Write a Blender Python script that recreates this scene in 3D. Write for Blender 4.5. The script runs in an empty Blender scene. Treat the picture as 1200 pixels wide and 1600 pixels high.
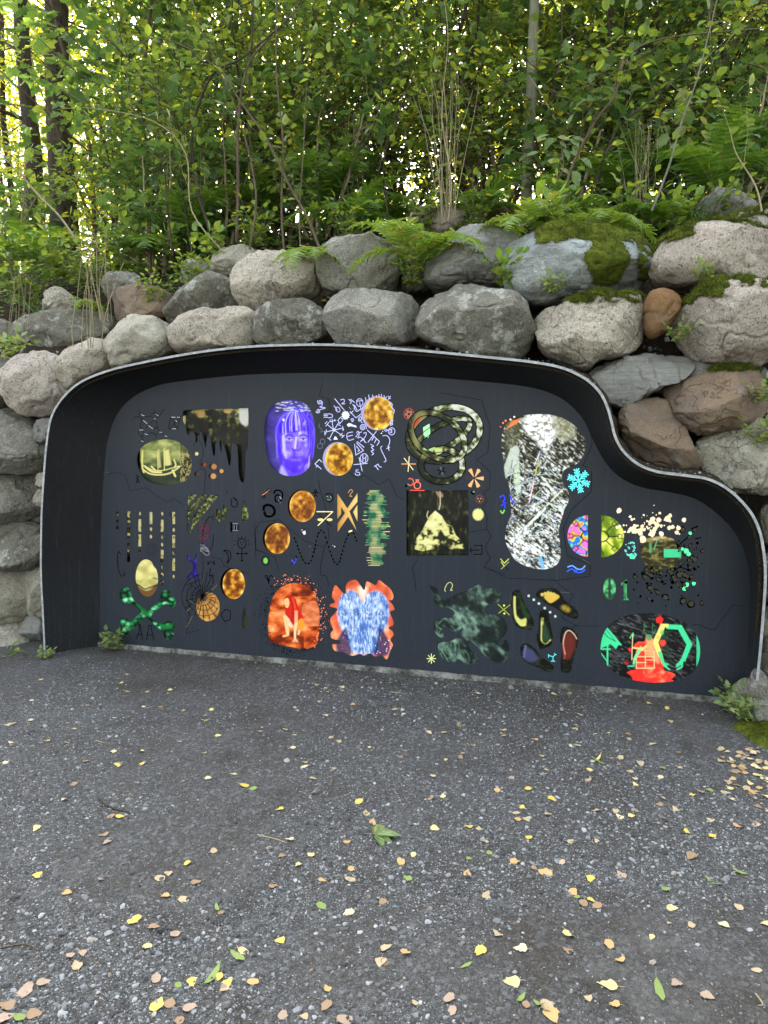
import bpy, math, random
import numpy as np
from mathutils import Vector, Matrix

sc = bpy.context.scene
R = math.radians
# ------------------------------------------------------------------ camera, light, exposure
CAM_H, PITCH, FPX = 1.6, R(6.5), 1155.0
cd = bpy.data.cameras.new('camera')
cd.sensor_fit = 'VERTICAL'; cd.sensor_height = 36.0; cd.lens = 26.0
cd.clip_start = 0.05; cd.clip_end = 600
cam = bpy.data.objects.new('camera', cd); sc.collection.objects.link(cam)
cam.location = (0, 0, CAM_H); cam.rotation_euler = (math.pi / 2 - PITCH, 0, 0)
sc.camera = cam
SUN_EL, SUN_AZ = R(47), R(-14)          # sun behind the wood, a little to the left
w = bpy.data.worlds.new('World'); sc.world = w; w.use_nodes = True
nt = w.node_tree
sky = nt.nodes.new('ShaderNodeTexSky'); sky.sky_type = 'NISHITA'; sky.sun_disc = False
sky.sun_elevation = SUN_EL; sky.sun_rotation = SUN_AZ; sky.air_density = 1.0; sky.dust_density = 3.5; sky.ozone_density = 0.6
hs = nt.nodes.new('ShaderNodeHueSaturation'); hs.inputs['Saturation'].default_value = .46     # photograph balanced for open shade
nt.links.new(sky.outputs[0], hs.inputs['Color']); nt.links.new(hs.outputs[0], nt.nodes['Background'].inputs[0])
nt.nodes['Background'].inputs[1].default_value = 0.15
sl = bpy.data.lights.new('sun', 'SUN'); sl.energy = 5.0; sl.angle = R(0.5); sl.color = (1.0, 0.93, 0.80)
so = bpy.data.objects.new('sun', sl); sc.collection.objects.link(so)
sd = Vector((math.sin(SUN_AZ) * math.cos(SUN_EL), math.cos(SUN_AZ) * math.cos(SUN_EL), math.sin(SUN_EL)))
so.rotation_euler = sd.to_track_quat('Z', 'Y').to_euler()
sc.view_settings.view_transform = 'Standard'; sc.view_settings.look = 'None'
sc.view_settings.gamma = 1.0; sc.view_settings.use_curve_mapping = False
EXPO = 3.0
sc.view_settings.exposure = EXPO
sc.render.engine = 'CYCLES'
cy = sc.cycles
cy.use_denoising = True
cy.max_bounces = 6; cy.diffuse_bounces = 3; cy.glossy_bounces = 3; cy.transmission_bounces = 3; cy.transparent_max_bounces = 4
cy.caustics_reflective = False; cy.caustics_refractive = False

# ------------------------------------------------------------------ geometry of the place
sT, cT = math.sin(PITCH), math.cos(PITCH)
CAM = np.array([0, 0, CAM_H])
def ray(x, y):
    u = (np.asarray(x, float) - 600) / FPX; v = (np.asarray(y, float) - 800) / FPX
    return np.stack([u, cT - v * sT, -sT - v * cT], -1)
def G(x, y, z=0.0):                      # the ground point seen at a place of the photograph
    d = ray(x, y); return CAM + d * ((z - CAM_H) / d[..., 2])[..., None]
OB = G(155, 1009); RB = G(1160, 1100)
ev = RB - OB; PL = float(np.hypot(ev[0], ev[1])); EV = np.array([ev[0], ev[1], 0]) / PL
NV = np.array([EV[1], -EV[0], 0.0])      # out of the wall, towards the path
if NV[1] > 0: NV = -NV
def P(x, y, d=0.0):                      # point of the plane d metres behind the panel
    r = ray(x, y); q = OB - NV * d
    t = ((q - CAM) @ NV) / (r @ NV)
    return CAM + r * t[..., None]
def W(s, d, z): return OB + EV * s - NV * d + np.array([0, 0, z])
def sz(p):                               # world -> (s, d, z)
    q = np.asarray(p) - OB; return np.stack([q @ EV, -(q @ NV), q[..., 2]], -1)

# ------------------------------------------------------------------ objects
COL = sc.collection
def empty(name, loc=(0, 0, 0)):
    o = bpy.data.objects.new(name, None); COL.objects.link(o); o.location = loc; o.empty_display_size = .05; return o
def tag(o, label=None, cat=None, group=None, kind=None):
    for k, v in (('label', label), ('category', cat), ('group', group), ('kind', kind)):
        if v: o[k] = v
    return o
class Buf:
    def __init__(s): s.v = []; s.f = []; s.n = 0
    def add(s, V, F):
        V = np.asarray(V, float).reshape(-1, 3)
        s.v.append(V)
        for Fi in (F if isinstance(F, list) else [F]):
            s.f.append(np.asarray(Fi, int) + s.n)
        s.n += len(V)
    def mesh(s, name, mat, smooth=True, colors=None):
        me = bpy.data.meshes.new(name)
        V = np.concatenate(s.v) if s.v else np.zeros((0, 3))
        me.vertices.add(len(V)); me.vertices.foreach_set('co', V.astype(np.float32).ravel())
        cnt = sum(a.size for a in s.f); npoly = sum(len(a) for a in s.f)
        me.loops.add(cnt); me.polygons.add(npoly)
        me.loops.foreach_set('vertex_index', np.concatenate([a.ravel() for a in s.f]).astype(np.int32))
        sizes = np.concatenate([np.full(len(a), a.shape[1]) for a in s.f])
        me.polygons.foreach_set('loop_start', np.concatenate([[0], np.cumsum(sizes)[:-1]]).astype(np.int32))
        me.polygons.foreach_set('use_smooth', np.full(npoly, smooth))
        if colors is not None:
            ca = me.color_attributes.new('Col', 'FLOAT_COLOR', 'POINT')
            ca.data.foreach_set('color', np.concatenate([colors, np.ones((len(colors), 1))], 1).astype(np.float32).ravel())
        me.update(calc_edges=True); me.materials.append(mat)
        return me
def link(name, me, parent=None, loc=None):
    o = bpy.data.objects.new(name, me); COL.objects.link(o)
    if parent: o.parent = parent
    if loc is not None: o.location = loc
    return o
def dup(root, loc, rz=0., sc_=1., label=None, group=None, tilt=(0, 0)):
    c = root.copy(); COL.objects.link(c); c.location = loc; c.rotation_euler = (tilt[0], tilt[1], rz); c.scale = (sc_,) * 3
    if label: c['label'] = label
    if group: c['group'] = group
    for ch in root.children:
        k = ch.copy(); COL.objects.link(k); k.parent = c
        for g in ch.children:
            h = g.copy(); COL.objects.link(h); h.parent = k
    return c
def tube(b, pts, rad, k=6):
    pts = np.asarray(pts, float); n = len(pts); rad = np.broadcast_to(np.asarray(rad, float), (n,))
    t = np.gradient(pts, axis=0); t /= np.linalg.norm(t, axis=1)[:, None] + 1e-9
    ref = np.array([0, 0, 1.]) if abs(t[0][2]) < .8 else np.array([1., 0, 0])
    a = np.cross(t, ref); a /= np.linalg.norm(a, axis=1)[:, None] + 1e-9; c = np.cross(t, a)
    th = np.arange(k) * 2 * np.pi / k
    V = pts[:, None] + rad[:, None, None] * (np.cos(th)[None, :, None] * a[:, None] + np.sin(th)[None, :, None] * c[:, None])
    i, j = np.meshgrid(np.arange(n - 1), np.arange(k), indexing='ij'); j2 = (j + 1) % k
    F = np.stack([i * k + j, i * k + j2, (i + 1) * k + j2, (i + 1) * k + j], -1).reshape(-1, 4)
    b.add(V.reshape(-1, 3), F)

# numpy value noise
def _h(ix, iy, iz, seed):
    n = (ix * 374761393 + iy * 668265263 + iz * 2147483647 + seed * 974634777) & 0xffffffff
    n = ((n ^ (n >> 13)) * 1274126177) & 0xffffffff
    return ((n ^ (n >> 16)) & 0xffff) / 65535.0
def vnoise(p, seed=0):
    p = np.asarray(p, float); f = np.floor(p).astype(np.int64); t = p - f; t = t * t * (3 - 2 * t)
    r = 0
    for dx in (0, 1):
        for dy in (0, 1):
            for dz in (0, 1):
                wgt = (t[..., 0] if dx else 1 - t[..., 0]) * (t[..., 1] if dy else 1 - t[..., 1]) * (t[..., 2] if dz else 1 - t[..., 2])
                r = r + wgt * _h(f[..., 0] + dx, f[..., 1] + dy, f[..., 2] + dz, seed)
    return r
def fbm(p, seed=0, o=4):
    a, s, r = .5, 1., 0
    for i in range(o):
        r = r + a * vnoise(np.asarray(p) * s + 17.3 * i, seed + i); a *= .5; s *= 2.03
    return r / (1 - .5 ** o)
def lin(c):
    c = np.asarray(c, float); c = c / 255. if c.max() > 1.01 else c
    return np.where(c <= .04045, c / 12.92, ((c + .055) / 1.055) ** 2.4)
def crs(pts, n=6, closed=True):          # smooth curve through points
    p = np.asarray(pts, float); N = len(p); out = []
    for i in range(N if closed else N - 1):
        if closed: a, b, c, d = p[i - 1], p[i], p[(i + 1) % N], p[(i + 2) % N]
        else: a, b, c, d = p[max(i - 1, 0)], p[i], p[i + 1], p[min(i + 2, N - 1)]
        for k in range(n):
            t = k / n
            out.append(.5 * ((2 * b) + (c - a) * t + (2 * a - 5 * b + 4 * c - d) * t * t + (3 * b - a - 3 * c + d) * t ** 3))
    if not closed: out.append(p[-1])
    return np.array(out)

# ------------------------------------------------------------------ materials
class N:
    def __init__(s, name):
        s.m = bpy.data.materials.new(name); s.m.use_nodes = True; s.t = s.m.node_tree; s.b = s.t.nodes['Principled BSDF']
        s.out = s.t.nodes['Material Output']
    def __call__(s, typ, **kw):
        n = s.t.nodes.new('ShaderNode' + typ)
        for k, v in kw.items():
            if k.startswith('i_'):
                key = k[2:]; n.inputs[int(key) if key.isdigit() else key.replace('_', ' ')].default_value = v
            else: setattr(n, k, v)
        return n
    def L(s, a, b): s.t.links.new(a, b)
    def coord(s, random_shift=True):
        tc = s('TexCoord'); o = tc.outputs['Object']
        if random_shift:
            oi = s('ObjectInfo'); ml = s('Math', operation='MULTIPLY', i_1=37.0); s.L(oi.outputs['Random'], ml.inputs[0])
            va = s('VectorMath', operation='ADD'); s.L(o, va.inputs[0]); s.L(ml.outputs[0], va.inputs[1]); o = va.outputs[0]
        return o
    def noise(s, co, scale, detail=4, rough=.6, dist=0.):
        n = s('TexNoise', i_Scale=scale, i_Detail=detail, i_Roughness=rough, i_Distortion=dist); s.L(co, n.inputs['Vector']); return n.outputs['Fac']
    def vor(s, co, scale, feature='F1'):
        n = s('TexVoronoi', i_Scale=scale, feature=feature); s.L(co, n.inputs['Vector']); return n
    def ramp(s, fac, stops, interp='LINEAR'):
        r = s('ValToRGB'); r.color_ramp.interpolation = interp; e = r.color_ramp.elements
        while len(e) < len(stops): e.new(.5)
        for x, (p, c) in zip(e, stops):
            x.position = p; x.color = (c, c, c, 1) if np.isscalar(c) else (*c, 1)
        s.L(fac, r.inputs[0]); return r.outputs[0]
    def mix(s, fac, a, b, mode='MIX'):
        n = s('Mix', data_type='RGBA', blend_type=mode)
        for v, k in ((fac, 0), (a, 6), (b, 7)):
            if hasattr(v, 'is_output'): s.L(v, n.inputs[k])
            elif k == 0: n.inputs[0].default_value = v
            else: n.inputs[k].default_value = (*v, 1)
        return n.outputs[2]
    def math(s, op, a, b=0.):
        n = s('Math', operation=op)
        for v, k in ((a, 0), (b, 1)):
            if hasattr(v, 'is_output'): s.L(v, n.inputs[k])
            else: n.inputs[k].default_value = v
        return n.outputs[0]
    def bump(s, h, strength, dist, prev=None):
        n = s('Bump', i_Strength=strength, i_Distance=dist); s.L(h, n.inputs['Height'])
        if prev: s.L(prev, n.inputs['Normal'])
        return n.outputs[0]
    def fin(s, col, rough=.9, nrm=None, spec=.3):
        if hasattr(col, 'is_output'): s.L(col, s.b.inputs['Base Color'])
        else: s.b.inputs['Base Color'].default_value = (*col, 1)
        if hasattr(rough, 'is_output'): s.L(rough, s.b.inputs['Roughness'])
        else: s.b.inputs['Roughness'].default_value = rough
        if nrm: s.L(nrm, s.b.inputs['Normal'])
        s.b.inputs['Specular IOR Level'].default_value = spec
        return s.m

def rock_mat(name, a, b, speck=.5, lichen=.3, bands=0., stain=(.10, .085, .06), stain_amt=.5, spk_scale=70):
    n = N(name); co = n.coord()
    big = n.noise(co, 2.2, 5, .65)
    col = n.mix(n.ramp(big, [(.35, 0), (.65, 1)]), a, b)
    if bands:
        mp = n('Mapping', i_Scale=(1.5, 1.5, 26)); n.L(co, mp.inputs[0])
        mp.inputs['Rotation'].default_value = (0, .08, 0)
        bd = n.noise(mp.outputs[0], 1.6, 5, .7, .4)
        col = n.mix(n.ramp(bd, [(.38, 0), (.62, 1)]), col, (b[0] * .45, b[1] * .5, b[2] * .55)) if bands > .6 else n.mix(n.math('MULTIPLY', n.ramp(bd, [(.4, 0), (.6, 1)]), bands), col, (b[0] * .5, b[1] * .5, b[2] * .5))
    st = n.noise(co, 4.3, 6, .7, .6)
    col = n.mix(n.math('MULTIPLY', n.ramp(st, [(.48, 0), (.66, 1)]), stain_amt), col, stain)
    a, b = tuple(min(.6, v * 1.12) for v in a), b
    li = n.noise(co, 9, 6, .75)
    col = n.mix(n.math('MULTIPLY', n.ramp(li, [(.54, 0), (.62, 1)]), lichen), col, (.42, .43, .38))
    sp = n.noise(co, spk_scale, 3, .8)
    col = n.mix(n.math('MULTIPLY', n.ramp(sp, [(.36, 1), (.47, 0)]), speck), col, (.035, .032, .03))
    sp2 = n.noise(co, spk_scale * 1.7, 2, .7)
    col = n.mix(n.math('MULTIPLY', n.ramp(sp2, [(.55, 0), (.66, 1)]), speck), col, (.55, .53, .48))
    h1 = n.noise(co, 11, 8, .72); h2 = n.noise(co, 75, 4, .7)
    pit = n.ramp(n.noise(co, 30, 5, .8), [(.30, 1), (.42, 0)]); col = n.mix(n.math('MULTIPLY', pit, .45), col, (a[0] * .25, a[1] * .24, a[2] * .22))
    crk = n.vor(co, 2.6, 'DISTANCE_TO_EDGE'); mp_ = n('VectorMath', operation='ADD'); n.L(co, mp_.inputs[0]); nzc = n('TexNoise', i_Scale=3., i_Detail=5.); n.L(co, nzc.inputs['Vector']); n.L(nzc.outputs['Color'], mp_.inputs[1]); n.L(mp_.outputs[0], crk.inputs['Vector'])
    cr = n.ramp(crk.outputs['Distance'], [(0, 1), (.012, 0)]); gate = n.ramp(n.noise(co, 1.9, 2), [(.5, 0), (.56, 1)]); cr = n.math('MULTIPLY', cr, gate)
    col = n.mix(n.math('MULTIPLY', cr, .35), col, (.03, .027, .022))
    hh = n.math('SUBTRACT', h1, n.math('MULTIPLY', cr, .3))
    nb = n.bump(h2, .8, .007, n.bump(hh, .9, .04))
    return n.fin(col, .93, nb, .2)
ROCK = {
 'granite': rock_mat('pale_granite', (.45, .395, .31), (.33, .285, .225), .85, .1, stain_amt=.25),
 'pinkish': rock_mat('pinkish_granite', (.46, .385, .32), (.35, .295, .25), .8, .15, stain_amt=.3),
 'grey': rock_mat('grey_gneiss', (.26, .245, .205), (.17, .162, .135), .5, .35, stain_amt=.3),
 'dark': rock_mat('dark_lichened_rock', (.19, .18, .145), (.12, .112, .088), .3, .75, stain_amt=.4),
 'light': rock_mat('light_weathered_rock', (.42, .385, .31), (.28, .255, .20), .5, .4, stain_amt=.4),
 'brown': rock_mat('brown_sandstone', (.25, .17, .11), (.165, .125, .09), .2, .06, stain=(.10, .08, .09), stain_amt=.4, spk_scale=110),
 'rust': rock_mat('rust_brown_rock', (.27, .14, .055), (.15, .085, .04), .1, .03, stain_amt=.5),
 'slate': rock_mat('grey_split_rock', (.31, .305, .285), (.22, .215, .20), .15, .2, bands=.45, stain_amt=.25, spk_scale=120),
 'blue': rock_mat('bluish_banded_rock', (.40, .43, .42), (.24, .27, .27), .3, 1., bands=.6, stain=(.12, .10, .07), stain_amt=.3),
}
def soil():
    n = N('dark_soil'); co = n.coord(False)
    a = n.noise(co, 6, 6, .7); b = n.noise(co, 60, 4, .7)
    col = n.mix(a, (.018, .013, .009), (.055, .042, .03))
    col = n.mix(n.math('MULTIPLY', n.ramp(b, [(.6, 0), (.7, 1)]), .7), col, (.16, .13, .09))
    return n.fin(col, 1., n.bump(b, .8, .02, n.bump(a, 1., .06)), .1)
SOIL = soil()
def moss():
    n = N('green_moss'); co = n.coord(False)
    a = n.noise(co, 14, 5, .7); b = n.noise(co, 160, 3, .8)
    col = n.mix(n.ramp(a, [(.35, 0), (.68, 1)]), (.07, .09, .014), (.20, .235, .03))
    col = n.mix(n.ramp(b, [(.4, 0), (.65, 1)]), n.mix(.5, col, (.02, .03, .006)), col)
    return n.fin(col, 1., n.bump(b, 1., .012, n.bump(a, 1., .02)), .05)
MOSS = moss()
def bark(name, a, b, scale=1.):
    n = N(name); co = n.coord()
    mp = n('Mapping', i_Scale=(1, 1, .18)); n.L(co, mp.inputs[0])
    f = n.noise(mp.outputs[0], 38 * scale, 6, .75); g = n.noise(co, 7, 4)
    col = n.mix(n.ramp(f, [(.35, 0), (.65, 1)]), a, b)
    col = n.mix(n.math('MULTIPLY', n.ramp(g, [(.5, 0), (.65, 1)]), .4), col, (.10, .12, .07))
    return n.fin(col, .95, n.bump(f, .8, .01), .15)
BARK = {'dark': bark('dark_bark', (.022, .016, .011), (.07, .052, .038)),
        'brown': bark('brown_bark', (.06, .042, .028), (.15, .11, .075)),
        'grey': bark('smooth_grey_green_bark', (.13, .13, .085), (.21, .20, .14)),
        'straw': bark('dry_stem_bark', (.25, .20, .12), (.38, .31, .20))}
def leaf_mat(name, stops, trans=.5, rough=.36):
    n = N(name); g = n('NewGeometry'); r = n.ramp(g.outputs['Random Per Island'], stops)
    co = n.coord(False); nz = n.noise(co, 40, 2)
    col = n.mix(n.math('MULTIPLY', nz, .25), r, (.02, .04, .01))
    n.fin(col, rough, None, .55)
    tr = n('BsdfTranslucent')
    tc = n.mix(1., col, (1.5, 1.35, .6), 'MULTIPLY'); n.L(tc, tr.inputs[0])
    ms = n('MixShader', i_Fac=trans); n.L(n.b.outputs[0], ms.inputs[1]); n.L(tr.outputs[0], ms.inputs[2]); n.L(ms.outputs[0], n.out.inputs[0])
    return n.m
LEAF = {
 'deep': leaf_mat('deep_green_leaf', [(0, (.055, .12, .045)), (.5, (.11, .20, .075)), (.9, (.19, .30, .085)), (1, (.34, .38, .09))], .5),
 'mid': leaf_mat('mid_green_leaf', [(0, (.09, .16, .04)), (.5, (.19, .28, .06)), (.88, (.31, .40, .07)), (1, (.42, .38, .05))], .5),
 'yellow': leaf_mat('yellow_green_leaf', [(0, (.21, .29, .035)), (.5, (.37, .43, .05)), (.8, (.52, .52, .06)), (1, (.55, .42, .04))], .6),
 'pale': leaf_mat('pale_mottled_leaf', [(0, (.14, .24, .08)), (.5, (.23, .33, .12)), (1, (.40, .40, .16))], .45),
 'fern': leaf_mat('fern_green', [(0, (.09, .20, .03)), (.6, (.15, .28, .04)), (1, (.21, .33, .05))], .45),
 'fernyellow': leaf_mat('fern_pale_green', [(0, (.16, .28, .04)), (.6, (.23, .36, .055)), (1, (.34, .36, .09))], .45),
}
# ------------------------------------------------------------------ ground sheet
def gravel_mat():
    n = N('dark_gravel'); co = n.coord(False)
    patch = n.noise(co, .9, 5, .6, .3); p2 = n.noise(co, 3.7, 4, .6)
    fac = n.math('ADD', n.math('MULTIPLY', patch, .65), n.math('MULTIPLY', p2, .35))
    dirt = n.mix(n.ramp(fac, [(.40, 0), (.56, 1)]), (.042, .033, .025), (.060, .055, .049))
    v1 = n.vor(co, 150); v2 = n.vor(co, 75); v3 = n.vor(co, 300)
    def cellcol(v, lo, hi):
        s = n('SeparateColor'); n.L(v.outputs['Color'], s.inputs[0])
        return n.mix(s.outputs[0], lo, hi), s.outputs[1]
    c1, k1 = cellcol(v1, (.03, .03, .031), (.135, .137, .141)); c2, k2 = cellcol(v2, (.037, .037, .038), (.16, .162, .168)); c3, k3 = cellcol(v3, (.025, .025, .026), (.14, .14, .14))
    dens = n.ramp(fac, [(.36, .25), (.6, .95)])
    col = n.mix(n.math('MULTIPLY', n.ramp(k3, [(.35, 0), (.4, .8)]), dens), dirt, c3)
    col = n.mix(n.math('MULTIPLY', n.ramp(k1, [(.45, 0), (.5, .9)]), dens), col, c1)
    col = n.mix(n.math('MULTIPLY', n.ramp(k2, [(.72, 0), (.76, 1)]), dens), col, c2)
    lt = n.noise(co, 1.6, 6, .7, .8); col = n.mix(n.math('MULTIPLY', n.ramp(lt, [(.55, 0), (.7, 1)]), .45), col, (.13, .128, .122)); dk = n.noise(co, 1.7, 6, .72, 1.1); col = n.mix(n.math('MULTIPLY', n.ramp(dk, [(.56, 0), (.68, 1)]), .55), col, (.022, .018, .014))
    h = n.math('ADD', n.math('MULTIPLY', v1.outputs['Distance'], -1.), n.math('MULTIPLY', v3.outputs['Distance'], -.5))
    nb = n.bump(h, .9, .006, n.bump(fac, .5, .03))
    return n.fin(col, .95, nb, .2)
GRAV = gravel_mat()
def ground_z(x, y):
    p = np.stack([np.asarray(x) * .9, np.asarray(y) * .9, np.zeros_like(np.asarray(x, float))], -1)
    return (fbm(p, 3, 4) - .5) * .05
xs = np.concatenate([[-250, -60, -20, -9], np.linspace(-6, 6, 221), [9, 20, 60, 250]])
ys = np.concatenate([[-250, -60, -20, -6, -2], np.linspace(0, 7.5, 141), [12, 30, 80, 250]])
X, Y = np.meshgrid(xs, ys)
Z = ground_z(X, Y); inner = (np.abs(X) < 6.5) & (Y > -.5) & (Y < 7.7)
q = sz(np.stack([X, Y, Z * 0], -1))
Z = Z * np.clip((-q[..., 1] - .1) / .8, 0.05, 1) * inner       # calmer at the foot of the panel
# slight bank where the path meets the right-hand corner
Z = Z + np.where(inner, .10 * np.clip((X - 2.05) / .6, 0, 1) * np.clip((Y - 2.6) / 1.2, 0, 1), 0)
def bilin_z(x, y):
    i = np.clip(np.searchsorted(xs, x) - 1, 0, len(xs) - 2); j = np.clip(np.searchsorted(ys, y) - 1, 0, len(ys) - 2)
    fx = (x - xs[i]) / (xs[i + 1] - xs[i]); fy = (y - ys[j]) / (ys[j + 1] - ys[j])
    return (Z[j, i] * (1 - fx) + Z[j, i + 1] * fx) * (1 - fy) + (Z[j + 1, i] * (1 - fx) + Z[j + 1, i + 1] * fx) * fy
b = Buf(); nx, ny = len(xs), len(ys)
i, j = np.meshgrid(np.arange(ny - 1), np.arange(nx - 1), indexing='ij')
b.add(np.stack([X, Y, Z], -1), np.stack([i * nx + j, i * nx + j + 1, (i + 1) * nx + j + 1, (i + 1) * nx + j], -1).reshape(-1, 4))
tag(link('gravel_ground', b.mesh('gravel_ground', GRAV)), 'dark grey gravel path in front of the panel', kind='structure')

# loose stones, real geometry
rng = np.random.default_rng(5)
def stones_at(n_screen, n_world):
    a = G(rng.uniform(-60, 1260, n_screen), rng.uniform(1015, 1660, n_screen))[:, :2]
    bb = np.stack([rng.uniform(-3.6, 3.6, n_world), rng.uniform(.9, 5.4, n_world)], -1)
    p = np.concatenate([a, bb]); q3 = sz(np.concatenate([p, np.zeros((len(p), 1))], 1))
    k = (q3[:, 1] < -.02) & (np.abs(p[:, 0]) < 4.2)
    p = p[k]
    nz = fbm(np.stack([p[:, 0] * 1.1, p[:, 1] * 1.1, p[:, 0] * 0], -1), 31, 4)
    return p[rng.random(len(p)) < np.clip((nz - .42) * 6, .07, 1)]
pebmats = []
def peb_mat():
    n = N('loose_stone'); g = n('NewGeometry')
    r = n.ramp(g.outputs['Random Per Island'], [(0, (.03, .031, .033)), (.35, (.075, .077, .081)), (.65, (.145, .15, .158)), (.85, (.23, .236, .25)), (.97, (.33, .335, .34)), (1, (.20, .15, .11))])
    return n.fin(r, .85, None, .3)
PEB = peb_mat()
octV = np.array([[1, 0, 0], [0, 1, 0], [-1, 0, 0], [0, -1, 0], [0, 0, 1], [0, 0, -.6]], float)
octF = np.array([[0, 1, 4], [1, 2, 4], [2, 3, 4], [3, 0, 4], [1, 0, 5], [2, 1, 5], [3, 2, 5], [0, 3, 5]])
# twelve-vertex chips for the larger stones
phi = (1 + 5 ** .5) / 2
icoV = np.array([[-1, phi, 0], [1, phi, 0], [-1, -phi, 0], [1, -phi, 0], [0, -1, phi], [0, 1, phi], [0, -1, -phi], [0, 1, -phi], [phi, 0, -1], [phi, 0, 1], [-phi, 0, -1], [-phi, 0, 1]]) / 1.9
icoF = np.array([[0, 11, 5], [0, 5, 1], [0, 1, 7], [0, 7, 10], [0, 10, 11], [1, 5, 9], [5, 11, 4], [11, 10, 2], [10, 7, 6], [7, 1, 8], [3, 9, 4], [3, 4, 2], [3, 2, 6], [3, 6, 8], [3, 8, 9], [4, 9, 5], [2, 4, 11], [6, 2, 10], [8, 6, 7], [9, 8, 1]])
def scatter(V0, F0, p, size, flat=.6):
    n = len(p); k = len(V0)
    V = V0[None] * (1 + rng.uniform(-.35, .35, (n, k, 1))) * size[:, None, None]
    V = V * np.stack([np.ones(n), rng.uniform(.55, 1, n), rng.uniform(.35, .8, n) * flat / .6], -1)[:, None]
    th = rng.uniform(0, 6.28, n); c, s_ = np.cos(th)[:, None], np.sin(th)[:, None]
    V = np.stack([V[..., 0] * c - V[..., 1] * s_, V[..., 0] * s_ + V[..., 1] * c, V[..., 2] + V[..., 0] * rng.uniform(-.3, .3, (n, 1))], -1)
    pz = bilin_z(p[:, 0], p[:, 1]) + size * .12
    V = V + np.concatenate([p, pz[:, None]], 1)[:, None]
    return V.reshape(-1, 3), (F0[None] + (np.arange(n) * k)[:, None, None]).reshape(-1, 3)
b = Buf()
p = stones_at(120000, 20000); dist = np.hypot(p[:, 0], p[:, 1])
b.add(*scatter(octV, octF, p, rng.lognormal(math.log(.0026), .38, len(p)) * (.7 + dist * .12)))
p = stones_at(9000, 1500); dist = np.hypot(p[:, 0], p[:, 1])
b.add(*scatter(icoV, icoF, p, rng.lognormal(math.log(.0062), .35, len(p))))
tag(link('loose_gravel', b.mesh('loose_gravel', PEB, False)), 'loose grey stone chips strewn over the path', kind='stuff')

# ------------------------------------------------------------------ earth bank behind the wall
PROF = [(.44, -.3), (.40, .8), (.34, 1.7), (.34, 2.15), (.48, 2.33), (.78, 2.47), (1.05, 2.80), (1.5, 3.12), (2.3, 3.45), (3.4, 3.8), (4.6, 4.0), (6, 4.1), (9, 3.9), (14, 3.4), (22, 2.6), (40, 2.), (90, 0.), (240, -4)]
def bank_z(s, d):
    z = np.interp(d, [a[0] for a in PROF[3:]], [a[1] for a in PROF[3:]])
    lf = np.clip((1.1 - s) / 2.2, 0, 1) * np.clip((d - .45) / .3, 0, 1) * np.clip((9 - d) / 5, 0, 1)
    return z - .26 * lf + (fbm(np.stack([np.asarray(s) * .8, np.asarray(d) * .8, np.asarray(s) * 0], -1), 9, 4) - .5) * .3 * np.clip((d - .7) / 1.5, 0, 1)
ss = np.concatenate([[-200, -90, -40, -20], np.linspace(-12, 14, 190), [22, 45, 95, 200]])
dd = []; 
for (d0, z0), (d1, z1) in zip(PROF[:-1], PROF[1:]):
    m = 6 if d1 < 12 else 3
    for k in range(m): dd.append((d0 + (d1 - d0) * k / m, z0 + (z1 - z0) * k / m, z0 < 2.15))
dd = np.array(dd); S_, D_ = np.meshgrid(ss, dd[:, 0]); Zb = np.where(dd[:, 2][:, None] > 0, dd[:, 1][:, None] * np.ones_like(S_), bank_z(S_, D_))
Db = D_ + (fbm(np.stack([S_ * 2.5, Zb * 2.5, S_ * 0], -1), 41, 4) - .5) * .12 * (D_ < 2)
V = OB + EV * S_[..., None] - NV * Db[..., None] + np.array([0, 0, 1.]) * Zb[..., None]
b = Buf(); ny, nx = S_.shape; i, j = np.meshgrid(np.arange(ny - 1), np.arange(nx - 1), indexing='ij')
b.add(V, np.stack([i * nx + j, i * nx + j + 1, (i + 1) * nx + j + 1, (i + 1) * nx + j], -1).reshape(-1, 4))
tag(link('earth_bank', b.mesh('earth_bank', SOIL)), 'dark earth bank of the wood behind the boulders', kind='structure')
def on_bank(s, d): return W(s, d, float(bank_z(np.array(s), np.array(d))))

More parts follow.
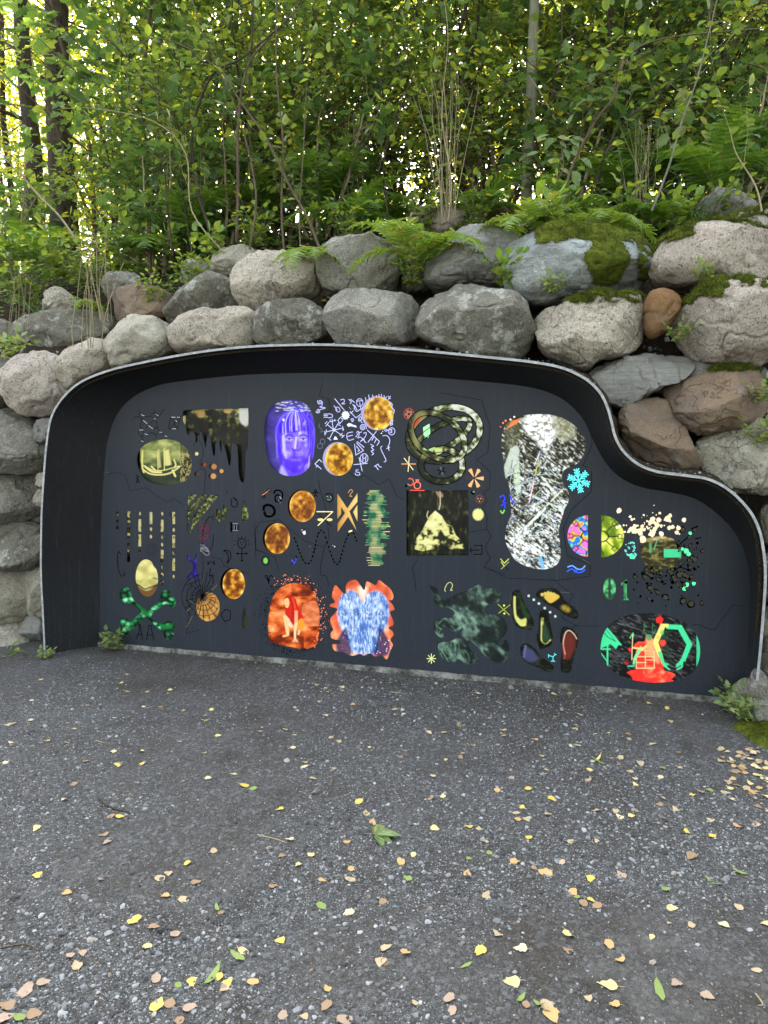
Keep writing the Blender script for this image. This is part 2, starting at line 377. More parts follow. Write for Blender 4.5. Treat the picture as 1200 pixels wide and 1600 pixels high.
# ------------------------------------------------------------------ boulder wall
WALL = tag(empty('boulder_wall', tuple(W(2, .1, 0))), 'dry stone retaining wall of rounded natural boulders round the dark panel', 'stone wall')
WINV = np.array(WALL.location)
import bmesh
def ico(n):
    bm = bmesh.new(); bmesh.ops.create_icosphere(bm, subdivisions=n, radius=1)
    V = np.array([v.co[:] for v in bm.verts]); F = np.array([[v.index for v in f.verts] for f in bm.faces]); bm.free(); return V, F
ICO = {4: ico(5), 5: ico(6), 3: ico(4)}
def boulder(px, d, mat, depth=.3, lvl=4, facets=5, blk=.76, rough=.04, label=None, seed=None, name='boulder', mossy=None):
    px = np.array(px, float); w3 = P(px[:, 0], px[:, 1], d); q = sz(w3)[:, [0, 2]]
    seed = seed if seed is not None else int(abs(px[0, 0]) * 7 + abs(px[0, 1]) * 13) % 9973
    rg = np.random.default_rng(seed)
    c = (q.min(0) + q.max(0)) / 2; o = (crs(q, 8) - c) * 1.035
    ang = np.arctan2(o[:, 1], o[:, 0]); r = np.hypot(o[:, 0], o[:, 1]); k = np.argsort(ang); ang, r = ang[k], r[k]
    ang = np.concatenate([ang - 2 * np.pi, ang, ang + 2 * np.pi]); r = np.tile(r, 3)
    V, F = ICO[lvl]; a, bb, cc = V[:, 0], V[:, 2], V[:, 1]
    rho = np.hypot(a, bb); th = np.arctan2(bb, a)
    rr = np.interp(th, ang, r) * rho ** .9
    size = np.sqrt((o[:, 0].max() - o[:, 0].min()) * (o[:, 1].max() - o[:, 1].min())) / 2
    dep = min(depth, size * .95)
    L = np.stack([np.cos(th) * rr, np.sign(cc) * np.abs(cc) ** blk * dep, np.sin(th) * rr], -1)   # s, d, z
    for _ in range(facets):
        nv = np.array([rg.normal(0, .8), -abs(rg.normal(.9, .3)), rg.normal(.15, .7)]); nv /= np.linalg.norm(nv)
        h = L @ nv; hm = h.max() * rg.uniform(.60, .82)
        over = np.clip(h - hm, 0, None); L = L - nv * (over * .86)[:, None]
    so_ = rg.uniform(0, 50, 3); nrm = L / (np.linalg.norm(L, axis=1)[:, None] + 1e-6)
    L = L + nrm * ((fbm(L / size * 1.2 + so_, 1, 3) - .5) * .16 * size)[:, None]
    L = L + nrm * ((fbm(L * 7 + so_, 2, 4) - .5) * rough * 1.6)[:, None]
    cr = np.abs(fbm(L * 4.5 + so_ + 9, 5, 3) - .5) * 2
    L = L - nrm * (np.clip(.07 - cr, 0, 1) / .07 * rough * .35)[:, None]
    L = L + nrm * ((fbm(L * 34 + so_, 4, 3) - .5) * rough * .35)[:, None]
    wv = EV * L[:, :1] - NV * L[:, 1:2] + np.array([0, 0, 1.]) * L[:, 2:3]
    ctr = W(c[0], d, c[1]); bf = Buf(); bf.add(wv, F)
    ob = link(name, bf.mesh(name, ROCK[mat]), WALL, tuple(ctr - WINV))
    if label: ob['label'] = label
    if mossy is not None:                     # a mat of moss following the stone, with short tufts
        up = nrm_vertex(wv, F); pxv = project(wv + ctr); m = mossy(pxv[:, 0], pxv[:, 1], up[:, 2])
        m = m * .85 + ((fbm(wv * 13 + 3, 8, 4) - .5) * 1.9 + (fbm(wv * 60, 18, 2) - .5) * .8) * (m > .1)
        keep = m[F].mean(1) > .5
        if keep.any():
            used = np.unique(F[keep]); mp = -np.ones(len(wv), int); mp[used] = np.arange(len(used))
            thick = .001 + .013 * np.clip((m[used] - .5) * 1.8, 0, 1) + .007 * fbm(wv[used] * 60, 3, 2)
            mv = wv[used] + up[used] * thick[:, None]; mb = Buf(); mb.add(mv, mp[F[keep]])
            n = min(9000, len(used) * 8); k = rg.integers(0, len(used), n)
            base = mv[k] + rg.normal(0, .006, (n, 3)); dv = up[used][k] + rg.normal(0, .45, (n, 3)) + [0, 0, .3]; dv /= np.linalg.norm(dv, axis=1)[:, None]
            sd_ = np.cross(dv, rg.normal(0, 1, (n, 3))); sd_ /= np.linalg.norm(sd_, axis=1)[:, None]
            base = base - up[used][k] * .004; ln = rg.uniform(.008, .02, (n, 1))
            mb.add(np.stack([base - sd_ * .002, base + sd_ * .002, base + dv * ln], 1), np.arange(n * 3).reshape(-1, 3))
            link('moss_patch', mb.mesh('moss_patch', MOSS), ob)['kind'] = 'stuff'
    return ob
def nrm_vertex(V, F):
    fn = np.cross(V[F[:, 1]] - V[F[:, 0]], V[F[:, 2]] - V[F[:, 0]]); vn = np.zeros_like(V)
    for k in range(3): np.add.at(vn, F[:, k], fn)
    return vn / (np.linalg.norm(vn, axis=1)[:, None] + 1e-9)
def project(w_):
    r = w_ - CAM; yy = r[:, 1] * cT - r[:, 2] * sT; zz = r[:, 1] * sT + r[:, 2] * cT
    return np.stack([600 + FPX * r[:, 0] / yy, 800 - FPX * zz / yy], -1)
# lowest course over the rim and down the right side
boulder([(-38, 560), (0, 557), (20, 565), (27, 590), (15, 622), (-5, 635), (-38, 630)], .12, 'dark', .25)
boulder([(30, 560), (55, 547), (80, 555), (88, 575), (100, 592), (110, 612), (95, 640), (60, 651), (35, 637), (20, 610), (21, 582)], .05, 'pinkish', .3, label='round pinkish granite boulder at the upper left corner of the frame')
boulder([(92, 548), (120, 533), (160, 528), (175, 545), (174, 565), (165, 583), (140, 603), (115, 607), (95, 590), (86, 570)], .12, 'granite', .25)
boulder([(155, 545), (172, 515), (215, 496), (245, 498), (265, 520), (273, 545), (250, 563), (215, 574), (180, 577), (160, 565)], .14, 'light', .26, facets=4)
boulder([(270, 525), (285, 502), (320, 488), (365, 478), (390, 485), (399, 510), (390, 538), (350, 548), (310, 553), (278, 548)], .14, 'granite', .25, facets=4)
boulder([(398, 500), (412, 480), (440, 468), (475, 467), (500, 480), (511, 500), (506, 525), (480, 536), (430, 540), (400, 533)], .16, 'dark', .26)
boulder([(514, 485), (520, 465), (545, 456), (600, 457), (640, 461), (655, 480), (653, 510), (637, 535), (600, 544), (550, 541), (525, 527), (515, 505)], .12, 'grey', .3, lvl=5, facets=4, rough=.025, label='smooth rounded grey boulder over the middle of the rim')
boulder([(655, 505), (670, 475), (700, 452), (735, 443), (780, 451), (810, 465), (825, 490), (833, 520), (820, 550), (790, 563), (740, 558), (690, 542), (660, 525)], .10, 'dark', .33, lvl=5, facets=4, label='large greenish grey boulder, biggest of the row on the rim')
boulder([(836, 500), (860, 480), (920, 469), (985, 462), (1006, 470), (1008, 495), (998, 530), (980, 552), (940, 565), (915, 579), (888, 570), (860, 556), (841, 535)], .13, 'granite', .3, lvl=5, facets=4, blk=.6, mossy=lambda x, y, u: (y < 474) * (u > .5) * (x > 850) * .95)
boulder([(1007, 475), (1018, 456), (1040, 450), (1060, 460), (1065, 480), (1050, 505), (1036, 521), (1015, 527), (1005, 508)], .10, 'rust', .16, facets=2, rough=.025, label='small rusty brown boulder wedged between two pale ones')
boulder([(1045, 510), (1070, 480), (1100, 450), (1140, 443), (1200, 448), (1245, 470), (1245, 540), (1200, 564), (1150, 574), (1100, 566), (1068, 545)], .10, 'pinkish', .33, lvl=5, facets=4, mossy=lambda x, y, u: (y < 476) * (u > .35) * (x < 1130) * 1.2 + (y < 450) * .5, label='pale pinkish granite boulder with moss along its top')
boulder([(923, 590), (945, 570), (1000, 557), (1065, 555), (1087, 562), (1077, 580), (1050, 597), (1015, 617), (990, 632), (966, 638), (938, 618)], .08, 'slate', .25, lvl=5, facets=6, blk=.6, rough=.045, label='angular grey split boulder above the dip of the rim')
boulder([(1060, 560), (1110, 566), (1150, 572), (1130, 585), (1085, 592), (1062, 582)], .2, 'slate', .15)
boulder([(1043, 612), (1060, 597), (1110, 581), (1165, 567), (1190, 580), (1200, 600), (1197, 642), (1150, 668), (1095, 679), (1065, 664), (1050, 640)], .08, 'brown', .28, lvl=5, facets=5, blk=.6, mossy=lambda x, y, u: (y < 580) * (u > .5) * .72)
boulder([(964, 655), (975, 635), (1015, 625), (1045, 632), (1066, 655), (1077, 690), (1090, 722), (1070, 739), (1030, 735), (1000, 724), (983, 702), (968, 683)], .02, 'brown', .27, lvl=5, facets=5, blk=.65, label='brown angular boulder resting in the hollow of the rim')
boulder([(1086, 700), (1100, 680), (1140, 664), (1190, 657), (1245, 665), (1255, 720), (1220, 762), (1180, 768), (1130, 760), (1100, 737)], .05, 'light', .3, lvl=5, facets=4)
boulder([(1186, 800), (1205, 785), (1250, 790), (1255, 840), (1205, 850), (1187, 835)], .05, 'grey', .2)
boulder([(1192, 865), (1215, 852), (1260, 858), (1262, 925), (1215, 945), (1196, 930)], .05, 'granite', .2)
boulder([(1195, 960), (1215, 945), (1262, 950), (1262, 1020), (1210, 1032), (1195, 1010)], -.05, 'light', .2)
boulder([(1180, 1040), (1205, 1022), (1262, 1025), (1270, 1120), (1210, 1135), (1185, 1105)], -.15, 'dark', .22)
boulder([(1168, 1070), (1180, 1045), (1200, 1050), (1212, 1100), (1200, 1122), (1176, 1118)], -.24, 'grey', .12)
boulder([(1140, 1086), (1150, 1068), (1170, 1065), (1176, 1095), (1168, 1112), (1148, 1110)], -.10, 'grey', .09, name='boulder')
# second course
boulder([(63, 485), (68, 460), (85, 450), (105, 458), (113, 475), (108, 492), (75, 495)], .7, 'granite', .2)
boulder([(-20, 510), (0, 500), (22, 510), (26, 530), (0, 540), (-20, 535)], .6, 'dark', .2)
boulder([(20, 510), (40, 495), (62, 498), (68, 520), (60, 542), (30, 545), (18, 530)], .55, 'dark', .2)
boulder([(55, 515), (70, 492), (110, 486), (150, 484), (168, 495), (165, 520), (130, 542), (90, 547), (62, 540)], .5, 'dark', .26)
boulder([(170, 480), (188, 456), (225, 445), (255, 454), (264, 475), (257, 497), (220, 505), (190, 512), (172, 506)], .55, 'brown', .28)
boulder([(168, 450), (175, 430), (200, 424), (218, 434), (216, 460), (185, 470)], .95, 'dark', .22)
boulder([(262, 465), (278, 440), (310, 427), (345, 429), (366, 445), (371, 470), (350, 487), (310, 500), (275, 506), (263, 490)], .5, 'dark', .3)
boulder([(369, 450), (379, 415), (405, 396), (450, 391), (490, 402), (500, 430), (490, 457), (460, 474), (420, 485), (385, 483)], .5, 'granite', .32, lvl=5, facets=4, label='cream coloured boulder under the small drooping fern')
boulder([(497, 415), (515, 385), (555, 370), (595, 374), (615, 392), (620, 430), (600, 455), (560, 466), (520, 460), (500, 440)], .55, 'grey', .33, lvl=5, facets=4)
boulder([(666, 420), (688, 385), (720, 360), (765, 356), (800, 364), (807, 385), (795, 425), (785, 444), (740, 444), (700, 452), (672, 445)], .5, 'slate', .32, lvl=5, facets=4, blk=.7)
boulder([(788, 410), (795, 385), (830, 370), (880, 360), (950, 363), (1000, 371), (1017, 395), (1010, 430), (985, 455), (930, 465), (860, 475), (810, 472), (793, 447)], .38, 'blue', .34, lvl=5, facets=4, blk=.62, label='bluish banded boulder half covered with green moss',
        mossy=lambda x, y, u: np.clip((384 - y) / 14, 0, 1) * 1.2 * (x > 838) + 1.05 * ((np.abs(x - 948) < 36 - np.abs(y - 404) * .5) & (y < 442)) + .75 * (x > 996) * (y < 440))
boulder([(1012, 420), (1030, 390), (1060, 370), (1100, 355), (1180, 357), (1245, 370), (1255, 420), (1200, 442), (1140, 448), (1060, 449), (1023, 441)], .38, 'pinkish', .36, lvl=5, facets=3, blk=.62, mossy=lambda x, y, u: (y < 386) * (u > .45) * (x < 1085) * 1.2 + (u > .85) * .4)
boulder([(615, 420), (630, 405), (668, 402), (678, 430), (660, 455), (625, 455)], .75, 'dark', .2)
# third course, half hidden in the undergrowth
boulder([(325, 412), (335, 392), (365, 384), (398, 388), (405, 410), (385, 432), (340, 430)], 1.1, 'light', .3)
boulder([(280, 425), (290, 410), (315, 405), (330, 420), (322, 440), (290, 440)], 1.0, 'dark', .2)
boulder([(640, 350), (655, 330), (690, 318), (722, 325), (725, 350), (700, 368), (655, 370)], 1.5, 'pinkish', .3)
boulder([(760, 332), (768, 318), (790, 314), (800, 328), (790, 345), (765, 346)], 1.8, 'brown', .2)
boulder([(900, 355), (915, 340), (975, 335), (1000, 352), (985, 372), (910, 372)], 1.2, 'dark', .25)
boulder([(1080, 345), (1095, 318), (1130, 298), (1165, 302), (1180, 325), (1172, 352), (1110, 362)], 1.4, 'grey', .35)
boulder([(1128, 352), (1150, 334), (1200, 326), (1250, 335), (1255, 365), (1180, 372), (1135, 370)], 1.0, 'light', .35, mossy=lambda x, y, u: (u > .3) * .75)
# left column beside the frame
boulder([(-60, 650), (0, 646), (30, 655), (55, 675), (72, 690), (78, 715), (72, 738), (30, 741), (-60, 738)], .05, 'grey', .3, lvl=5, facets=4)
boulder([(52, 672), (60, 657), (82, 654), (92, 668), (84, 688), (62, 690)], .02, 'slate', .12, name='boulder')
boulder([(-60, 740), (20, 735), (42, 748), (55, 770), (51, 795), (25, 814), (-60, 817)], .06, 'grey', .3, lvl=5)
boulder([(52, 748), (60, 737), (78, 738), (84, 752), (72, 764), (56, 760)], .03, 'light', .1)
boulder([(56, 778), (62, 766), (78, 766), (84, 780), (76, 792), (60, 790)], .03, 'granite', .1)
boulder([(-60, 822), (10, 813), (45, 820), (64, 840), (67, 868), (50, 884), (10, 888), (-60, 882)], .05, 'dark', .3, lvl=5, facets=4, rough=.05)
boulder([(-60, 890), (5, 885), (25, 895), (40, 915), (46, 935), (32, 965), (0, 977), (-60, 976)], .03, 'light', .3, lvl=5, facets=4)
boulder([(32, 905), (40, 885), (66, 884), (84, 900), (84, 955), (62, 972), (42, 950)], .10, 'light', .14)
boulder([(30, 985), (40, 962), (62, 968), (72, 985), (66, 1002), (45, 1000)], .02, 'slate', .12)
boulder([(-60, 985), (0, 975), (30, 978), (50, 998), (68, 1022), (62, 1038), (0, 1046), (-60, 1042)], 0., 'light', .3, lvl=5, facets=4)
for x0, y0 in ((50, 805), (60, 725), (10, 645), (92, 630)):
    boulder([(x0 - 14, y0), (x0, y0 - 12), (x0 + 16, y0 - 4), (x0 + 12, y0 + 14), (x0 - 8, y0 + 14)], .2, 'grey', .1, lvl=3)
# the wall carries on out of the picture
rg = random.Random(4)
for side, xr in ((-1, (-560, -75)), (1, (1275, 1800))):
    y0 = 380
    while y0 < 1080:
        x0 = xr[0]
        while x0 < xr[1]:
            wd = rg.uniform(80, 140); hh = rg.uniform(70, 100)
            pts = [(x0 + wd / 2 + math.cos(t) * wd * .5 * rg.uniform(.9, 1.08), y0 + hh / 2 - math.sin(t) * hh * .52 * rg.uniform(.9, 1.08)) for t in [k * math.pi / 5 for k in range(10)]]
            boulder(pts, .1 if y0 > 470 else .5, rg.choice(['grey', 'light', 'granite', 'dark', 'pinkish']), .28, lvl=3)
            x0 += wd
        y0 += 88
# small stones and crumbs lying on the rim's upper edge
# ------------------------------------------------------------------ the dark panel: steel frame
RIM = [(72, 1024), (69, 960), (66, 900), (66, 850), (67, 800), (70, 750), (74, 700), (80, 660), (89, 638), (103, 619), (122, 602), (145, 590), (180, 578), (220, 569), (270, 559), (330, 549.5), (390, 543.5), (450, 541), (510, 540.5), (570, 543), (620, 547), (680, 552), (740, 558), (800, 564), (840, 569), (875, 576), (902, 587), (922, 600), (938, 618), (948, 640), (954, 662), (960, 685), (973, 707), (996, 727), (1027, 739), (1072, 745), (1107, 751), (1140, 769), (1169, 799), (1184, 829), (1190, 857), (1193, 885), (1193, 915), (1190, 960), (1186, 1010), (1181, 1060), (1176, 1110)]
BACK = [(155, 1012), (156, 960), (156, 900), (157, 850), (159, 800), (162, 750), (166, 705), (173, 672), (182, 650), (195, 632), (212, 618), (232, 608), (256, 600), (290, 595), (335, 590), (380, 586), (425, 584), (468, 583), (512, 583), (560, 584), (605, 586), (660, 589), (715, 593), (770, 598), (808, 602), (840, 608), (866, 617), (886, 629), (903, 645), (915, 662), (924, 682), (936, 706), (950, 728), (972, 748), (1004, 762), (1046, 769), (1082, 778), (1112, 796), (1140, 822), (1156, 846), (1165, 870), (1170, 892), (1172, 917), (1171, 960), (1168, 1010), (1164, 1060), (1160, 1104)]
ART = tag(empty('art_panel', tuple(OB * [1, 1, 0] + EV * 2.1)), 'dark blue steel art panel with cut-out glowing pictures set in the boulder wall', 'art panel')
AO = np.array(ART.location)
HD = .29
fr = crs(RIM, 5, False); bk = crs(BACK, 5, False)
F3 = P(fr[:, 0], fr[:, 1], -HD); B3 = P(bk[:, 0], bk[:, 1], 0)
for a_ in (F3, B3): a_[0, 2] = min(a_[0, 2], -.03); a_[-1, 2] = min(a_[-1, 2], -.03)
def painted(name, col, rough, speck=True):
    n = N(name); co = n.coord(False)
    a = n.noise(co, 1.7, 5, .6); b_ = n.noise(co, 260, 2, .8)
    c = n.mix(n.ramp(a, [(.35, 0), (.7, 1)]), col, tuple(x * 1.22 for x in col))
    mp = n('Mapping', i_Scale=(1, 1, 1)); n.L(co, mp.inputs[0])
    # dust and splashes from the gravel: thicker near the ground, a stain with its own shape
    g = n('SeparateXYZ'); n.L(co, g.inputs[0])
    low = n.ramp(n.math('ADD', g.outputs[2], n.math('MULTIPLY', a, .3)), [(.15, 1), (.85, .06)])
    c = n.mix(n.math('MULTIPLY', n.math('MULTIPLY', low, n.ramp(b_, [(.52, 0), (.68, 1)])), .45), c, (.10, .11, .12))
    mp2 = n('Mapping', i_Scale=(40, 40, 1.2)); n.L(co, mp2.inputs[0]); sx = n.noise(mp2.outputs[0], 1.3, 3, .7)
    c = n.mix(n.math('MULTIPLY', n.ramp(sx, [(.56, 0), (.8, 1)]), .3), c, (.06, .066, .08))
    sc2 = n.noise(co, 3, 4, .8)
    r = n.math('ADD', n.math('MULTIPLY', sc2, .18), rough - .09)
    return n.fin(c, r, n.bump(b_, .06, .002), .35)
NAVY = painted('blue_black_paint', (.0108, .0150, .0245), .5)
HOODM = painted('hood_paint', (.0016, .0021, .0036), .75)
def edge_mat():
    n = N('bare_steel_edge'); co = n.coord(False); a = n.noise(co, 30, 5, .7)
    c = n.mix(n.ramp(a, [(.4, 0), (.62, 1)]), (.25, .26, .27), (.40, .41, .42))
    n.b.inputs['Metallic'].default_value = .25
    return n.fin(c, .6, n.bump(a, .3, .003), .4)
EDGE = edge_mat()
def strip(name, rows, mat, parent=ART, smooth=True):
    b = Buf(); rows = [np.asarray(r) - AO for r in rows]; n = len(rows[0]); V = np.concatenate(rows)
    i, j = np.meshgrid(np.arange(len(rows) - 1), np.arange(n - 1), indexing='ij')
    b.add(V, np.stack([i * n + j, i * n + j + 1, (i + 1) * n + j + 1, (i + 1) * n + j], -1).reshape(-1, 4))
    return link(name, b.mesh(name, mat, smooth), parent)
# hood: inner skin from the rim back to the panel with a slight belly, and an outer skin 12 mm outside it
tang = np.gradient(F3, axis=0); tang /= np.linalg.norm(tang, axis=1)[:, None]
outw = np.cross(NV, tang); outw /= np.linalg.norm(outw, axis=1)[:, None]
if outw[len(outw) // 3, 2] < 0: outw = -outw
rows = [F3 + outw * .0 + (B3 - F3) * t + outw * (.02 * math.sin(math.pi * t)) for t in np.linspace(0, 1, 7)]
strip('hood', rows, HOODM)
strip('hood_outer_skin', [r + outw * .013 for r in rows], HOODM)
fo = F3 + NV * .004
strip('rim_edge', [fo - NV * .003 - outw * .0005, fo - outw * .0005, fo + outw * .0135, fo + outw * .0135 - NV * .02], EDGE, smooth=False)
# bottom ledge of rough cast concrete under the panel
n_ = N('rough_concrete'); co_ = n_.coord(False); a_ = n_.noise(co_, 9, 6, .75); s_ = n_.noise(co_, 80, 3, .8)
CONC = n_.fin(n_.mix(n_.ramp(a_, [(.42, 0), (.66, 1)]), (.05, .047, .04), (.28, .28, .26)), .95, n_.bump(s_, .7, .01, n_.bump(a_, 1, .03)), .2)
k = np.linspace(0, 1, 260); base = OB[None] + (RB - OB)[None] * k[:, None]
nz = fbm(np.stack([k * 60, k * 0, k * 0], -1), 3, 4); nz2 = fbm(np.stack([k * 130, k * 0 + 4, k * 0], -1), 6, 4)
wd = .012 + .04 * nz2 * np.clip(nz * 2 - .4, .2, 1.2)
h0 = .012 + .010 * nz
lg = [base + np.array([0, 0, 1.]) * (h0 + .014)[:, None], base + NV * .012 + np.array([0, 0, 1.]) * (h0 + .013)[:, None], base + NV * (wd * .7)[:, None] + np.array([0, 0, 1.]) * (h0 * .9)[:, None], base + NV * wd[:, None] + np.array([0, 0, -.03])]
b = Buf(); V = np.concatenate(lg); n = len(k); i, j = np.meshgrid(np.arange(3), np.arange(n - 1), indexing='ij')
b.add(V, np.stack([i * n + j, i * n + j + 1, (i + 1) * n + j + 1, (i + 1) * n + j], -1).reshape(-1, 4))
tag(link('concrete_footing', b.mesh('concrete_footing', CONC)), 'rough pale concrete footing along the foot of the panel', kind='structure')

# ------------------------------------------------------------------ picture painting (canvas in photo pixels, half-pixel steps)
CX0, CY0, CS = 175, 600, 2
CW, CH = (1130 - CX0) * CS, (1080 - CY0) * CS
CV = np.zeros((CH, CW, 3)); 
def box(x0, y0, x1, y1):
    i0, i1 = max(0, int((y0 - CY0) * CS)), min(CH, int((y1 - CY0) * CS) + 2); j0, j1 = max(0, int((x0 - CX0) * CS)), min(CW, int((x1 - CX0) * CS) + 2)
    Yg, Xg = np.mgrid[i0:i1, j0:j1]
    return (slice(i0, i1), slice(j0, j1)), Xg / CS + CX0, Yg / CS + CY0
def sdf(pts, X, Y, closed=True):
    p = np.asarray(pts, float); d2 = np.full(X.shape, 1e9); ins = np.zeros(X.shape, bool)
    n = len(p)
    for i in range(n if closed else n - 1):
        a, c = p[i], p[(i + 1) % n]; e = c - a; L2 = e @ e + 1e-12
        t = np.clip(((X - a[0]) * e[0] + (Y - a[1]) * e[1]) / L2, 0, 1)
        d2 = np.minimum(d2, (X - a[0] - t * e[0]) ** 2 + (Y - a[1] - t * e[1]) ** 2)
        if closed and a[1] != c[1]:
            k = ((a[1] > Y) != (c[1] > Y)) & (X < (c[0] - a[0]) * (Y - a[1]) / (c[1] - a[1]) + a[0]); ins ^= k
    d = np.sqrt(d2); return np.where(ins, -d, d) if closed else d
def blend(sl, m, col):
    CV[sl] = CV[sl] * (1 - m[..., None]) + np.asarray(col) * m[..., None]
def poly(pts, col, a=1., soft=.35):
    p = np.asarray(pts, float); sl, X, Y = box(p[:, 0].min() - soft - 1, p[:, 1].min() - soft - 1, p[:, 0].max() + soft + 1, p[:, 1].max() + soft + 1)
    m = np.clip(.5 - sdf(p, X, Y) / (2 * soft), 0, 1) * a
    blend(sl, m, col(X, Y) if callable(col) else lin(col))
def line(pts, wd, col, a=1., soft=.35):
    p = np.asarray(pts, float); g = wd + soft + 1; sl, X, Y = box(p[:, 0].min() - g, p[:, 1].min() - g, p[:, 0].max() + g, p[:, 1].max() + g)
    m = np.clip(.5 - (sdf(p, X, Y, False) - wd / 2) / (2 * soft), 0, 1) * a; blend(sl, m, col(X, Y) if callable(col) else lin(col))
def EL(cx, cy, rx, ry, rot=0, n=36, a0=0, a1=360):
    t = np.radians(np.linspace(a0, a1, n, endpoint=(a1 - a0) != 360)); c, s = math.cos(R(rot)), math.sin(R(rot))
    x, y = rx * np.cos(t), ry * np.sin(t); return np.stack([cx + x * c - y * s, cy + x * s + y * c], -1)
def nzt(X, Y, sx, sy=None, seed=0, o=4, rot=0):
    sy = sy or sx; c, s = math.cos(R(rot)), math.sin(R(rot)); x, y = X * c + Y * s, -X * s + Y * c
    return fbm(np.stack([x / sx, y / sy, x * 0 + seed * 3.1], -1), seed, o)
def cramp(t, stops):
    ps = [s[0] for s in stops]; cs = np.array([lin(s[1]) for s in stops]); return np.stack([np.interp(t, ps, cs[:, k]) for k in range(3)], -1)
def rect(x0, y0, x1, y1): return [(x0, y0), (x1, y0), (x1, y1), (x0, y1)]
def foliage(box_, seed, stops, s=6, sy=None, extra=None, rot=0):
    def f(X, Y):
        t = nzt(X, Y, s, sy, seed, 5, rot); 
        if extra is not None: t = t + extra(X, Y)
        return cramp(t, stops)
    poly(box_, f, soft=.2)
H_ = []            # cut-outs of the panel (photo pixels)
def hole(pts): H_.append(np.asarray(pts, float)); return pts
rgp = random.Random(11)
def wobble(pts, amp, seed, sc_=9):
    p = np.asarray(pts, float); a = (fbm(np.stack([p[:, 0] / sc_, p[:, 1] / sc_, p[:, 0] * 0 + seed], -1), seed, 3) - .5) * 2 * amp
    b_ = (fbm(np.stack([p[:, 0] / sc_, p[:, 1] / sc_, p[:, 0] * 0 + seed + 9], -1), seed + 5, 3) - .5) * 2 * amp
    return p + np.stack([a, b_], -1)
PMATS = {}
def pmat(lit):
    if lit not in PMATS:
        n = N('picture_glass'); a = n('Attribute', attribute_name='Col'); c = a.outputs['Color']
        n.L(n.mix(1., c, (.4, .4, .4), 'MULTIPLY'), n.b.inputs['Base Color']); n.L(c, n.b.inputs['Emission Color']); n.b.inputs['Emission Strength'].default_value = lit * LIT
        n.b.inputs['Roughness'].default_value = .5; n.b.inputs['Specular IOR Level'].default_value = .15
        n.b.inputs['Coat Weight'].default_value = .3; n.b.inputs['Coat Roughness'].default_value = .03; PMATS[lit] = n.m
    return PMATS[lit]
LIT = .165  # glow added to every picture, also those with painted reflections
def sample(px):
    u = np.clip((px[:, 0] - CX0) * CS, 0, CW - 1.01); v = np.clip((px[:, 1] - CY0) * CS, 0, CH - 1.01)
    i, j = v.astype(int), u.astype(int); fu, fv = (u - j)[:, None], (v - i)[:, None]
    return (CV[i, j] * (1 - fu) + CV[i, j + 1] * fu) * (1 - fv) + (CV[i + 1, j] * (1 - fu) + CV[i + 1, j + 1] * fu) * fv
def pic(name, pts, off=.03, lit=.5, label=None, col=None):
    pts = np.asarray(pts, float); x0, y0 = pts.min(0); x1, y1 = pts.max(0); b = Buf()
    if len(pts) == 4:
        nx_, ny_ = int((x1 - x0) / .8) + 2, int((y1 - y0) / .8) + 2
        gx, gy = np.meshgrid(np.linspace(x0, x1, nx_), np.linspace(y0, y1, ny_)); px = np.stack([gx.ravel(), gy.ravel()], -1)
        i, j = np.meshgrid(np.arange(ny_ - 1), np.arange(nx_ - 1), indexing='ij'); F = np.stack([i * nx_ + j, (i + 1) * nx_ + j, (i + 1) * nx_ + j + 1, i * nx_ + j + 1], -1).reshape(-1, 4)
    else:
        c = pts.mean(0); dn = []
        for a_p, c_p in zip(pts, np.roll(pts, -1, 0)):
            m_ = max(1, int(np.hypot(*(c_p - a_p)) / 2)); dn += [a_p + (c_p - a_p) * t / m_ for t in range(m_)]
        pts = np.array(dn); m = max(3, int(max(x1 - x0, y1 - y0) / 1.8)); n = len(pts)
        px = np.concatenate([c + (pts - c) * (k + .02) / (m + .02) for k in range(m + 1)]); i, j = np.meshgrid(np.arange(m), np.arange(n), indexing='ij')
        F = np.stack([i * n + j, (i + 1) * n + j, (i + 1) * n + (j + 1) % n, i * n + (j + 1) % n], -1).reshape(-1, 4)
    b.add(P(px[:, 0], px[:, 1], off) - AO, F)
    cols = sample(px) if col is None else np.tile(lin(col), (len(px), 1))
    o = link(name, b.mesh(name, pmat(lit), True, cols), ART)
    if label: o['label'] = label
    return o
DKG = [(0, (6, 8, 6)), (.42, (18, 20, 12)), (.55, (48, 50, 26)), (.68, (110, 108, 62)), (.8, (190, 190, 130)), (1, (240, 240, 210))]

# 1 dripping pool, leaf reflections painted in and made to glow
drip = crs([(286, 645), (290, 641), (310, 640), (350, 639), (383, 638), (388, 642), (388, 690), (387, 702), (384, 707), (383, 740), (381, 752), (377, 753), (373, 740), (371, 700), (366, 694), (362, 697), (361, 718), (359, 728), (357, 725), (354, 710), (350, 696), (347, 690), (346, 706), (344, 701), (343, 692), (340, 688), (337, 694), (336, 710), (333, 711), (331, 698), (329, 684), (325, 679), (323, 690), (321, 699), (319, 690), (316, 678), (313, 676), (312, 682), (309, 680), (308, 691), (306, 690), (305, 680), (301, 676), (297, 675), (294, 680), (291, 672), (290, 665), (285, 658)], 4)
hole(drip); foliage(rect(280, 634, 394, 760), 2, DKG, 7, extra=lambda X, Y: -.08 + np.clip((X - 362) / 30, 0, 1) * np.clip((672 - Y) / 25, -1, 1) * .45 + np.clip((649 - Y) / 9, 0, 1) * .22 * (X > 300))
poly(crs([(376, 640), (388, 640), (388, 662), (380, 664), (374, 655)]), (236, 238, 228), .9, 1.5); poly(crs([(304, 642), (318, 641), (320, 650), (310, 652)]), (214, 172, 96), .7, 1.2); poly(crs([(350, 640), (363, 638), (362, 645), (352, 645)]), (232, 190, 110), .8, 1.)
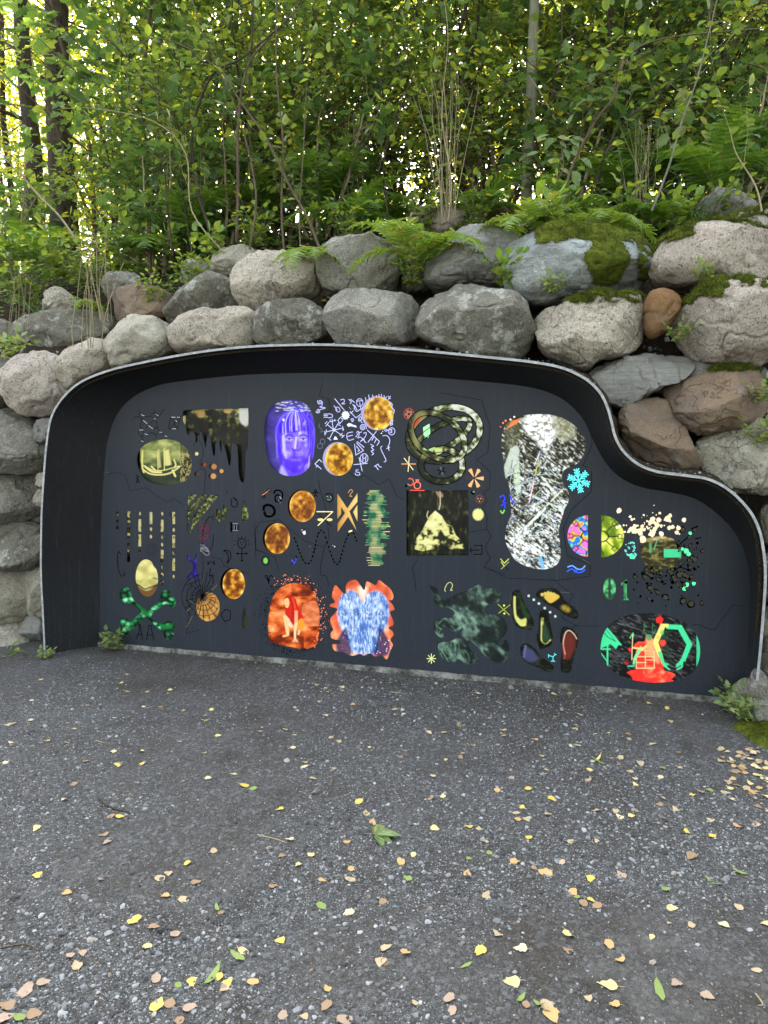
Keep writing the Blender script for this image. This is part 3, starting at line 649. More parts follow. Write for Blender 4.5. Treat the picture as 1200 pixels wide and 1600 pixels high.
poly(rect(284, 650, 290, 667), (222, 214, 158), .9, .6); line([(306, 648), (304, 690)], 6, (14, 12, 8), .6, 1.5); line([(364, 645), (361, 690)], 7, (20, 14, 8), .7, 1.5)
pic('leaf_reflection_picture', rect(282, 636, 391, 757), .03, .32, 'dark picture of painted leaf reflections behind the dripping cut-out')
# 2 ship
ship = EL(256, 722, 43, 35, 0, 48); ship = ship * [1, 1]; hole(crs([(214, 722), (217, 704), (229, 693), (250, 687), (272, 688), (289, 698), (298, 715), (299, 733), (293, 748), (280, 755), (257, 758), (236, 754), (221, 743)], 5))
foliage(rect(208, 682, 304, 762), 4, [(0, (22, 34, 24)), (.45, (52, 66, 40)), (.65, (120, 130, 70)), (1, (196, 200, 120))], 16, 9, lambda X, Y: np.clip((722 - Y) / 60, -.3, .2))
yl = (222, 212, 132)
poly([(246, 704), (249, 702), (252, 730), (247, 732)], yl, .6, 1); poly([(257, 704), (264, 702), (268, 726), (257, 728)], yl, .75, .8); poly([(258, 706), (262, 703), (266, 727), (260, 728)], yl, .6)
line([(246, 704), (247, 738)], .9, yl); line([(256.5, 701), (257, 735)], 1, yl); line([(259, 700), (256, 703), (257, 733)], 1, yl)
line([(223, 704), (222, 720), (223, 732), (225, 738)], 2.6, yl); line(crs([(223, 733), (234, 740), (250, 742), (266, 739), (280, 730)], 6, False), 2.2, yl); line(crs([(224, 727), (238, 734), (254, 735), (270, 731), (280, 728)], 6, False), 1.4, yl)
line(crs([(227, 729), (238, 737), (252, 738)], 6, False), 3, yl); line([(237, 729), (243, 735)], 2.4, yl); line([(223, 704), (250, 705)], 1.2, (150, 160, 90)); line([(272, 718), (275, 726), (273, 731)], 2, yl); line([(270, 735), (274, 744)], 3, yl)
line([(278, 730), (292, 726)], 1.6, yl)
poly(rect(282, 708, 303, 760), lambda X, Y: cramp(nzt(X, Y, 2.2, 2.6, 8, 3), [(0, (60, 60, 26)), (.48, (70, 66, 30)), (.53, (226, 214, 140)), (1, (232, 222, 150))]), .95)
pic('ship_picture', rect(219, 684, 303, 761), .03, .6, 'picture of a sailing ship in yellow line work')
# 3 portrait
face = crs([(414, 686), (414, 662), (420, 642), (433, 629), (450, 625), (468, 627), (482, 636), (490, 654), (493, 680), (491, 706), (485, 727), (472, 740), (455, 744), (439, 741), (424, 728), (417, 708)], 5); hole(face)
poly(rect(410, 620, 498, 748), lambda X, Y: cramp(nzt(X, Y, 14, 7, 12, 4) + np.clip((X - 440) / 120, -.2, .2), [(0, (38, 30, 92)), (.4, (54, 44, 124)), (.6, (62, 52, 150)), (1, (96, 84, 190))]))
pur, blu, whi = (62, 12, 236), (44, 10, 200), (214, 206, 255)
poly(crs([(436, 655), (446, 643), (462, 637), (478, 643), (488, 656), (491, 680), (489, 705), (484, 712), (482, 735), (470, 748), (440, 748), (440, 735), (436, 706), (431, 690), (430, 668)]), lambda X, Y: cramp(nzt(X, Y, 3.2, 14, 14, 4, 8), [(0, (36, 4, 190)), (.42, (62, 10, 240)), (.58, (104, 60, 250)), (.72, (200, 184, 255)), (1, (235, 230, 255))]), 1, 1)
poly(crs([(440, 680), (446, 676), (460, 676), (478, 674), (485, 680), (484, 700), (479, 718), (472, 732), (460, 737), (450, 732), (442, 716), (438, 698)]), lambda X, Y: cramp(nzt(X, Y, 9, 12, 16, 2) * .45 + .24 + np.where(X > 466, .07, -.03) - np.clip((Y - 708) / 90, 0, .3), [(0, (60, 20, 220)), (.34, (84, 44, 232)), (.5, (136, 108, 246)), (.62, (184, 168, 253)), (1, (232, 226, 255))]), 1, 1.5)
poly(crs([(440, 748), (438, 736), (443, 722), (450, 734), (460, 739), (474, 733), (480, 724), (482, 738), (478, 748)]), (96, 60, 236), .8, 2); poly(crs([(436, 742), (440, 728), (446, 736), (450, 748), (438, 748)]), whi, .5, 2); poly(crs([(440, 684), (445, 680), (446, 700), (448, 716), (442, 706)]), (196, 186, 255), .85, 1.5)
for x_, e in ((452, 1), (474, -1)):
    line(crs([(x_ - 6, 682 + .5 * e), (x_, 679), (x_ + 6, 682 - .5 * e)], 4, False), 2.2, (40, 4, 180), .9, .7); poly(EL(x_, 686, 5.4, 2.6), (190, 176, 250), .9, .7); line([(x_ - 4.5, 685), (x_ + 4.5, 685)], 1.4, (30, 4, 150), .9, .5); poly(EL(x_, 686, 1.7, 1.7), (20, 4, 110), 1, .5)
    line(crs([(x_ - 6, 691), (x_, 693), (x_ + 6, 691)], 4, False), 1, (60, 24, 200), .8, .7)
line([(463, 684), (461, 700)], 2.4, (214, 204, 255), .9, 1); line(crs([(456, 701), (459, 704), (463, 703), (467, 704), (470, 700)], 4, False), 1.6, (48, 10, 190), .95, .6)
line(crs([(453, 715), (458, 714), (463, 715), (468, 714), (473, 715)], 4, False), 1.5, (70, 24, 210), .8, .5); line([(456, 719), (470, 719)], 1.5, (130, 104, 246), .9, .6)
line(crs([(452, 705), (450, 710)], 3, False), .8, (90, 50, 226), .6, .7); line(crs([(474, 704), (476, 710)], 3, False), .8, (90, 50, 226), .6, .7); line(crs([(446, 724), (452, 733), (461, 737), (471, 732), (479, 722)], 5, False), 1.4, (48, 14, 200), .6, 1)
for k in range(34):                      # fringe and hair strands
    x_ = 438 + k * 1.45; line(crs([(461 + (x_ - 461) * .3, 641), (x_ - 1, 656), (x_ + (x_ - 462) * .1, 673 + rgp.uniform(-4, 4) + abs(x_ - 462) * .35)], 5, False), rgp.uniform(.7, 1.5), rgp.choice([whi, pur, pur, (150, 130, 255), blu]), .75, .5)
for s_ in (-1, 1):
    for k in range(9): x_ = 461 + s_ * (21 + k); line(crs([(461 + s_ * 12, 645), (x_, 668), (x_ - s_ * 1, 700 + k * 2)], 5, False), 1.4, rgp.choice([pur, blu, (120, 96, 250)]), .8, .6)
for k in range(46): x_, y_ = rgp.uniform(430, 484), rgp.uniform(626, 644); line([(x_, y_), (x_ + rgp.uniform(2, 5), y_)], 1.2, (206, 216, 214), .8, .5)
poly(EL(443, 656, 1.6, 2), (240, 240, 255), .9, .6)
pic('portrait_picture', rect(411, 622, 496, 747), .022, .72, 'purple portrait of a long-haired person with a fringe')
# 4 golden sun discs
def sun(cx, cy, rx, ry, seed, dark, crescent, bright):
    st = [(0, (70, 38, 6)), (.35, (124, 74, 14)), (.5, (186, 124, 24)), (.62, (222, 170, 48)), (.78, (246, 214, 96)), (1, (255, 244, 190))] if bright else [(0, (64, 30, 4)), (.38, (112, 58, 10)), (.52, (164, 96, 18)), (.66, (206, 140, 40)), (.82, (240, 190, 84)), (1, (255, 236, 170))]
    def f(X, Y):
        r = np.hypot((X - cx) / rx, (Y - cy) / ry)
        return cramp(nzt(X, Y, 7, 7, seed, 5) * 1.25 - .1 + np.clip(r - .8, 0, .3) * .9 - dark * np.exp(-((X - cx) ** 2 + (Y - cy) ** 2) / 120), st)
    pts = EL(cx, cy, rx, ry, 0, 48); poly(EL(cx, cy, rx + 4, ry + 4), f); hole(EL(cx - crescent * .5, cy - .4, rx + crescent * .5 + .3, ry + .8, 0, 56))
    pic('sun_disc', pts, .026, .62, None)
sun(592, 646, 23, 26, 21, -.02, 5, True); sun(530, 717.5, 21.5, 25.5, 23, .02, 4.5, True)
sun(473, 791, 20.5, 24.5, 25, .02, 3, False); sun(433.5, 841.5, 19.5, 24, 27, .16, 3.5, False); sun(365.5, 912.5, 17.5, 23.5, 29, .05, 4, False)
# 5 knot of rings: strips with leaf reflections painted in (glowing inlays, see below)
foliage(rect(630, 628, 762, 762), 33, [(0, (8, 12, 8)), (.42, (28, 34, 16)), (.54, (70, 76, 34)), (.62, (130, 136, 70)), (.70, (206, 214, 190)), (1, (250, 252, 250))], 6, 4, lambda X, Y: np.clip((X - 690) / 220, -.12, .25) + np.clip((650 - Y) / 150, -.07, .1), 20)
poly(crs([(648, 650), (656, 644), (666, 650), (655, 700), (668, 712), (664, 716), (650, 704), (644, 680)]), (150, 150, 92), .8, 3); poly([(643, 664), (658, 646), (655, 660), (645, 668)], (196, 70, 48), .9, 1)
poly([(660, 702), (676, 684), (684, 690), (676, 706)], (190, 226, 150), .9, .6); poly([(678, 700), (690, 700), (693, 711), (682, 711)], (214, 226, 140), .95, .5); poly([(660, 668), (670, 662), (672, 676), (664, 684)], (170, 240, 150), 1, .5); line([(664, 672), (670, 678)], 2, (60, 190, 140))
# 6 mountain picture over painted, glowing reflections of the wood
mr = rect(635, 766, 732, 868); hole(mr)
foliage(rect(632, 762, 736, 872), 41, [(0, (4, 7, 5)), (.5, (12, 18, 9)), (.62, (36, 42, 20)), (.75, (84, 84, 46)), (1, (160, 150, 100))], 4, 9)
for x_ in (641, 652, 664, 705, 714, 724): line([(x_, 764), (x_ + rgp.uniform(-2, 2), 845)], rgp.uniform(3, 7), (5, 5, 4), .7, 2)
line([(687.5, 768), (688, 788), (686, 796)], 1.5, (214, 206, 170)); poly(crs([(681, 768), (690, 770), (692, 776), (686, 777)]), (196, 160, 130), .7, 1.2)
poly([(648, 858), (650, 842), (660, 828), (672, 806), (680, 798), (690, 806), (697, 818), (706, 822), (712, 836), (722, 846), (725, 857), (705, 858), (690, 850), (676, 858), (660, 861)], lambda X, Y: cramp(nzt(X, Y, 8, 7, 43, 5) + np.where((Y < 828), .13, -.02), [(0, (12, 14, 8)), (.43, (40, 42, 22)), (.5, (180, 178, 104)), (.6, (232, 228, 150)), (1, (250, 248, 196))]), 1, .7)
line(crs([(669, 799), (667, 806), (671, 811), (676, 806)], 5, False), 1.4, (214, 212, 140), .9)
pic('mountain_picture', rect(636.5, 764, 735, 871), .03, .5, 'square picture of a pale rock peak over painted reflections of a dark wood')
# 7 mirror-like figure: sky and tree reflections painted in under the shards
blob = crs([(783, 690), (786, 672), (795, 658), (812, 650), (840, 647), (866, 649), (888, 658), (904, 672), (914, 688), (914, 704), (906, 720), (896, 728), (882, 734), (878, 745), (880, 758), (888, 768), (888, 784), (882, 795), (878, 810), (873, 828), (875, 850), (876, 868), (870, 882), (856, 889), (838, 889), (820, 884), (805, 875), (795, 860), (789, 842), (792, 820), (798, 804), (797, 780), (796, 762), (788, 742), (787, 722), (785, 710)], 5); hole(blob)
foliage(rect(778, 642, 920, 895), 51, [(0, (8, 8, 14)), (.34, (24, 24, 22)), (.46, (84, 84, 66)), (.58, (150, 152, 136)), (.7, (226, 232, 236)), (1, (255, 255, 255))], 6, 2.0, lambda X, Y: (nzt(X, Y, 22, 22, 57, 3) - .5) * .5 + (nzt(X, Y, 2.2, 2.2, 58, 2) - .5) * .45 + .16 * np.exp(-((X - 846) / 24.) ** 2 - ((Y - 670) / 22.) ** 2) + .07 * (Y > 820) - .07 * np.exp(-((X - 815) / 30.) ** 2 - ((Y - 775) / 28.) ** 2) - .05 * (np.abs(Y - 712) < 22) - .03, 38)
poly(wobble(crs([(822, 649), (862, 649), (872, 668), (862, 690), (850, 704), (838, 690), (822, 674)]), 5, 59, 7), lambda X, Y: cramp(nzt(X, Y, 3.5, 3, 60, 5), [(0, (60, 58, 36)), (.36, (150, 152, 126)), (.46, (238, 242, 246)), (1, (255, 255, 255))]), .95, 2.5); poly(crs([(862, 650), (888, 655), (900, 676), (884, 690), (868, 676)]), lambda X, Y: cramp(nzt(X, Y, 4, 4, 53, 5), [(0, (70, 66, 40)), (.5, (150, 150, 112)), (1, (240, 244, 240))]), .7, 3)
poly(crs([(790, 664), (806, 656), (814, 682), (800, 706), (788, 700)]), lambda X, Y: cramp(nzt(X, Y, 3, 3, 55, 5), [(0, (14, 18, 10)), (.5, (60, 66, 36)), (.75, (150, 150, 110)), (1, (200, 200, 180))]), .8, 3)
poly([(790, 671), (800, 658), (813, 654), (810, 660), (796, 668)], (238, 128, 66), .95, .7)
poly([(798, 700), (808, 696), (812, 704), (808, 722), (797, 741), (790, 748), (787, 730)], (196, 208, 194), .85, 1.); poly([(803, 728), (811, 720), (814, 770), (807, 772), (803, 755)], (190, 206, 178), .95, .7)
line([(844, 708), (836, 742)], 1.8, (190, 190, 90)); line([(845, 706), (842, 718)], 1.8, (80, 130, 200)); line([(834, 752), (827, 784)], 2.2, (226, 190, 206)); line([(815, 768), (885, 798)], 3.4, (206, 216, 214), .9); line([(852, 794), (800, 846)], 4.2, (226, 236, 226), .95); line([(878, 766), (836, 808)], 2.2, (240, 236, 222), .9)
for k in range(420):
    x_ = rgp.uniform(790, 886); y_ = rgp.uniform(725, 886); an = rgp.gauss(-.75 if x_ < 850 else .6, .55); L_ = rgp.uniform(3, 15) * (1 if rgp.random() < .8 else 1.8)
    line([(x_, y_), (x_ + L_ * math.cos(an), y_ + L_ * math.sin(an))], rgp.uniform(.5, 1.6), rgp.choice([(236, 240, 244), (206, 222, 232), (20, 18, 36), (14, 14, 22), (190, 206, 170), (120, 140, 170), (32, 34, 66)]), .8, .3)
for k in range(26):
    x_ = rgp.uniform(800, 905); y_ = rgp.uniform(665, 735); line([(x_, y_), (x_ + rgp.uniform(-12, 12), y_ + rgp.uniform(4, 14))], .6, rgp.choice([(40, 34, 26), (230, 234, 236), (90, 80, 60)]), .7, .3)
poly([(840, 872), (846, 868), (852, 888), (846, 889)], (120, 180, 220), .9)
pic('shard_picture', rect(779, 643, 919, 894), .02, .72, 'tall figure-of-eight picture of bright shards and painted sky reflections')
# 8 two halves of a stained glass wheel
def wheel(cx, cy, rx, ry, side, stops, seed, nm):
    t = np.radians(np.linspace(90, 270, 26) if side < 0 else np.linspace(-90, 90, 26)); pts = np.stack([cx + rx * np.cos(t), cy + ry * np.sin(t)], -1)
    poly(rect(cx - (rx + 4 if side < 0 else 3), cy - ry - 4, cx + (3 if side < 0 else rx + 4), cy + ry + 4), lambda X, Y: cramp(nzt(X, Y, 14, 11, seed, 3, 25) * 1.5 - .25, stops))
    hole(pts); blk = (10, 12, 16)
    for k in range(-2, 3):
        a = R(k * 45) + (math.pi if side < 0 else 0); c, s = math.cos(a), math.sin(a); q = lambda r, w_: (cx + rx * r * c - 26 * w_ * s, cy + ry * r * s + 26 * w_ * c)
        line([q(.32, 0), q(.72, 0)], 1.7, blk)
        line([q(1.05, -.12), q(.74, -.12), q(.74, .12), q(1.05, .12)], 1.5, blk); line([q(.9, -.12), q(.9, .12)], .8, blk)
    line(EL(cx, cy, rx * .32, ry * .26), 2, blk); line([(cx, cy - ry), (cx, cy + ry)], 1.2, blk)
    pic('stained_glass_half', pts * 1.0, .004, .75, nm)
wheel(919, 837.5, 32.5, 32.5, -1, [(0, (240, 120, 220)), (.3, (232, 110, 214)), (.38, (250, 130, 60)), (.46, (250, 200, 60)), (.52, (90, 210, 130)), (.58, (30, 60, 220)), (.7, (40, 150, 240)), (.8, (230, 110, 230)), (1, (250, 90, 160))], 61, 'pink, blue and orange half of a wheel window')
wheel(939, 838, 36, 33, 1, [(0, (60, 80, 20)), (.4, (110, 140, 26)), (.6, (190, 206, 60)), (.8, (226, 230, 110)), (1, (240, 240, 160))], 63, 'yellow-green half of a wheel window')
# 9 splashed window with a landscape
scn = wobble(crs([(1002, 850), (1010, 842), (1030, 838), (1048, 841), (1060, 850), (1068, 862), (1065, 874), (1056, 880), (1050, 890), (1034, 888), (1030, 896), (1018, 894), (1012, 886), (1004, 876), (1000, 862)], 7), 2.5, 71, 4); hole(scn)
foliage(rect(994, 832, 1076, 905), 73, [(0, (16, 16, 10)), (.4, (52, 50, 26)), (.55, (110, 104, 52)), (.75, (176, 160, 96)), (1, (236, 220, 180))], 6, 3, lambda X, Y: np.clip((846 - Y) / 20, -.1, .3))
poly(rect(1037, 858, 1064, 871), (72, 214, 150), 1, .4); poly(rect(1014, 848, 1018, 864), (92, 190, 120), .7, .7); line([(1026, 845), (1022, 858)], 1.6, (120, 210, 160), .7)
pic('landscape_picture', rect(996, 834, 1073, 902), .02, .55)
# 10 numerals 01
z0 = np.concatenate([EL(952.3, 920, 9.6, 17.5, 0, 40)]); hole(EL(952.3, 920, 9.9, 17.6, 0, 40))
foliage(rect(938, 898, 986, 942), 75, [(0, (12, 40, 20)), (.4, (40, 96, 56)), (.6, (90, 190, 120)), (1, (170, 240, 190))], 6, 7)
poly(rect(978, 902, 984, 942), (74, 196, 130), .7, 2)
line([(952.3, 905), (952.3, 935)], 3.6, (44, 52, 66)); one = [(970, 912), (979, 905), (979.5, 934), (982, 936), (982, 938), (971, 938), (971, 936), (974, 934), (974, 913), (971, 916)]; hole(one)
pic('numeral_glass', rect(940, 900, 964, 940), .006, .6, 'numeral 0 in green glass'); pic('numeral_glass', rect(968, 902, 985, 941), .006, .6, 'numeral 1 in green glass')
# 11 oval with red and green figures
ov = crs([(938.5, 1008), (943, 990), (955, 974), (975, 963), (1000, 958), (1028, 959), (1055, 966), (1077, 978), (1089, 994), (1094, 1013), (1092, 1033), (1083, 1050), (1066, 1061), (1043, 1066), (1016, 1067), (985, 1062), (960, 1051), (945, 1035), (939, 1020)], 5); hole(ov)
foliage(rect(934, 953, 1098, 1070), 81, [(0, (8, 8, 9)), (.5, (16, 17, 18)), (.66, (58, 60, 62)), (1, (120, 124, 124))], 7, 2.2, None, 22)
gr, rd = (64, 214, 148), (232, 44, 36)
poly(crs([(1036, 990), (1048, 985), (1040, 1005), (1050, 1036), (1040, 1022), (1034, 1005)]), (20, 60, 34), .8, 3)
poly(wobble(crs([(1012, 994), (1022, 1000), (1030, 1012), (1036, 1030), (1037, 1046), (1048, 1050), (1054, 1054), (1048, 1062), (1050, 1068), (990, 1068), (988, 1058), (980, 1050), (986, 1047), (993, 1044), (994, 1020), (990, 1010), (996, 1003), (1006, 1003)], 6), 2, 83, 7), lambda X, Y: cramp(nzt(X, Y, 9, 7, 85, 4), [(0, (200, 20, 20)), (.5, (236, 52, 44)), (.7, (248, 100, 70)), (1, (255, 190, 130))]), 1, .5)
poly(crs([(1025, 967), (1030, 963), (1036, 967), (1034, 974), (1033, 982), (1030, 984), (1030, 974), (1026, 973)]), rd); line([(1032, 958), (1032, 966)], .9, rd); poly(crs([(1030, 1002), (1038, 1000), (1040, 1006), (1034, 1010)]), (232, 70, 56)); poly(crs([(981, 1014), (985, 1012), (988, 1015), (985, 1019)]), rd); line(crs([(980, 1032), (976, 1035), (978, 1038), (982, 1035)], 5, False), 1.5, (180, 30, 40))
poly(crs([(1010, 992), (1020, 1000), (1026, 1016), (1030, 1036), (1020, 1030), (1012, 1012)]), (250, 176, 130), .7, 2)
# arm shapes
def limb(pts, w0, col):
    pts = np.array(pts, float); L, Rr = [], []
    for k in range(len(pts)):
        t = pts[min(k + 1, len(pts) - 1)] - pts[max(k - 1, 0)]; t = t / (np.hypot(*t) + 1e-9); nrm = np.array([-t[1], t[0]]); wk = w0[k] if hasattr(w0, '__len__') else w0
        L.append(pts[k] + nrm * wk / 2); Rr.append(pts[k] - nrm * wk / 2)
    poly(L + Rr[::-1], col, 1, .4)
limb([(1041, 979), (1062, 980), (1077, 1007), (1067, 1032)], [7, 9, 9, 7], gr); limb([(1067, 1030), (1062, 1037), (1056, 1042)], [6, 5, 2], gr); line([(1066, 1036), (1065, 1042), (1058, 1046)], 2.4, gr); line([(1064, 1034), (1057, 1038)], 1.8, gr)
limb([(1044, 978), (1036, 977), (1024, 1003), (1032, 1026)], [6, 8, 9, 7], (238, 222, 120)); limb([(1030, 1018), (1036, 1036), (1042, 1042)], [6, 5, 3], (84, 210, 140)); line([(1038, 1036), (1044, 1038)], 1.8, gr); line([(1037, 1040), (1046, 1046)], 2.2, gr); poly(EL(1034, 988, 3, 4), (90, 200, 110), .8, 1); poly(EL(1028, 996, 3, 3), (250, 190, 90), .8, 1)
# seated figure on a chequered chair
cr_ = (246, 214, 150)
for q in (rect(994, 1026, 1022, 1044),): line(q + [q[0]], 1.3, cr_)
line([(1008, 1014), (1008, 1044)], 1.2, cr_); line([(994, 1035), (1010, 1035)], 1.1, cr_); line([(1010, 1031), (1022, 1031)], 1.1, cr_); line([(994, 1026), (1002, 1016), (1022, 1018), (1022, 1028)], 1.1, cr_)
limb([(1003, 1011), (997, 1019), (991, 1030), (990, 1038)], [5, 5, 4, 3], (126, 220, 150)); line([(991, 1040), (981, 1041)], 1.8, gr); limb([(1012, 1008), (1004, 1014), (988, 1012)], [4, 3.5, 2.4], (210, 214, 120)); line([(988.5, 990), (987, 1031)], 1.2, cr_); line([(984, 997), (989, 989), (990, 993)], 1.6, gr)
poly([(1011, 1002), (1020, 1002), (1021, 1026), (1008, 1024)], (244, 170, 110), .8, .8); poly(EL(1014, 996, 4.5, 5), (60, 150, 96), .9, .7); line([(1005, 985), (1012, 994)], 1, (60, 140, 90)); line([(1024, 985), (1018, 993)], 1, (60, 140, 90))
for x_ in (1006, 1019): line([(x_, 974), (x_, 986)], .9, (40, 120, 74)); line([(x_, 974), (x_ + 3, 977), (x_, 980)], .9, (40, 120, 74))
# left green fan and right strip
poly([(937, 1000), (946, 977), (972, 1008), (966, 1008), (962, 1014), (954, 1006), (946, 1010), (936, 1014)], gr); line([(942, 987), (950, 996), (962, 1002)], 1.1, (8, 20, 16)); line([(948, 985), (960, 1000)], .7, (8, 20, 16)); line([(936, 1014), (953, 1014)], 2.4, gr); line([(949, 1006), (949, 1040)], 2.4, gr); line([(937, 1018), (949, 1034)], 1.6, gr); poly([(1088, 990), (1096, 1010), (1094, 1030), (1088, 1042)], (60, 196, 140))
pic('figure_picture', rect(935, 955, 1097, 1069), .008, .68, 'oval picture of green arms and a seated figure over red smoke')
# 12 smoke-green spreading form
octo = crs([(670, 915), (677, 916), (684, 921), (687, 933), (700, 935), (712, 929), (730, 922), (744, 915), (752, 912), (753, 920), (760, 920), (772, 919), (782, 925), (783, 935), (774, 943), (760, 946), (757, 955), (768, 960), (783, 963), (791, 973), (792, 985), (786, 996), (779, 1003), (781, 1009), (786, 1006), (787, 1000), (793, 1002), (796, 1014), (795, 1028), (786, 1035), (772, 1034), (756, 1024), (746, 1012), (736, 1004), (731, 1006), (735, 1015), (744, 1024), (748, 1031), (742, 1037), (728, 1038), (716, 1030), (708, 1036), (696, 1032), (686, 1022), (684, 1008), (692, 1003), (706, 1001), (718, 992), (723, 984), (722, 981), (714, 987), (704, 986), (696, 980), (690, 984), (693, 994), (690, 997), (682, 992), (677, 980), (680, 970), (692, 966), (707, 962), (710, 957), (700, 950), (686, 948), (677, 938), (676, 926)], 4); hole(octo)
foliage(rect(668, 908, 800, 1040), 91, [(0, (14, 22, 22)), (.38, (30, 40, 38)), (.52, (60, 80, 72)), (.66, (106, 136, 120)), (1, (180, 206, 186))], 13, 9, lambda X, Y: -.16 * np.clip((X - 742) / 30, 0, 1) * (Y > 945) + .10 * np.exp(-((X - 700) / 26.) ** 2 - ((Y - 1005) / 26.) ** 2), 50)
for k in range(26):
    x_ = rgp.uniform(682, 735); y_ = rgp.uniform(960, 1034); line(crs([(x_, y_), (x_ + rgp.uniform(-8, 8), y_ + rgp.uniform(3, 9)), (x_ + rgp.uniform(-14, 14), y_ + rgp.uniform(8, 20))], 4, False), .8, (150, 206, 172), .35, .8)
pic('smoke_picture', rect(668, 908, 800, 1041), .012, .5, 'grey-green smoke picture in a spreading many-lobed cut-out')
# 13 five footprints
def foot(pts, seed, paint, label):
    p = crs(pts, 5); hole(p); x0, y0 = p.min(0) - 3; x1, y1 = p.max(0) + 3
    foliage(rect(x0, y0, x1, y1), seed, [(0, (6, 7, 6)), (.5, (14, 17, 12)), (.7, (40, 48, 34)), (1, (90, 100, 80))], 6, 3); paint(); pic('footprint_picture', rect(x0, y0, x1, y1), .012, .5, label)
yw = (226, 226, 130)
foot([(803, 923), (809, 921), (814, 926), (818, 938), (826, 954), (833, 968), (834, 980), (829, 984), (818, 983), (806, 978), (801, 968), (800, 955), (797, 938), (798, 928)], 101,
     lambda: (line(crs([(804, 933), (804, 950), (806, 965), (812, 974), (820, 976)], 5, False), 3.4, yw, .95, .9), poly(crs([(806, 962), (814, 968), (822, 966), (821, 977), (812, 977)]), yw, .9, 1), poly(crs([(812, 935), (820, 950), (826, 966), (818, 960)]), (40, 80, 34), .7, 3)), 'footprint picture with a yellow-green outline, leftmost upper one')
foot([(837, 928), (842, 922), (852, 919), (866, 919), (876, 927), (882, 937), (890, 944), (899, 951), (904, 960), (901, 967), (893, 966), (880, 959), (868, 950), (856, 945), (845, 938), (838, 933)], 103,
     lambda: (poly(crs([(854, 938), (850, 932), (856, 926), (866, 927), (874, 932), (868, 938), (860, 942)]), (230, 196, 84), .95, 1), [poly(EL(847 + k * 4.6, 929 - min(k, 2) * 1.6 + max(0, k - 2), 2.6 - .25 * k, 2.6 - .2 * k), (232, 204, 100), .95, .5) for k in range(5)], poly(EL(884, 951, 7, 4, 30), (200, 170, 60), .7, 2.5)), 'golden barefoot print with toes, uppermost one')
foot([(843, 957), (849, 953), (856, 956), (859, 970), (862, 985), (864, 998), (860, 1008), (852, 1013), (844, 1014), (840, 1004), (838, 995), (841, 985), (842, 970)], 105,
     lambda: (poly(crs([(848, 970), (856, 985), (858, 1000), (848, 1004), (845, 985)]), (44, 78, 50), .8, 2.5), line(crs([(846, 966), (846, 985), (846, 1000), (852, 1006), (860, 1000)], 5, False), 1.8, yw, .95, .7), line([(848, 966), (847, 975)], 3, yw, .8, 1)), 'green footprint picture, middle one')
foot([(876, 988), (879, 980), (886, 979), (897, 985), (903, 995), (902, 1012), (897, 1025), (894, 1040), (891, 1050), (882, 1051), (876, 1046), (876, 1030), (878, 1015), (875, 1002)], 107,
     lambda: (poly(crs([(882, 990), (894, 990), (899, 1004), (894, 1022), (886, 1030), (880, 1012)]), (112, 44, 34), .85, 3), line(crs([(883, 1022), (880, 1006), (883, 990), (889, 985), (896, 990), (901, 998)], 5, False), 1.5, (236, 206, 180), .95, .5), line([(880, 1008), (882, 1028)], 2.5, (200, 80, 60), .7, 1.5)), 'red footprint picture, rightmost one')
foot([(813, 1012), (818, 1005), (826, 1006), (836, 1014), (845, 1025), (857, 1034), (865, 1042), (863, 1050), (852, 1049), (838, 1042), (824, 1036), (815, 1027)], 109,
     lambda: (poly(crs([(817, 1020), (822, 1012), (832, 1016), (840, 1030), (830, 1034), (820, 1030)]), (74, 76, 118), .8, 2.5), [poly(EL(817 + k * .6 + 1.5, 1026 - k * 4, 1.9, 1.9), (110, 112, 160), .8, .6) for k in range(5)]), 'bluish footprint picture, lowest one')
# 14 orange picture with crouching woman
orp = wobble(crs([(421, 1000), (418, 978), (420, 958), (424, 938), (434, 922), (448, 913), (464, 911), (480, 913), (490, 922), (495, 938), (499, 955), (499, 985), (497, 1002), (490, 1011), (470, 1014), (448, 1010), (432, 1006)], 9), 1.4, 111, 3); hole(orp)
foliage(rect(414, 905, 504, 1018), 113, [(0, (46, 12, 6)), (.36, (110, 34, 10)), (.5, (186, 72, 22)), (.64, (232, 118, 54)), (.8, (246, 166, 104)), (1, (255, 210, 160))], 17, 10, lambda X, Y: -.12 * ((Y < 932) & (X > 455)) - .18 * np.clip((Y - 985) / 20, 0, 1) * (X < 475) - .10 * np.clip((440 - X) / 15, 0, 1) * (Y < 950) + .06)
poly(wobble(crs([(470, 957), (476, 944), (486, 940), (497, 943), (500, 974), (480, 976), (468, 966)]), 1.5, 115, 5), lambda X, Y: cramp(nzt(X, Y, 5, 4, 117, 4), [(0, (150, 62, 30)), (.5, (214, 112, 66)), (1, (246, 170, 120))]), 1, .7)
line([(452, 978), (500, 977)], 2.2, (240, 140, 80), .8, 1)
poly(crs([(451, 934), (456, 932), (462, 936), (466, 948), (473, 962), (474, 974), (462, 976), (452, 974), (446, 962), (446, 948), (446, 938)]), (206, 30, 20)); poly(EL(453, 939, 6.2, 7.5), (206, 34, 22)); poly(crs([(445, 941), (446, 936), (450, 935), (452, 942), (450, 949), (446, 948)]), (252, 196, 130)); line([(447, 940.5), (449, 940.2)], .8, (120, 40, 20)); line([(446.5, 946), (448.5, 946)], .7, (180, 50, 40)); line(crs([(446, 934), (452, 931), (458, 934), (460, 942)], 5, False), 2.4, (170, 20, 14))
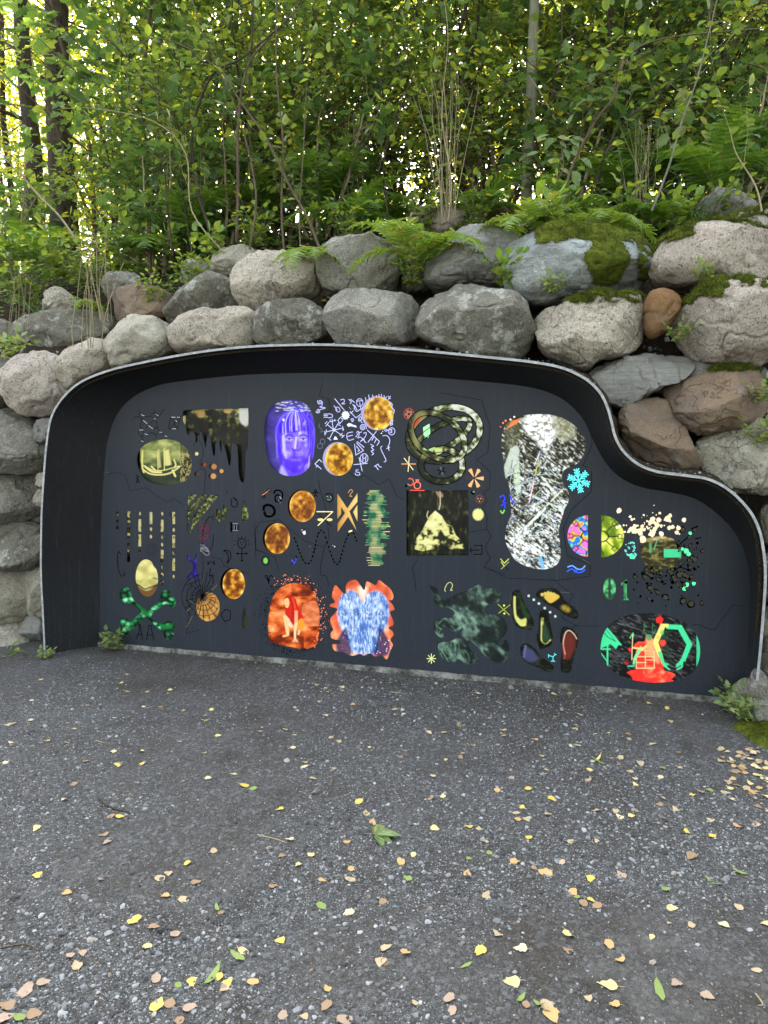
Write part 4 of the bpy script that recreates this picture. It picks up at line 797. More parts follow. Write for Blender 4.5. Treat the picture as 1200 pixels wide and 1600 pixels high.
poly(crs([(472, 966), (476, 974), (474, 982), (464, 980), (464, 972)]), (238, 150, 40)); limb([(463, 954), (463, 972), (461, 986), (461, 998)], [5, 5, 4, 3], (252, 204, 156)); limb([(444, 962), (450, 970), (456, 980)], [5, 7, 5], (250, 206, 170)); limb([(446, 964), (449, 984), (450, 992)], [6, 6, 4], (250, 196, 140)); line([(450, 992), (443, 994)], 3.4, (248, 186, 120)); line([(446, 984), (440, 988), (442, 985)], 2, (220, 40, 30)); limb([(468, 984), (466, 992)], [4, 3], (250, 190, 130))
for k in range(4): line([(461, 997), (457 + k * 3, 1003)], 1, (252, 204, 156))
for k in range(8): line(crs([(452 + k, 934), (455 + k * 1.3, 950), (452 + k * 2, 972)], 4, False), .9, rgp.choice([(230, 50, 30), (160, 16, 12), (240, 80, 40)]), .8)
pic('woman_picture', rect(414, 906, 503, 1017), .012, .62, 'orange picture of a red-haired person crouching')
# 15 heart-shaped pair of faces with burnt edge
heart = crs([(518, 933), (520, 922), (524, 914), (531, 921), (539, 928), (540, 915), (546, 908), (556, 906), (563, 914), (569, 922), (572, 909), (580, 911), (587, 914), (592, 906), (600, 912), (610, 920), (615, 932), (612, 938), (608, 938), (614, 946), (616, 953), (609, 956), (613, 966), (615, 976), (607, 981), (613, 986), (615, 992), (610, 999), (614, 1008), (610, 1016), (604, 1031), (596, 1024), (585, 1026), (578, 1021), (568, 1025), (562, 1022), (550, 1025), (536, 1020), (522, 1017), (519, 1007), (530, 1006), (530, 1001), (518, 998), (516, 990), (520, 984), (516, 975), (516, 966), (523, 958), (526, 951), (515, 948), (516, 944), (523, 941)], 3); hole(heart)
poly(rect(512, 903, 620, 1034), lambda X, Y: cramp(nzt(X, Y, 14, 14, 121, 4) + np.clip((Y - 990) / 120, -.1, .1), [(0, (170, 60, 40)), (.4, (226, 106, 66)), (.6, (246, 160, 112)), (1, (255, 222, 190))]))
hp = crs([(566, 940), (574, 928), (588, 923), (600, 930), (607, 944), (608, 962), (604, 978), (597, 990), (593, 1000), (594, 1016), (584, 1022), (560, 1022), (548, 1018), (544, 1004), (536, 990), (530, 974), (527, 956), (530, 938), (538, 926), (550, 922), (560, 928)], 5)
poly(hp, lambda X, Y: cramp(nzt(X, Y, 1.6, 6, 123, 5) * .7 + nzt(X, Y, 9, 9, 124, 3) * .5 - .08, [(0, (30, 50, 120)), (.40, (70, 110, 180)), (.54, (150, 180, 224)), (.66, (212, 224, 244)), (1, (246, 248, 255))]), 1, 2.2)
for s_ in (-1, 1):
    poly(crs([(567 + s_ * 26, 980), (567 + s_ * 36, 992), (567 + s_ * 42, 1006), (567 + s_ * 38, 1024), (567 + s_ * 18, 1022), (567 + s_ * 22, 1000)]), lambda X, Y: cramp(nzt(X, Y, 3, 3, 126, 4), [(0, (10, 8, 40)), (.55, (24, 24, 84)), (.7, (70, 60, 120)), (1, (220, 190, 200))]), .9, 2)
    line(crs([(567 + s_ * 5, 950), (567 + s_ * 14, 938), (567 + s_ * 26, 936)], 4, False), 2.4, (60, 120, 190), .6, 1.4)
    for ex in (10, 29): line(crs([(567 + s_ * (ex - 4), 958), (567 + s_ * ex, 961), (567 + s_ * (ex + 4), 958)], 4, False), 1.7, (40, 60, 120), .85, .6); line([(567 + s_ * (ex - 4), 953), (567 + s_ * (ex + 4), 953)], 1, (90, 120, 180), .6, .7)
    line(crs([(567 + s_ * 19, 958), (567 + s_ * 20, 970), (567 + s_ * 17, 972)], 4, False), 1.1, (120, 140, 196), .7, .7); line([(567 + s_ * 14, 981), (567 + s_ * 24, 980)], 1.6, (130, 96, 160), .7, .7)
line(crs([(567, 945), (567, 965), (566, 990), (567, 1015)], 4, False), 1.5, (40, 90, 170), .7, .8); line(crs([(561, 1000), (567, 990), (573, 1000)], 4, False), 1.8, (70, 110, 200), .7, .8); poly(crs([(560, 918), (574, 918), (567, 938)]), (250, 246, 224), .8, 3)
for k in range(130):
    a = rgp.uniform(0, 6.28); r = rgp.uniform(0, 1) ** .5; x_ = 567 + 38 * r * math.cos(a); y_ = 966 + 42 * r * math.sin(a); line([(x_, y_), (x_ + rgp.uniform(-2, 2), y_ + rgp.uniform(2, 8))], .5, rgp.choice([(70, 110, 180), (255, 255, 255), (130, 160, 210)]), .6, .3)
for k in range(14): poly(EL(rgp.uniform(586, 612), rgp.uniform(1000, 1022), .8, .8), (240, 236, 255), .9, .4)
pic('heart_picture', rect(512, 903, 620, 1034), .010, .66, 'heart-like picture of two pale blue faces with a burnt orange edge')
# 16 crossed bones, egg
def bone(x0, y0, x1, y1, w_, nl):
    a = np.array([x0, y0]); c = np.array([x1, y1]); t = (c - a) / np.hypot(*(c - a)); n = np.array([-t[1], t[0]])
    pt = lambda p, u, v: tuple(p + t * u + n * v)
    return crs([pt(a, -2, 0), pt(a, -8, 4), pt(a, -4, nl), pt(a, 5, nl - 1), pt(a, 10, w_), pt(c, -10, w_), pt(c, -5, nl - 1), pt(c, 4, nl), pt(c, 8, 4), pt(c, 2, 0), pt(c, 8, -4), pt(c, 4, -nl), pt(c, -5, -nl + 1), pt(c, -10, -w_), pt(a, 10, -w_), pt(a, 5, -nl + 1), pt(a, -4, -nl), pt(a, -8, -4)], 5)
cross = crs([(187, 930), (190, 922), (197, 918), (203, 921), (206, 932), (212, 940), (228, 952), (240, 946), (250, 938), (252, 926), (258, 922), (266, 924), (268, 932), (274, 936), (274, 946), (268, 949), (260, 944), (252, 948), (240, 958), (236, 966), (246, 972), (254, 974), (264, 970), (272, 975), (273, 984), (270, 996), (265, 1001), (257, 997), (255, 988), (246, 982), (228, 966), (214, 978), (206, 982), (200, 990), (194, 993), (188, 988), (190, 980), (186, 972), (190, 966), (198, 967), (204, 970), (214, 962), (220, 956), (210, 946), (200, 943), (192, 942)], 5); hole(cross)
def stones(X, Y):
    f = np.zeros(X.shape + (3,)); best = np.full(X.shape, 9e9); sid = np.zeros(X.shape, int)
    rs = np.random.default_rng(4); px = np.stack([rs.uniform(184, 278, 170), rs.uniform(914, 1004, 170)], -1)
    for i, q in enumerate(px):
        d = (X - q[0]) ** 2 + ((Y - q[1]) * 1.2) ** 2; k = d < best; best[k] = d[k]; sid[k] = i
    t = rs.uniform(.1, 1, 170)[sid] - best / 60; return cramp(t, [(0, (5, 22, 12)), (.3, (16, 80, 38)), (.6, (40, 142, 84)), (.85, (120, 206, 160)), (1, (176, 232, 200))])
poly(rect(183, 914, 278, 1005), stones); poly(crs([(214, 940), (222, 946), (236, 962), (226, 962), (214, 950)]), (24, 110, 46), .8, 1.5); poly(crs([(248, 972), (262, 978), (270, 974), (268, 982), (254, 982)]), (22, 120, 50), .9, 2); poly(crs([(256, 986), (272, 986), (266, 1002), (256, 1000)]), (10, 20, 14), .85, 2)
pic('crossed_bones_picture', rect(183, 914, 278, 1005), .012, .55, 'green pebble picture in the shape of two crossed bones')
hole(EL(229, 903.5, 18, 29.5, -3, 44)); poly(rect(208, 872, 252, 936), lambda X, Y: cramp(nzt(X, Y, 15, 12, 131, 3), [(0, (120, 112, 56)), (.45, (196, 188, 110)), (.6, (226, 218, 140)), (1, (240, 234, 160))]))
poly(crs([(238, 872), (252, 872), (252, 890), (243, 888), (238, 880)]), (22, 20, 12), .95, .8); poly(crs([(212, 912), (220, 918), (228, 922), (236, 920), (242, 914), (250, 914), (250, 936), (212, 936)]), (110, 76, 38), 1, 2); line(crs([(213, 913), (218, 915), (226, 920), (234, 918), (246, 914)], 5, False), 2.4, (20, 14, 8), .9, .8); line([(240, 903), (249, 905)], 2, (60, 50, 26), .8, 1)
pic('egg_picture', rect(209, 872, 249, 935), .0095, .55, 'pale yellow egg-shaped picture')
# 17 bars and dots, foliage reflections painted on the plate behind
BAR = [(0, (14, 14, 8)), (.42, (40, 40, 22)), (.5, (140, 134, 84)), (.6, (216, 208, 144)), (1, (240, 236, 190))]
foliage(rect(178, 794, 280, 910), 141, BAR, 4, 5, lambda X, Y: np.clip((X - 215) / 150, -.2, .12) + np.clip((865 - Y) / 300, -.1, .08))
for x_, parts in ((183.5, [(802, 2.4), (813.5, 2.4), (825, 2.4)]), (201, [(799, 819), (824, 841), (850.5, 2.2), (859, 878)]), (218, [(802.5, 2.4), (811, 831), (835, 854), (862, 2.2)]), (235.5, [(800, 819), (827, 2.4), (838.5, 2.4)]), (253, [(803, 2.4), (812, 831), (839.5, 2.4), (851, 2.4), (859, 878), (886.5, 1.8), (898.5, 2.8), (910, 2.8)]), (271, [(800, 819), (828, 2.4), (836, 856), (864, 2.4), (872, 892), (901, 2.2)])):
    for a, c in parts:
        if c < 10: hole(EL(x_, a, c, c + .8, 0, 14))
        else: hole(rect(x_ - 2.7, a, x_ + 2.7, c))
pic('code_bars_picture', rect(178, 795, 278, 868), .02, .42, 'yellow painted foliage reflections seen through rows of bars and dots'); pic('code_bars_picture', rect(249, 868.5, 278, 912), .02, .42)
# 18 striped triangle, arrows, drops and small cut-outs
foliage(rect(288, 768, 400, 840), 143, [(0, (8, 14, 8)), (.4, (40, 52, 22)), (.55, (96, 104, 50)), (.66, (170, 176, 116)), (1, (226, 228, 190))], 3, 3)
for q in ([(292.5, 773), (309, 773), (292.5, 792)], [(313, 773), (323.5, 773), (297, 806), (293, 834), (292.5, 798)], [(327, 773), (342, 773), (301, 826), (300, 834), (296, 834), (302, 806)]): hole(q)
pic('striped_triangle_picture', rect(290, 770, 344, 836), .02, .42)
for q in ([(349, 788), (359, 799), (354, 799), (354, 811), (346, 811), (346, 797), (349, 797)], [(333, 805), (338, 805), (338, 796), (344, 794), (344, 805), (344, 818)]): hole(q)
pic('double_arrow_picture', rect(331, 786, 361, 819), .02, .45)
hole(crs([(381.5, 781), (384, 790), (388, 802), (387, 812), (382, 815), (378, 812), (377.5, 800), (379.5, 790)], 5)); pic('drop_glass', rect(375, 779, 391, 817), .02, .45)
hole(crs([(382, 949), (385, 958), (388, 970), (387, 980), (382, 982.5), (378.5, 979), (378, 968), (380, 956)], 5)); foliage(rect(374, 946, 392, 985), 145, [(0, (20, 24, 18)), (.6, (60, 66, 50)), (1, (130, 134, 110))], 4, 5); pic('drop_glass', rect(375, 947, 391, 984), .02, .4)
hole([(292.5, 866), (302, 877), (307.5, 864), (307.5, 910), (300, 897), (293, 907), (293, 900), (302, 891), (302, 880), (293, 874)]); poly(rect(289, 862, 311, 912), lambda X, Y: cramp(nzt(X, Y, 7, 7, 147, 3), [(0, (24, 14, 90)), (.5, (44, 30, 140)), (.7, (92, 66, 160)), (1, (130, 100, 190))])); pic('arrow_glass', rect(290, 862, 310, 912), .012, .5, 'blue-violet cut-out with a double arrow head')
for x_, y_, r, c in ((306.5, 709, 4, (236, 220, 160)), (319, 726, 4.6, (140, 62, 30)), (333, 729, 6, (190, 126, 76)), (345, 736, 4.6, (214, 158, 100)), (309, 740.5, 5.5, (60, 56, 40)), (332, 744, 6.2, (206, 150, 96))):
    hole(EL(x_, y_, r, r * .78, 0, 18)); poly(EL(x_ + 1, y_, r + 2, r + 1.5), (34, 20, 12)); poly(EL(x_ + r * .3, y_, r * .75, r * .8), c, 1, .7); pic('round_glass', EL(x_ + .5, y_, r + 1, r + .6, 0, 14), .01, .5)
hole(rect(361, 817, 363, 831)); hole([(365, 820), (373, 820), (373, 829), (365, 829)])
# 19 web with a golden disc behind
poly(rect(285, 905, 350, 985), (26, 30, 40)); poly(EL(325, 948, 18.5, 23.5), lambda X, Y: cramp(nzt(X, Y, 10, 10, 151, 3), [(0, (150, 92, 30)), (.5, (206, 150, 72)), (1, (240, 200, 120))]))
hole(EL(325, 948, 19, 23, 0, 44)); wc = (317, 932)
for k in range(22):
    a = k * math.tau / 22 + .1; line([wc, (wc[0] + 55 * math.cos(a), wc[1] + 60 * math.sin(a))], 1.25, (24, 27, 36))
for r in (6, 12, 18.5, 26, 34, 43): line(EL(wc[0] + r * .1, wc[1] + r * .12, r, r * 1.05, 0, 23), 1.2, (24, 27, 36))
pic('web_picture', EL(325, 948, 21, 25.5, 0, 40), .004, .5, 'spider web drawn over a golden disc')
# 20 spectrum of fine lines
poly(rect(560, 760, 616, 890), lambda X, Y: cramp(nzt(X, Y, 9, 13, 161, 4) + .10 * np.exp(-((X - 586) / 9.) ** 2), [(0, (10, 60, 44)), (.4, (40, 130, 90)), (.52, (120, 196, 130)), (.64, (220, 226, 150)), (1, (250, 250, 214))]))
rs = random.Random(3); y_ = 766.
while y_ < 884:
    h = rs.uniform(1.0, 1.7); env = .45 + .55 * math.sin((y_ - 760) / 128 * math.pi) ** .7
    wl = env * rs.uniform(.35, 1) * 21; wr = env * rs.uniform(.35, 1) * 24; wl = max(wl, 4); wr = max(wr, 4)
    y_ += h + .7
    H_.append(np.array([(586 - wl, y_ - h - .7), (586 + wr, y_ - h - .7), (586 + wr, y_ - .7), (586 - wl, y_ - .7)])) 
pic('spectrum_picture', rect(561, 762, 615, 888), .008, .6, 'green and yellow light seen through a tower of fine slots')
# 21 golden crossed form
hole([(526.5, 770), (542.5, 794), (558.5, 770), (558.5, 784), (546, 799), (558.5, 832), (543.5, 808), (527, 832), (527, 818), (538.5, 802), (533, 793), (533, 803), (526.5, 812)]); hole([(558.5, 788), (558.5, 816), (551, 800)])
poly(rect(523, 766, 562, 836), lambda X, Y: cramp((X - 523) / 39 * .6 + nzt(X, Y, 20, 20, 171, 3) * .4, [(0, (150, 98, 40)), (.4, (226, 174, 92)), (.7, (250, 214, 130)), (1, (255, 232, 160))])); pic('golden_cross_picture', rect(524, 767, 561, 835), .014, .6, 'golden crossed cut-out')
# lavender light behind the symbols
# splashes: holes over a pale glass and plain dark ones
rs = random.Random(8); SPL = []
for k in range(72):
    a = rs.gauss(0, 1); x_ = 1012 + a * 26; y_ = 829 - abs(rs.gauss(0, 1)) * 16 + abs(x_ - 1012) * .12; r = rs.choice([.8, 1.1, 1.4, 2., 2.8]) * (1.2 if y_ > 812 else .8)
    if abs(x_ - 1012) < 9 and y_ < 800: continue
    SPL.append((x_, y_, r, 'pale'))
for x_, y_, r in ((967, 798, 4.2), (1020, 811, 4.5), (1029, 812, 4), (1042, 811, 5), (1047, 806, 3.4), (1018, 834, 5), (1004, 842, 5.5), (992, 829, 4.5), (1000, 833, 4), (1026, 820, 4), (1033, 834, 4)): SPL.append((x_, y_, r, 'pale'))
for k in range(26): SPL.append((rs.uniform(976, 994), rs.uniform(845, 872), rs.uniform(.8, 2), 'teal'))
for x_, y_, r in ((987, 869, 4), (1078, 833, 3), (1072, 861, 4), (1076, 865, 3.4), (1066, 858, 2.5), (1072, 914, 4.4), (1084, 912, 3.2), (1069, 920, 3)): SPL.append((x_, y_, r, 'green'))
for k in range(170):
    a = rs.uniform(-.75, 2.6); d_ = abs(rs.gauss(0, 1)) * 26 + 26; x_ = 1036 + d_ * math.cos(a) * .95; y_ = 868 + d_ * math.sin(a) * .95
    if 965 < x_ < 1100 and 790 < y_ < 962: SPL.append((x_, y_, rs.choice([.7, .9, 1.2, 1.6, 2.4, 3.4]), 'dark'))
for x_, y_, r in ((1066, 827, 5), (1061, 898, 6), (1069, 898, 4.6), (1007, 901, 4), (1015, 918, 5), (1039, 933, 5.4), (1067, 939, 5.6), (1079, 943, 6), (1096, 942, 4), (1028, 926, 3.4), (1048, 895, 4), (1051, 910, 3), (1085, 874, 5)): SPL.append((x_, y_, r, 'dark'))
# lavender light boxes behind the two upper discs, black ones behind the rest
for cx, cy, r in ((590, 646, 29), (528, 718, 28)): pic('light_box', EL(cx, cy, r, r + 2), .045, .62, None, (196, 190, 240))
# ------------------------------------------------------------------ the panel sheet with its real cut-outs
cu = bpy.data.curves.new('front_sheet', 'CURVE'); cu.dimensions = '2D'; cu.fill_mode = 'BOTH'; cu.extrude = .004
def spl(pts):
    s_ = cu.splines.new('POLY'); s_.points.add(len(pts) - 1)
    for p_, q_ in zip(s_.points, pts): p_.co = (q_[0], q_[1], 0, 1)
    s_.use_cyclic_u = True
bo = sz(P(bk[:, 0], bk[:, 1], 0))[:, [0, 2]]
bo[0] = (bo[0, 0], .012); bo[-1] = (bo[-1, 0], .012)
spl(bo)
for h in H_: spl(sz(P(h[:, 0], h[:, 1], 0))[:, [0, 2]])
tmp = bpy.data.objects.new('tmp', cu); COL.objects.link(tmp); bpy.context.view_layer.update()
me = bpy.data.meshes.new_from_object(tmp.evaluated_get(bpy.context.evaluated_depsgraph_get()))
bpy.data.objects.remove(tmp); bpy.data.curves.remove(cu)
V = np.zeros(len(me.vertices) * 3); me.vertices.foreach_get('co', V); V = V.reshape(-1, 3)
Wd = OB + EV * V[:, :1] + np.array([0, 0, 1.]) * V[:, 1:2] + NV * (V[:, 2:3] - .004) - AO
me.vertices.foreach_set('co', Wd.astype(np.float32).ravel()); me.materials.clear(); me.materials.append(NAVY); me.update(); me.name = 'front_sheet'
sheet = link('front_sheet', me, ART)
n_ = N('black_backing'); BLK = n_.fin((.006, .007, .009), .35, None, .4)
b = Buf(); qs = np.concatenate([P(bk[:, 0], bk[:, 1], 0)]) - NV * .075 - AO; qs[[0, -1], 2] = 0
b.add(np.concatenate([qs, [W(PL / 2, .075, .9) - AO]]), np.array([[i, (i + 1) % len(qs), len(qs)] for i in range(len(qs))])); link('backing_plate', b.mesh('backing_plate', BLK), ART)

# ------------------------------------------------------------------ inlaid strokes and marks
IM = {}
def inlay_mat(rgb, lit):
    k = (rgb, lit)
    if k not in IM:
        n = N('inlay'); n.b.inputs['Emission Color'].default_value = (*lin(rgb), 1); n.b.inputs['Emission Strength'].default_value = lit * LIT
        IM[k] = n.fin(tuple(lin(rgb)) if lit else tuple(lin(rgb) * .6), .4 if lit else 1., None, .4 if lit else 0.)
    return IM[k]
def ribbon(b, pts, wd, off=-.0015, closed=False):
    p = np.asarray(pts, float); w3 = P(p[:, 0], p[:, 1], off) - AO; hw = wd * .5 * 4.9 / FPX
    n = len(p); segs = n if closed else n - 1
    up = np.array([0, 0, 1.])
    for i in range(segs):
        a, c = w3[i], w3[(i + 1) % n]; t = c - a; L = np.linalg.norm(t)
        if L < 1e-6: continue
        t = t / L; s_ = np.cross(NV, t) * hw; e_ = t * hw * .5
        b.add(np.array([a - s_ - e_, c - s_ + e_, c + s_ + e_, a + s_ - e_]), np.array([[0, 1, 2, 3]]))
def dot(b, x, y, r, off=-.0015, n=10, irr=0.):
    t = np.linspace(0, math.tau, n, endpoint=False); rr = r * (1 + irr * np.array([rgp.uniform(-1, 1) for _ in t]))
    b.add(P(x + rr * np.cos(t), y + rr * np.sin(t), off) - AO, np.array([list(range(n))]))
def sym(strokes, wd, col, lit=.0, name='symbol', dots=(), label=None, polys=()):
    b = Buf()
    for s_ in strokes: ribbon(b, s_, wd)
    for x_, y_, r in dots: dot(b, x_, y_, r)
    for q in polys: q = np.asarray(q, float); b.add(P(q[:, 0], q[:, 1], -.0015) - AO, np.array([list(range(len(q)))]))
    o = link(name, b.mesh(name, inlay_mat(col, lit), False), ART)
    if label: o['label'] = label
    return o
def sp(cx, cy, r0, r1, t0, t1, n=26):     # spiral
    t = np.linspace(t0, t1, n); r = np.linspace(r0, r1, n); return np.stack([cx + r * np.cos(t), cy + r * np.sin(t)], -1)
LV, BK, GD, CY_, RD, GR, OR = (196, 198, 236), (7, 8, 11), (224, 206, 150), (92, 222, 226), (206, 74, 52), (110, 170, 60), (224, 150, 100)
C = lambda *a: crs(list(a), 5, False)
LVS = [
 [sp(500, 628, .6, 4, 0, 10), C((504, 628), (503, 634), (500, 636), (508, 637)), sp(497, 642, .6, 3.6, 0, 9), C((500, 640), (508, 638))],
 [[(506, 647), (512, 647)], [(506, 649.5), (512, 649.5)], [(506, 652), (512, 652)], C((513, 646.5), (519, 648), (519, 652), (513, 653))],
 [[(523, 623), (538, 641)]],
 [C((532, 625), (537, 624), (538, 628), (534, 631), (539, 631))], [[(522, 634), (527, 641)]], [EL(528, 640, 3, 4, -30)],
 [[(545, 624), (549, 628), (547, 631)], [(548, 624), (554, 629)]], [EL(562, 629, 5, 6), [(557, 627), (567, 626)], [(562, 629), (564, 641)], [(558, 643), (567, 637)]],
 [[(551, 632), (555, 637), (553, 638), (557, 643)], [(554, 633), (558, 641)]], [[(547, 643), (556, 653), (564, 647)], [(548, 646), (552, 642)]],
 [C((560, 654), (563, 651), (565, 655), (561, 658), (560, 655)), [(561, 654), (566, 661)]], [sp(550, 656, .5, 3, 0, 8)], [sp(567, 668, .6, 5.5, 0, 13, 34)],
 [[(521, 672), (519, 659)], [(515, 659), (525, 657)], [(516, 656), (516, 659)], [(519, 655), (519, 658)], [(523, 655), (523, 658)]],
 [[(522, 672), (530, 659)], [(528, 657), (532, 652), (536, 656), (531, 662), (528, 657)], [(527, 663), (532, 665)]],
 [[(522, 672), (511, 663)], [(509, 666), (514, 660)], [(508, 662), (511, 659)]], [[(522, 672), (509, 675)], [(510, 671), (509, 678)], [(507, 674), (508, 680)]], [[(522, 672), (515, 685)], [(512, 684), (517, 688)]],
 [[(522, 672), (536, 669)], [(535, 666), (537, 672)]], [[(522, 672), (537, 682)], [(531, 681), (535, 677)], [(534, 684), (538, 680)]],
 [C((551, 675), (543, 677), (542, 683), (545, 688), (553, 686)), [(543, 682), (551, 680)]], [C((557, 676), (560, 674), (561, 680), (559, 684), (564, 683)), C((565, 675), (560, 677), (556, 683))],
 [C((568, 677), (572, 676), (571, 682), (565, 689)), C((563, 690), (568, 686), (570, 691)), [(565, 684), (572, 692)]],
 [[(574, 672), (593, 690)], [(588, 674), (575, 691)], [(593, 690), (589, 696)], [(588, 686), (585, 692)], [(584, 683), (581, 688)]],
 [[(579, 694), (584, 697), (580, 699), (584, 703), (580, 705), (584, 709), (581, 711)]], [C((598, 681), (605, 681), (609, 688), (607, 698)), [(604, 701), (609, 699)], [(606, 697), (608, 704)]],
 [C((597, 697), (595, 701), (601, 714), (603, 720), (600, 722))], [[(585, 729), (591, 725)], [(587, 728), (591, 734)], C((591, 726), (593, 729), (596, 730))],
 [[(557, 692), (568, 704), (556, 711), (554, 694)], [(557, 697), (562, 704), (559, 705)], [(558, 690), (569, 699)]], [EL(569, 716, 6, 7), [(567, 711), (567, 721)], [(572, 712), (571, 721)], [(567, 716), (571, 716)]],
 [[(553, 726), (574, 724)], [(561, 715), (566, 736)]], [C((560, 734), (556, 735), (558, 738), (561, 738), (562, 742), (556, 742), (555, 739))],
 [[(492, 725), (499, 718), (503, 722)], [(492, 725), (500, 731), (502, 733)], [(494, 730), (497, 727)]], [EL(612, 674, 5, 5.5), [(608, 672), (612, 671), (612, 676), (609, 675)], [(602, 670), (607, 673)]],
 [[(609, 660), (614, 663)], [(611, 657), (610, 665)], [(614, 656), (612, 665)]], [C((600, 671), (603, 674), (605, 672))],
 [C((609, 628), (613, 632), (612, 637), (616, 641), (615, 646))], [[(576, 617), (577, 624)], [(571, 621), (572, 627)], [(582, 617), (583, 620)], [(588, 618), (588, 621)], [(592, 616), (592, 620)], [(596, 616), (596, 620)], [(600, 618), (601, 622)], [(604, 620), (602, 623)]], [[(606, 619), (610, 623)], [(610, 619), (607, 624)]],
]
for st in LVS: sym(st, 1.12, (176, 178, 226), .52)
for st in ([EL(504, 690, 3.6, 4)], [EL(500, 697, 4, 4)], [C((500, 662), (498, 667), (502, 670), (504, 674), (500, 675))]): sym(st, .7, (110, 114, 140), .3)
star = [(540 + (7 if k % 2 == 0 else 5) * math.cos(k * math.pi / 11), 649 + (7.6 if k % 2 == 0 else 5.4) * math.sin(k * math.pi / 11)) for k in range(22)]
sym([], 1, LV, .6, polys=[star], label='small lavender starburst'); sym([], 1, LV, .6, polys=[crs([(542, 664), (546, 661), (552, 664), (556, 665), (557, 668), (553, 667), (548, 666), (545, 667)], 3)], label='small lavender animal shape')
sym([], 1, LV, .6, polys=[[(523, 682), (525, 682), (528, 687), (521, 687)]]); sym([], 1, LV, .6, dots=[(522, 672, 2.2), (536, 672, .9), (596, 677, 1), (598, 674, .8), (546, 637, .6), (548, 639, .6)])
# black line marks
BKS = [
 [[(213, 748), (217, 744), (213, 743)], [(215, 748), (213, 755)], [(215, 749), (218, 755)]],
 [C((186, 861), (184, 868), (184, 880), (186, 892)), C((186, 862), (189, 866)), C((186, 893), (190, 900), (195, 898), (192, 893))],
 [[(355, 770), (355, 768)], C((362, 780), (362, 790), (369, 792), (371, 784), (366, 779)), [(364, 777), (370, 781)]],
 [C((349, 860), (358, 861), (361, 870), (355, 880), (357, 872), (355, 864), (349, 860))], [[(325, 877), (325, 882), (329, 877)], [(331, 877), (334, 881)], [(335, 876), (335, 882)]],
 [[(329, 888), (327, 900), (333, 898), (333, 912)]], [[(216, 976), (219, 976)], [(217, 976), (218, 985), (213, 998)], [(219, 976), (223, 999)], [(215, 992), (221, 991)]], [[(232, 977), (237, 977)], [(233, 978), (229, 1000)], [(236, 978), (240, 1000)], [(231, 992), (239, 992)]],
 [[(345, 961), (352, 952), (360, 954), (360, 968), (351, 971), (345, 961)]], [[(416, 902), (420, 910), (420, 911)], C((414, 902), (415, 899), (418, 901), (420, 910)), C((426, 902), (424, 899), (421, 902), (420, 912))],
 [EL(493, 767, 1.5, 1.8), [(493, 769), (493, 773), (490, 776)], [(493, 773), (496, 776)], [(488, 770), (498, 770)]], [[(475, 807), (478, 809)]],
 [[(740, 866), (753, 866), (753, 852), (741, 852)], [(734, 859.5), (749, 859.5)], [(737, 856), (734, 859.5), (737, 863)]],
 [EL(378, 849, 6.6, 7.4), [(378, 857), (378, 876)], [(371, 865), (385, 865)]],
 [EL(418.5, 762, 0, 0), [(411, 775), (420, 765)], EL(412, 776, 2, 2.2), EL(420, 766, 1.8, 2)],
]
for st in BKS: sym(st, 1.2, BK)
sym([], 1, BK, dots=[(376, 848, .8), (380, 848, .8), (378, 851, .7), (371, 865, 1.6), (385, 865, 1.6), (378, 876, 1.5)] + [(378 + 11 * math.cos(a), 849 + 10 * math.sin(a), .9) for a in np.linspace(math.pi * .95, math.tau * 1.02, 7)])
sym([C((428, 771), (430, 767), (436, 766), (441, 770), (441, 778), (437, 784), (431, 783), (430, 777), (433, 773), (437, 775))], 2.4, BK, label='thick black swirl')
# fine broken line drawings top left (porphyrin-like rings) with pale glints
rg_ = [[(219, 645), (217, 651), (222, 655), (226, 651), (224, 646)], [(236, 646), (242, 645), (247, 651), (243, 656), (238, 652)], [(218, 671), (216, 678), (222, 683), (226, 678), (223, 671)], [(240, 670), (246, 668), (249, 674), (244, 680), (239, 676)], [(226, 651), (238, 650)], [(222, 655), (219, 666), (222, 672)], [(243, 656), (246, 664), (243, 670)], [(226, 678), (238, 676)], [(229, 668), (240, 656)], [(247, 651), (252, 647), (254, 641), (258, 640)], [(217, 651), (212, 651), (208, 654)], [(249, 674), (254, 678), (259, 682)], [(222, 683), (223, 689)], [(244, 680), (244, 685)], [(219, 645), (217, 641)], [(242, 645), (242, 640)]]
sym(rg_, .75, BK); sym([[(224, 657), (230, 662)], [(232, 665), (239, 670)], [(221, 648), (226, 650)], [(243, 647), (248, 650)], [(218, 672), (224, 672)], [(249, 675), (253, 676)], [(257, 681), (261, 682)], [(221, 689), (224, 690)], [(226, 678), (231, 679)], [(240, 654), (244, 655)]], .9, (186, 190, 196), .2)
sym([[(267, 652), (282, 651), (277, 670), (263, 670), (267, 652)], [(268, 653), (276, 669)], [(280, 652), (267, 669)]], .8, BK); sym([[(268, 652), (274, 652)], [(277, 652), (281, 652)], [(269, 670), (275, 670)], [(275, 657), (276, 659)]], 1.2, (190, 192, 190), .2)
sym([[(264.5, 800), (267, 806)], [(268, 812), (274, 804)]], .9, BK)
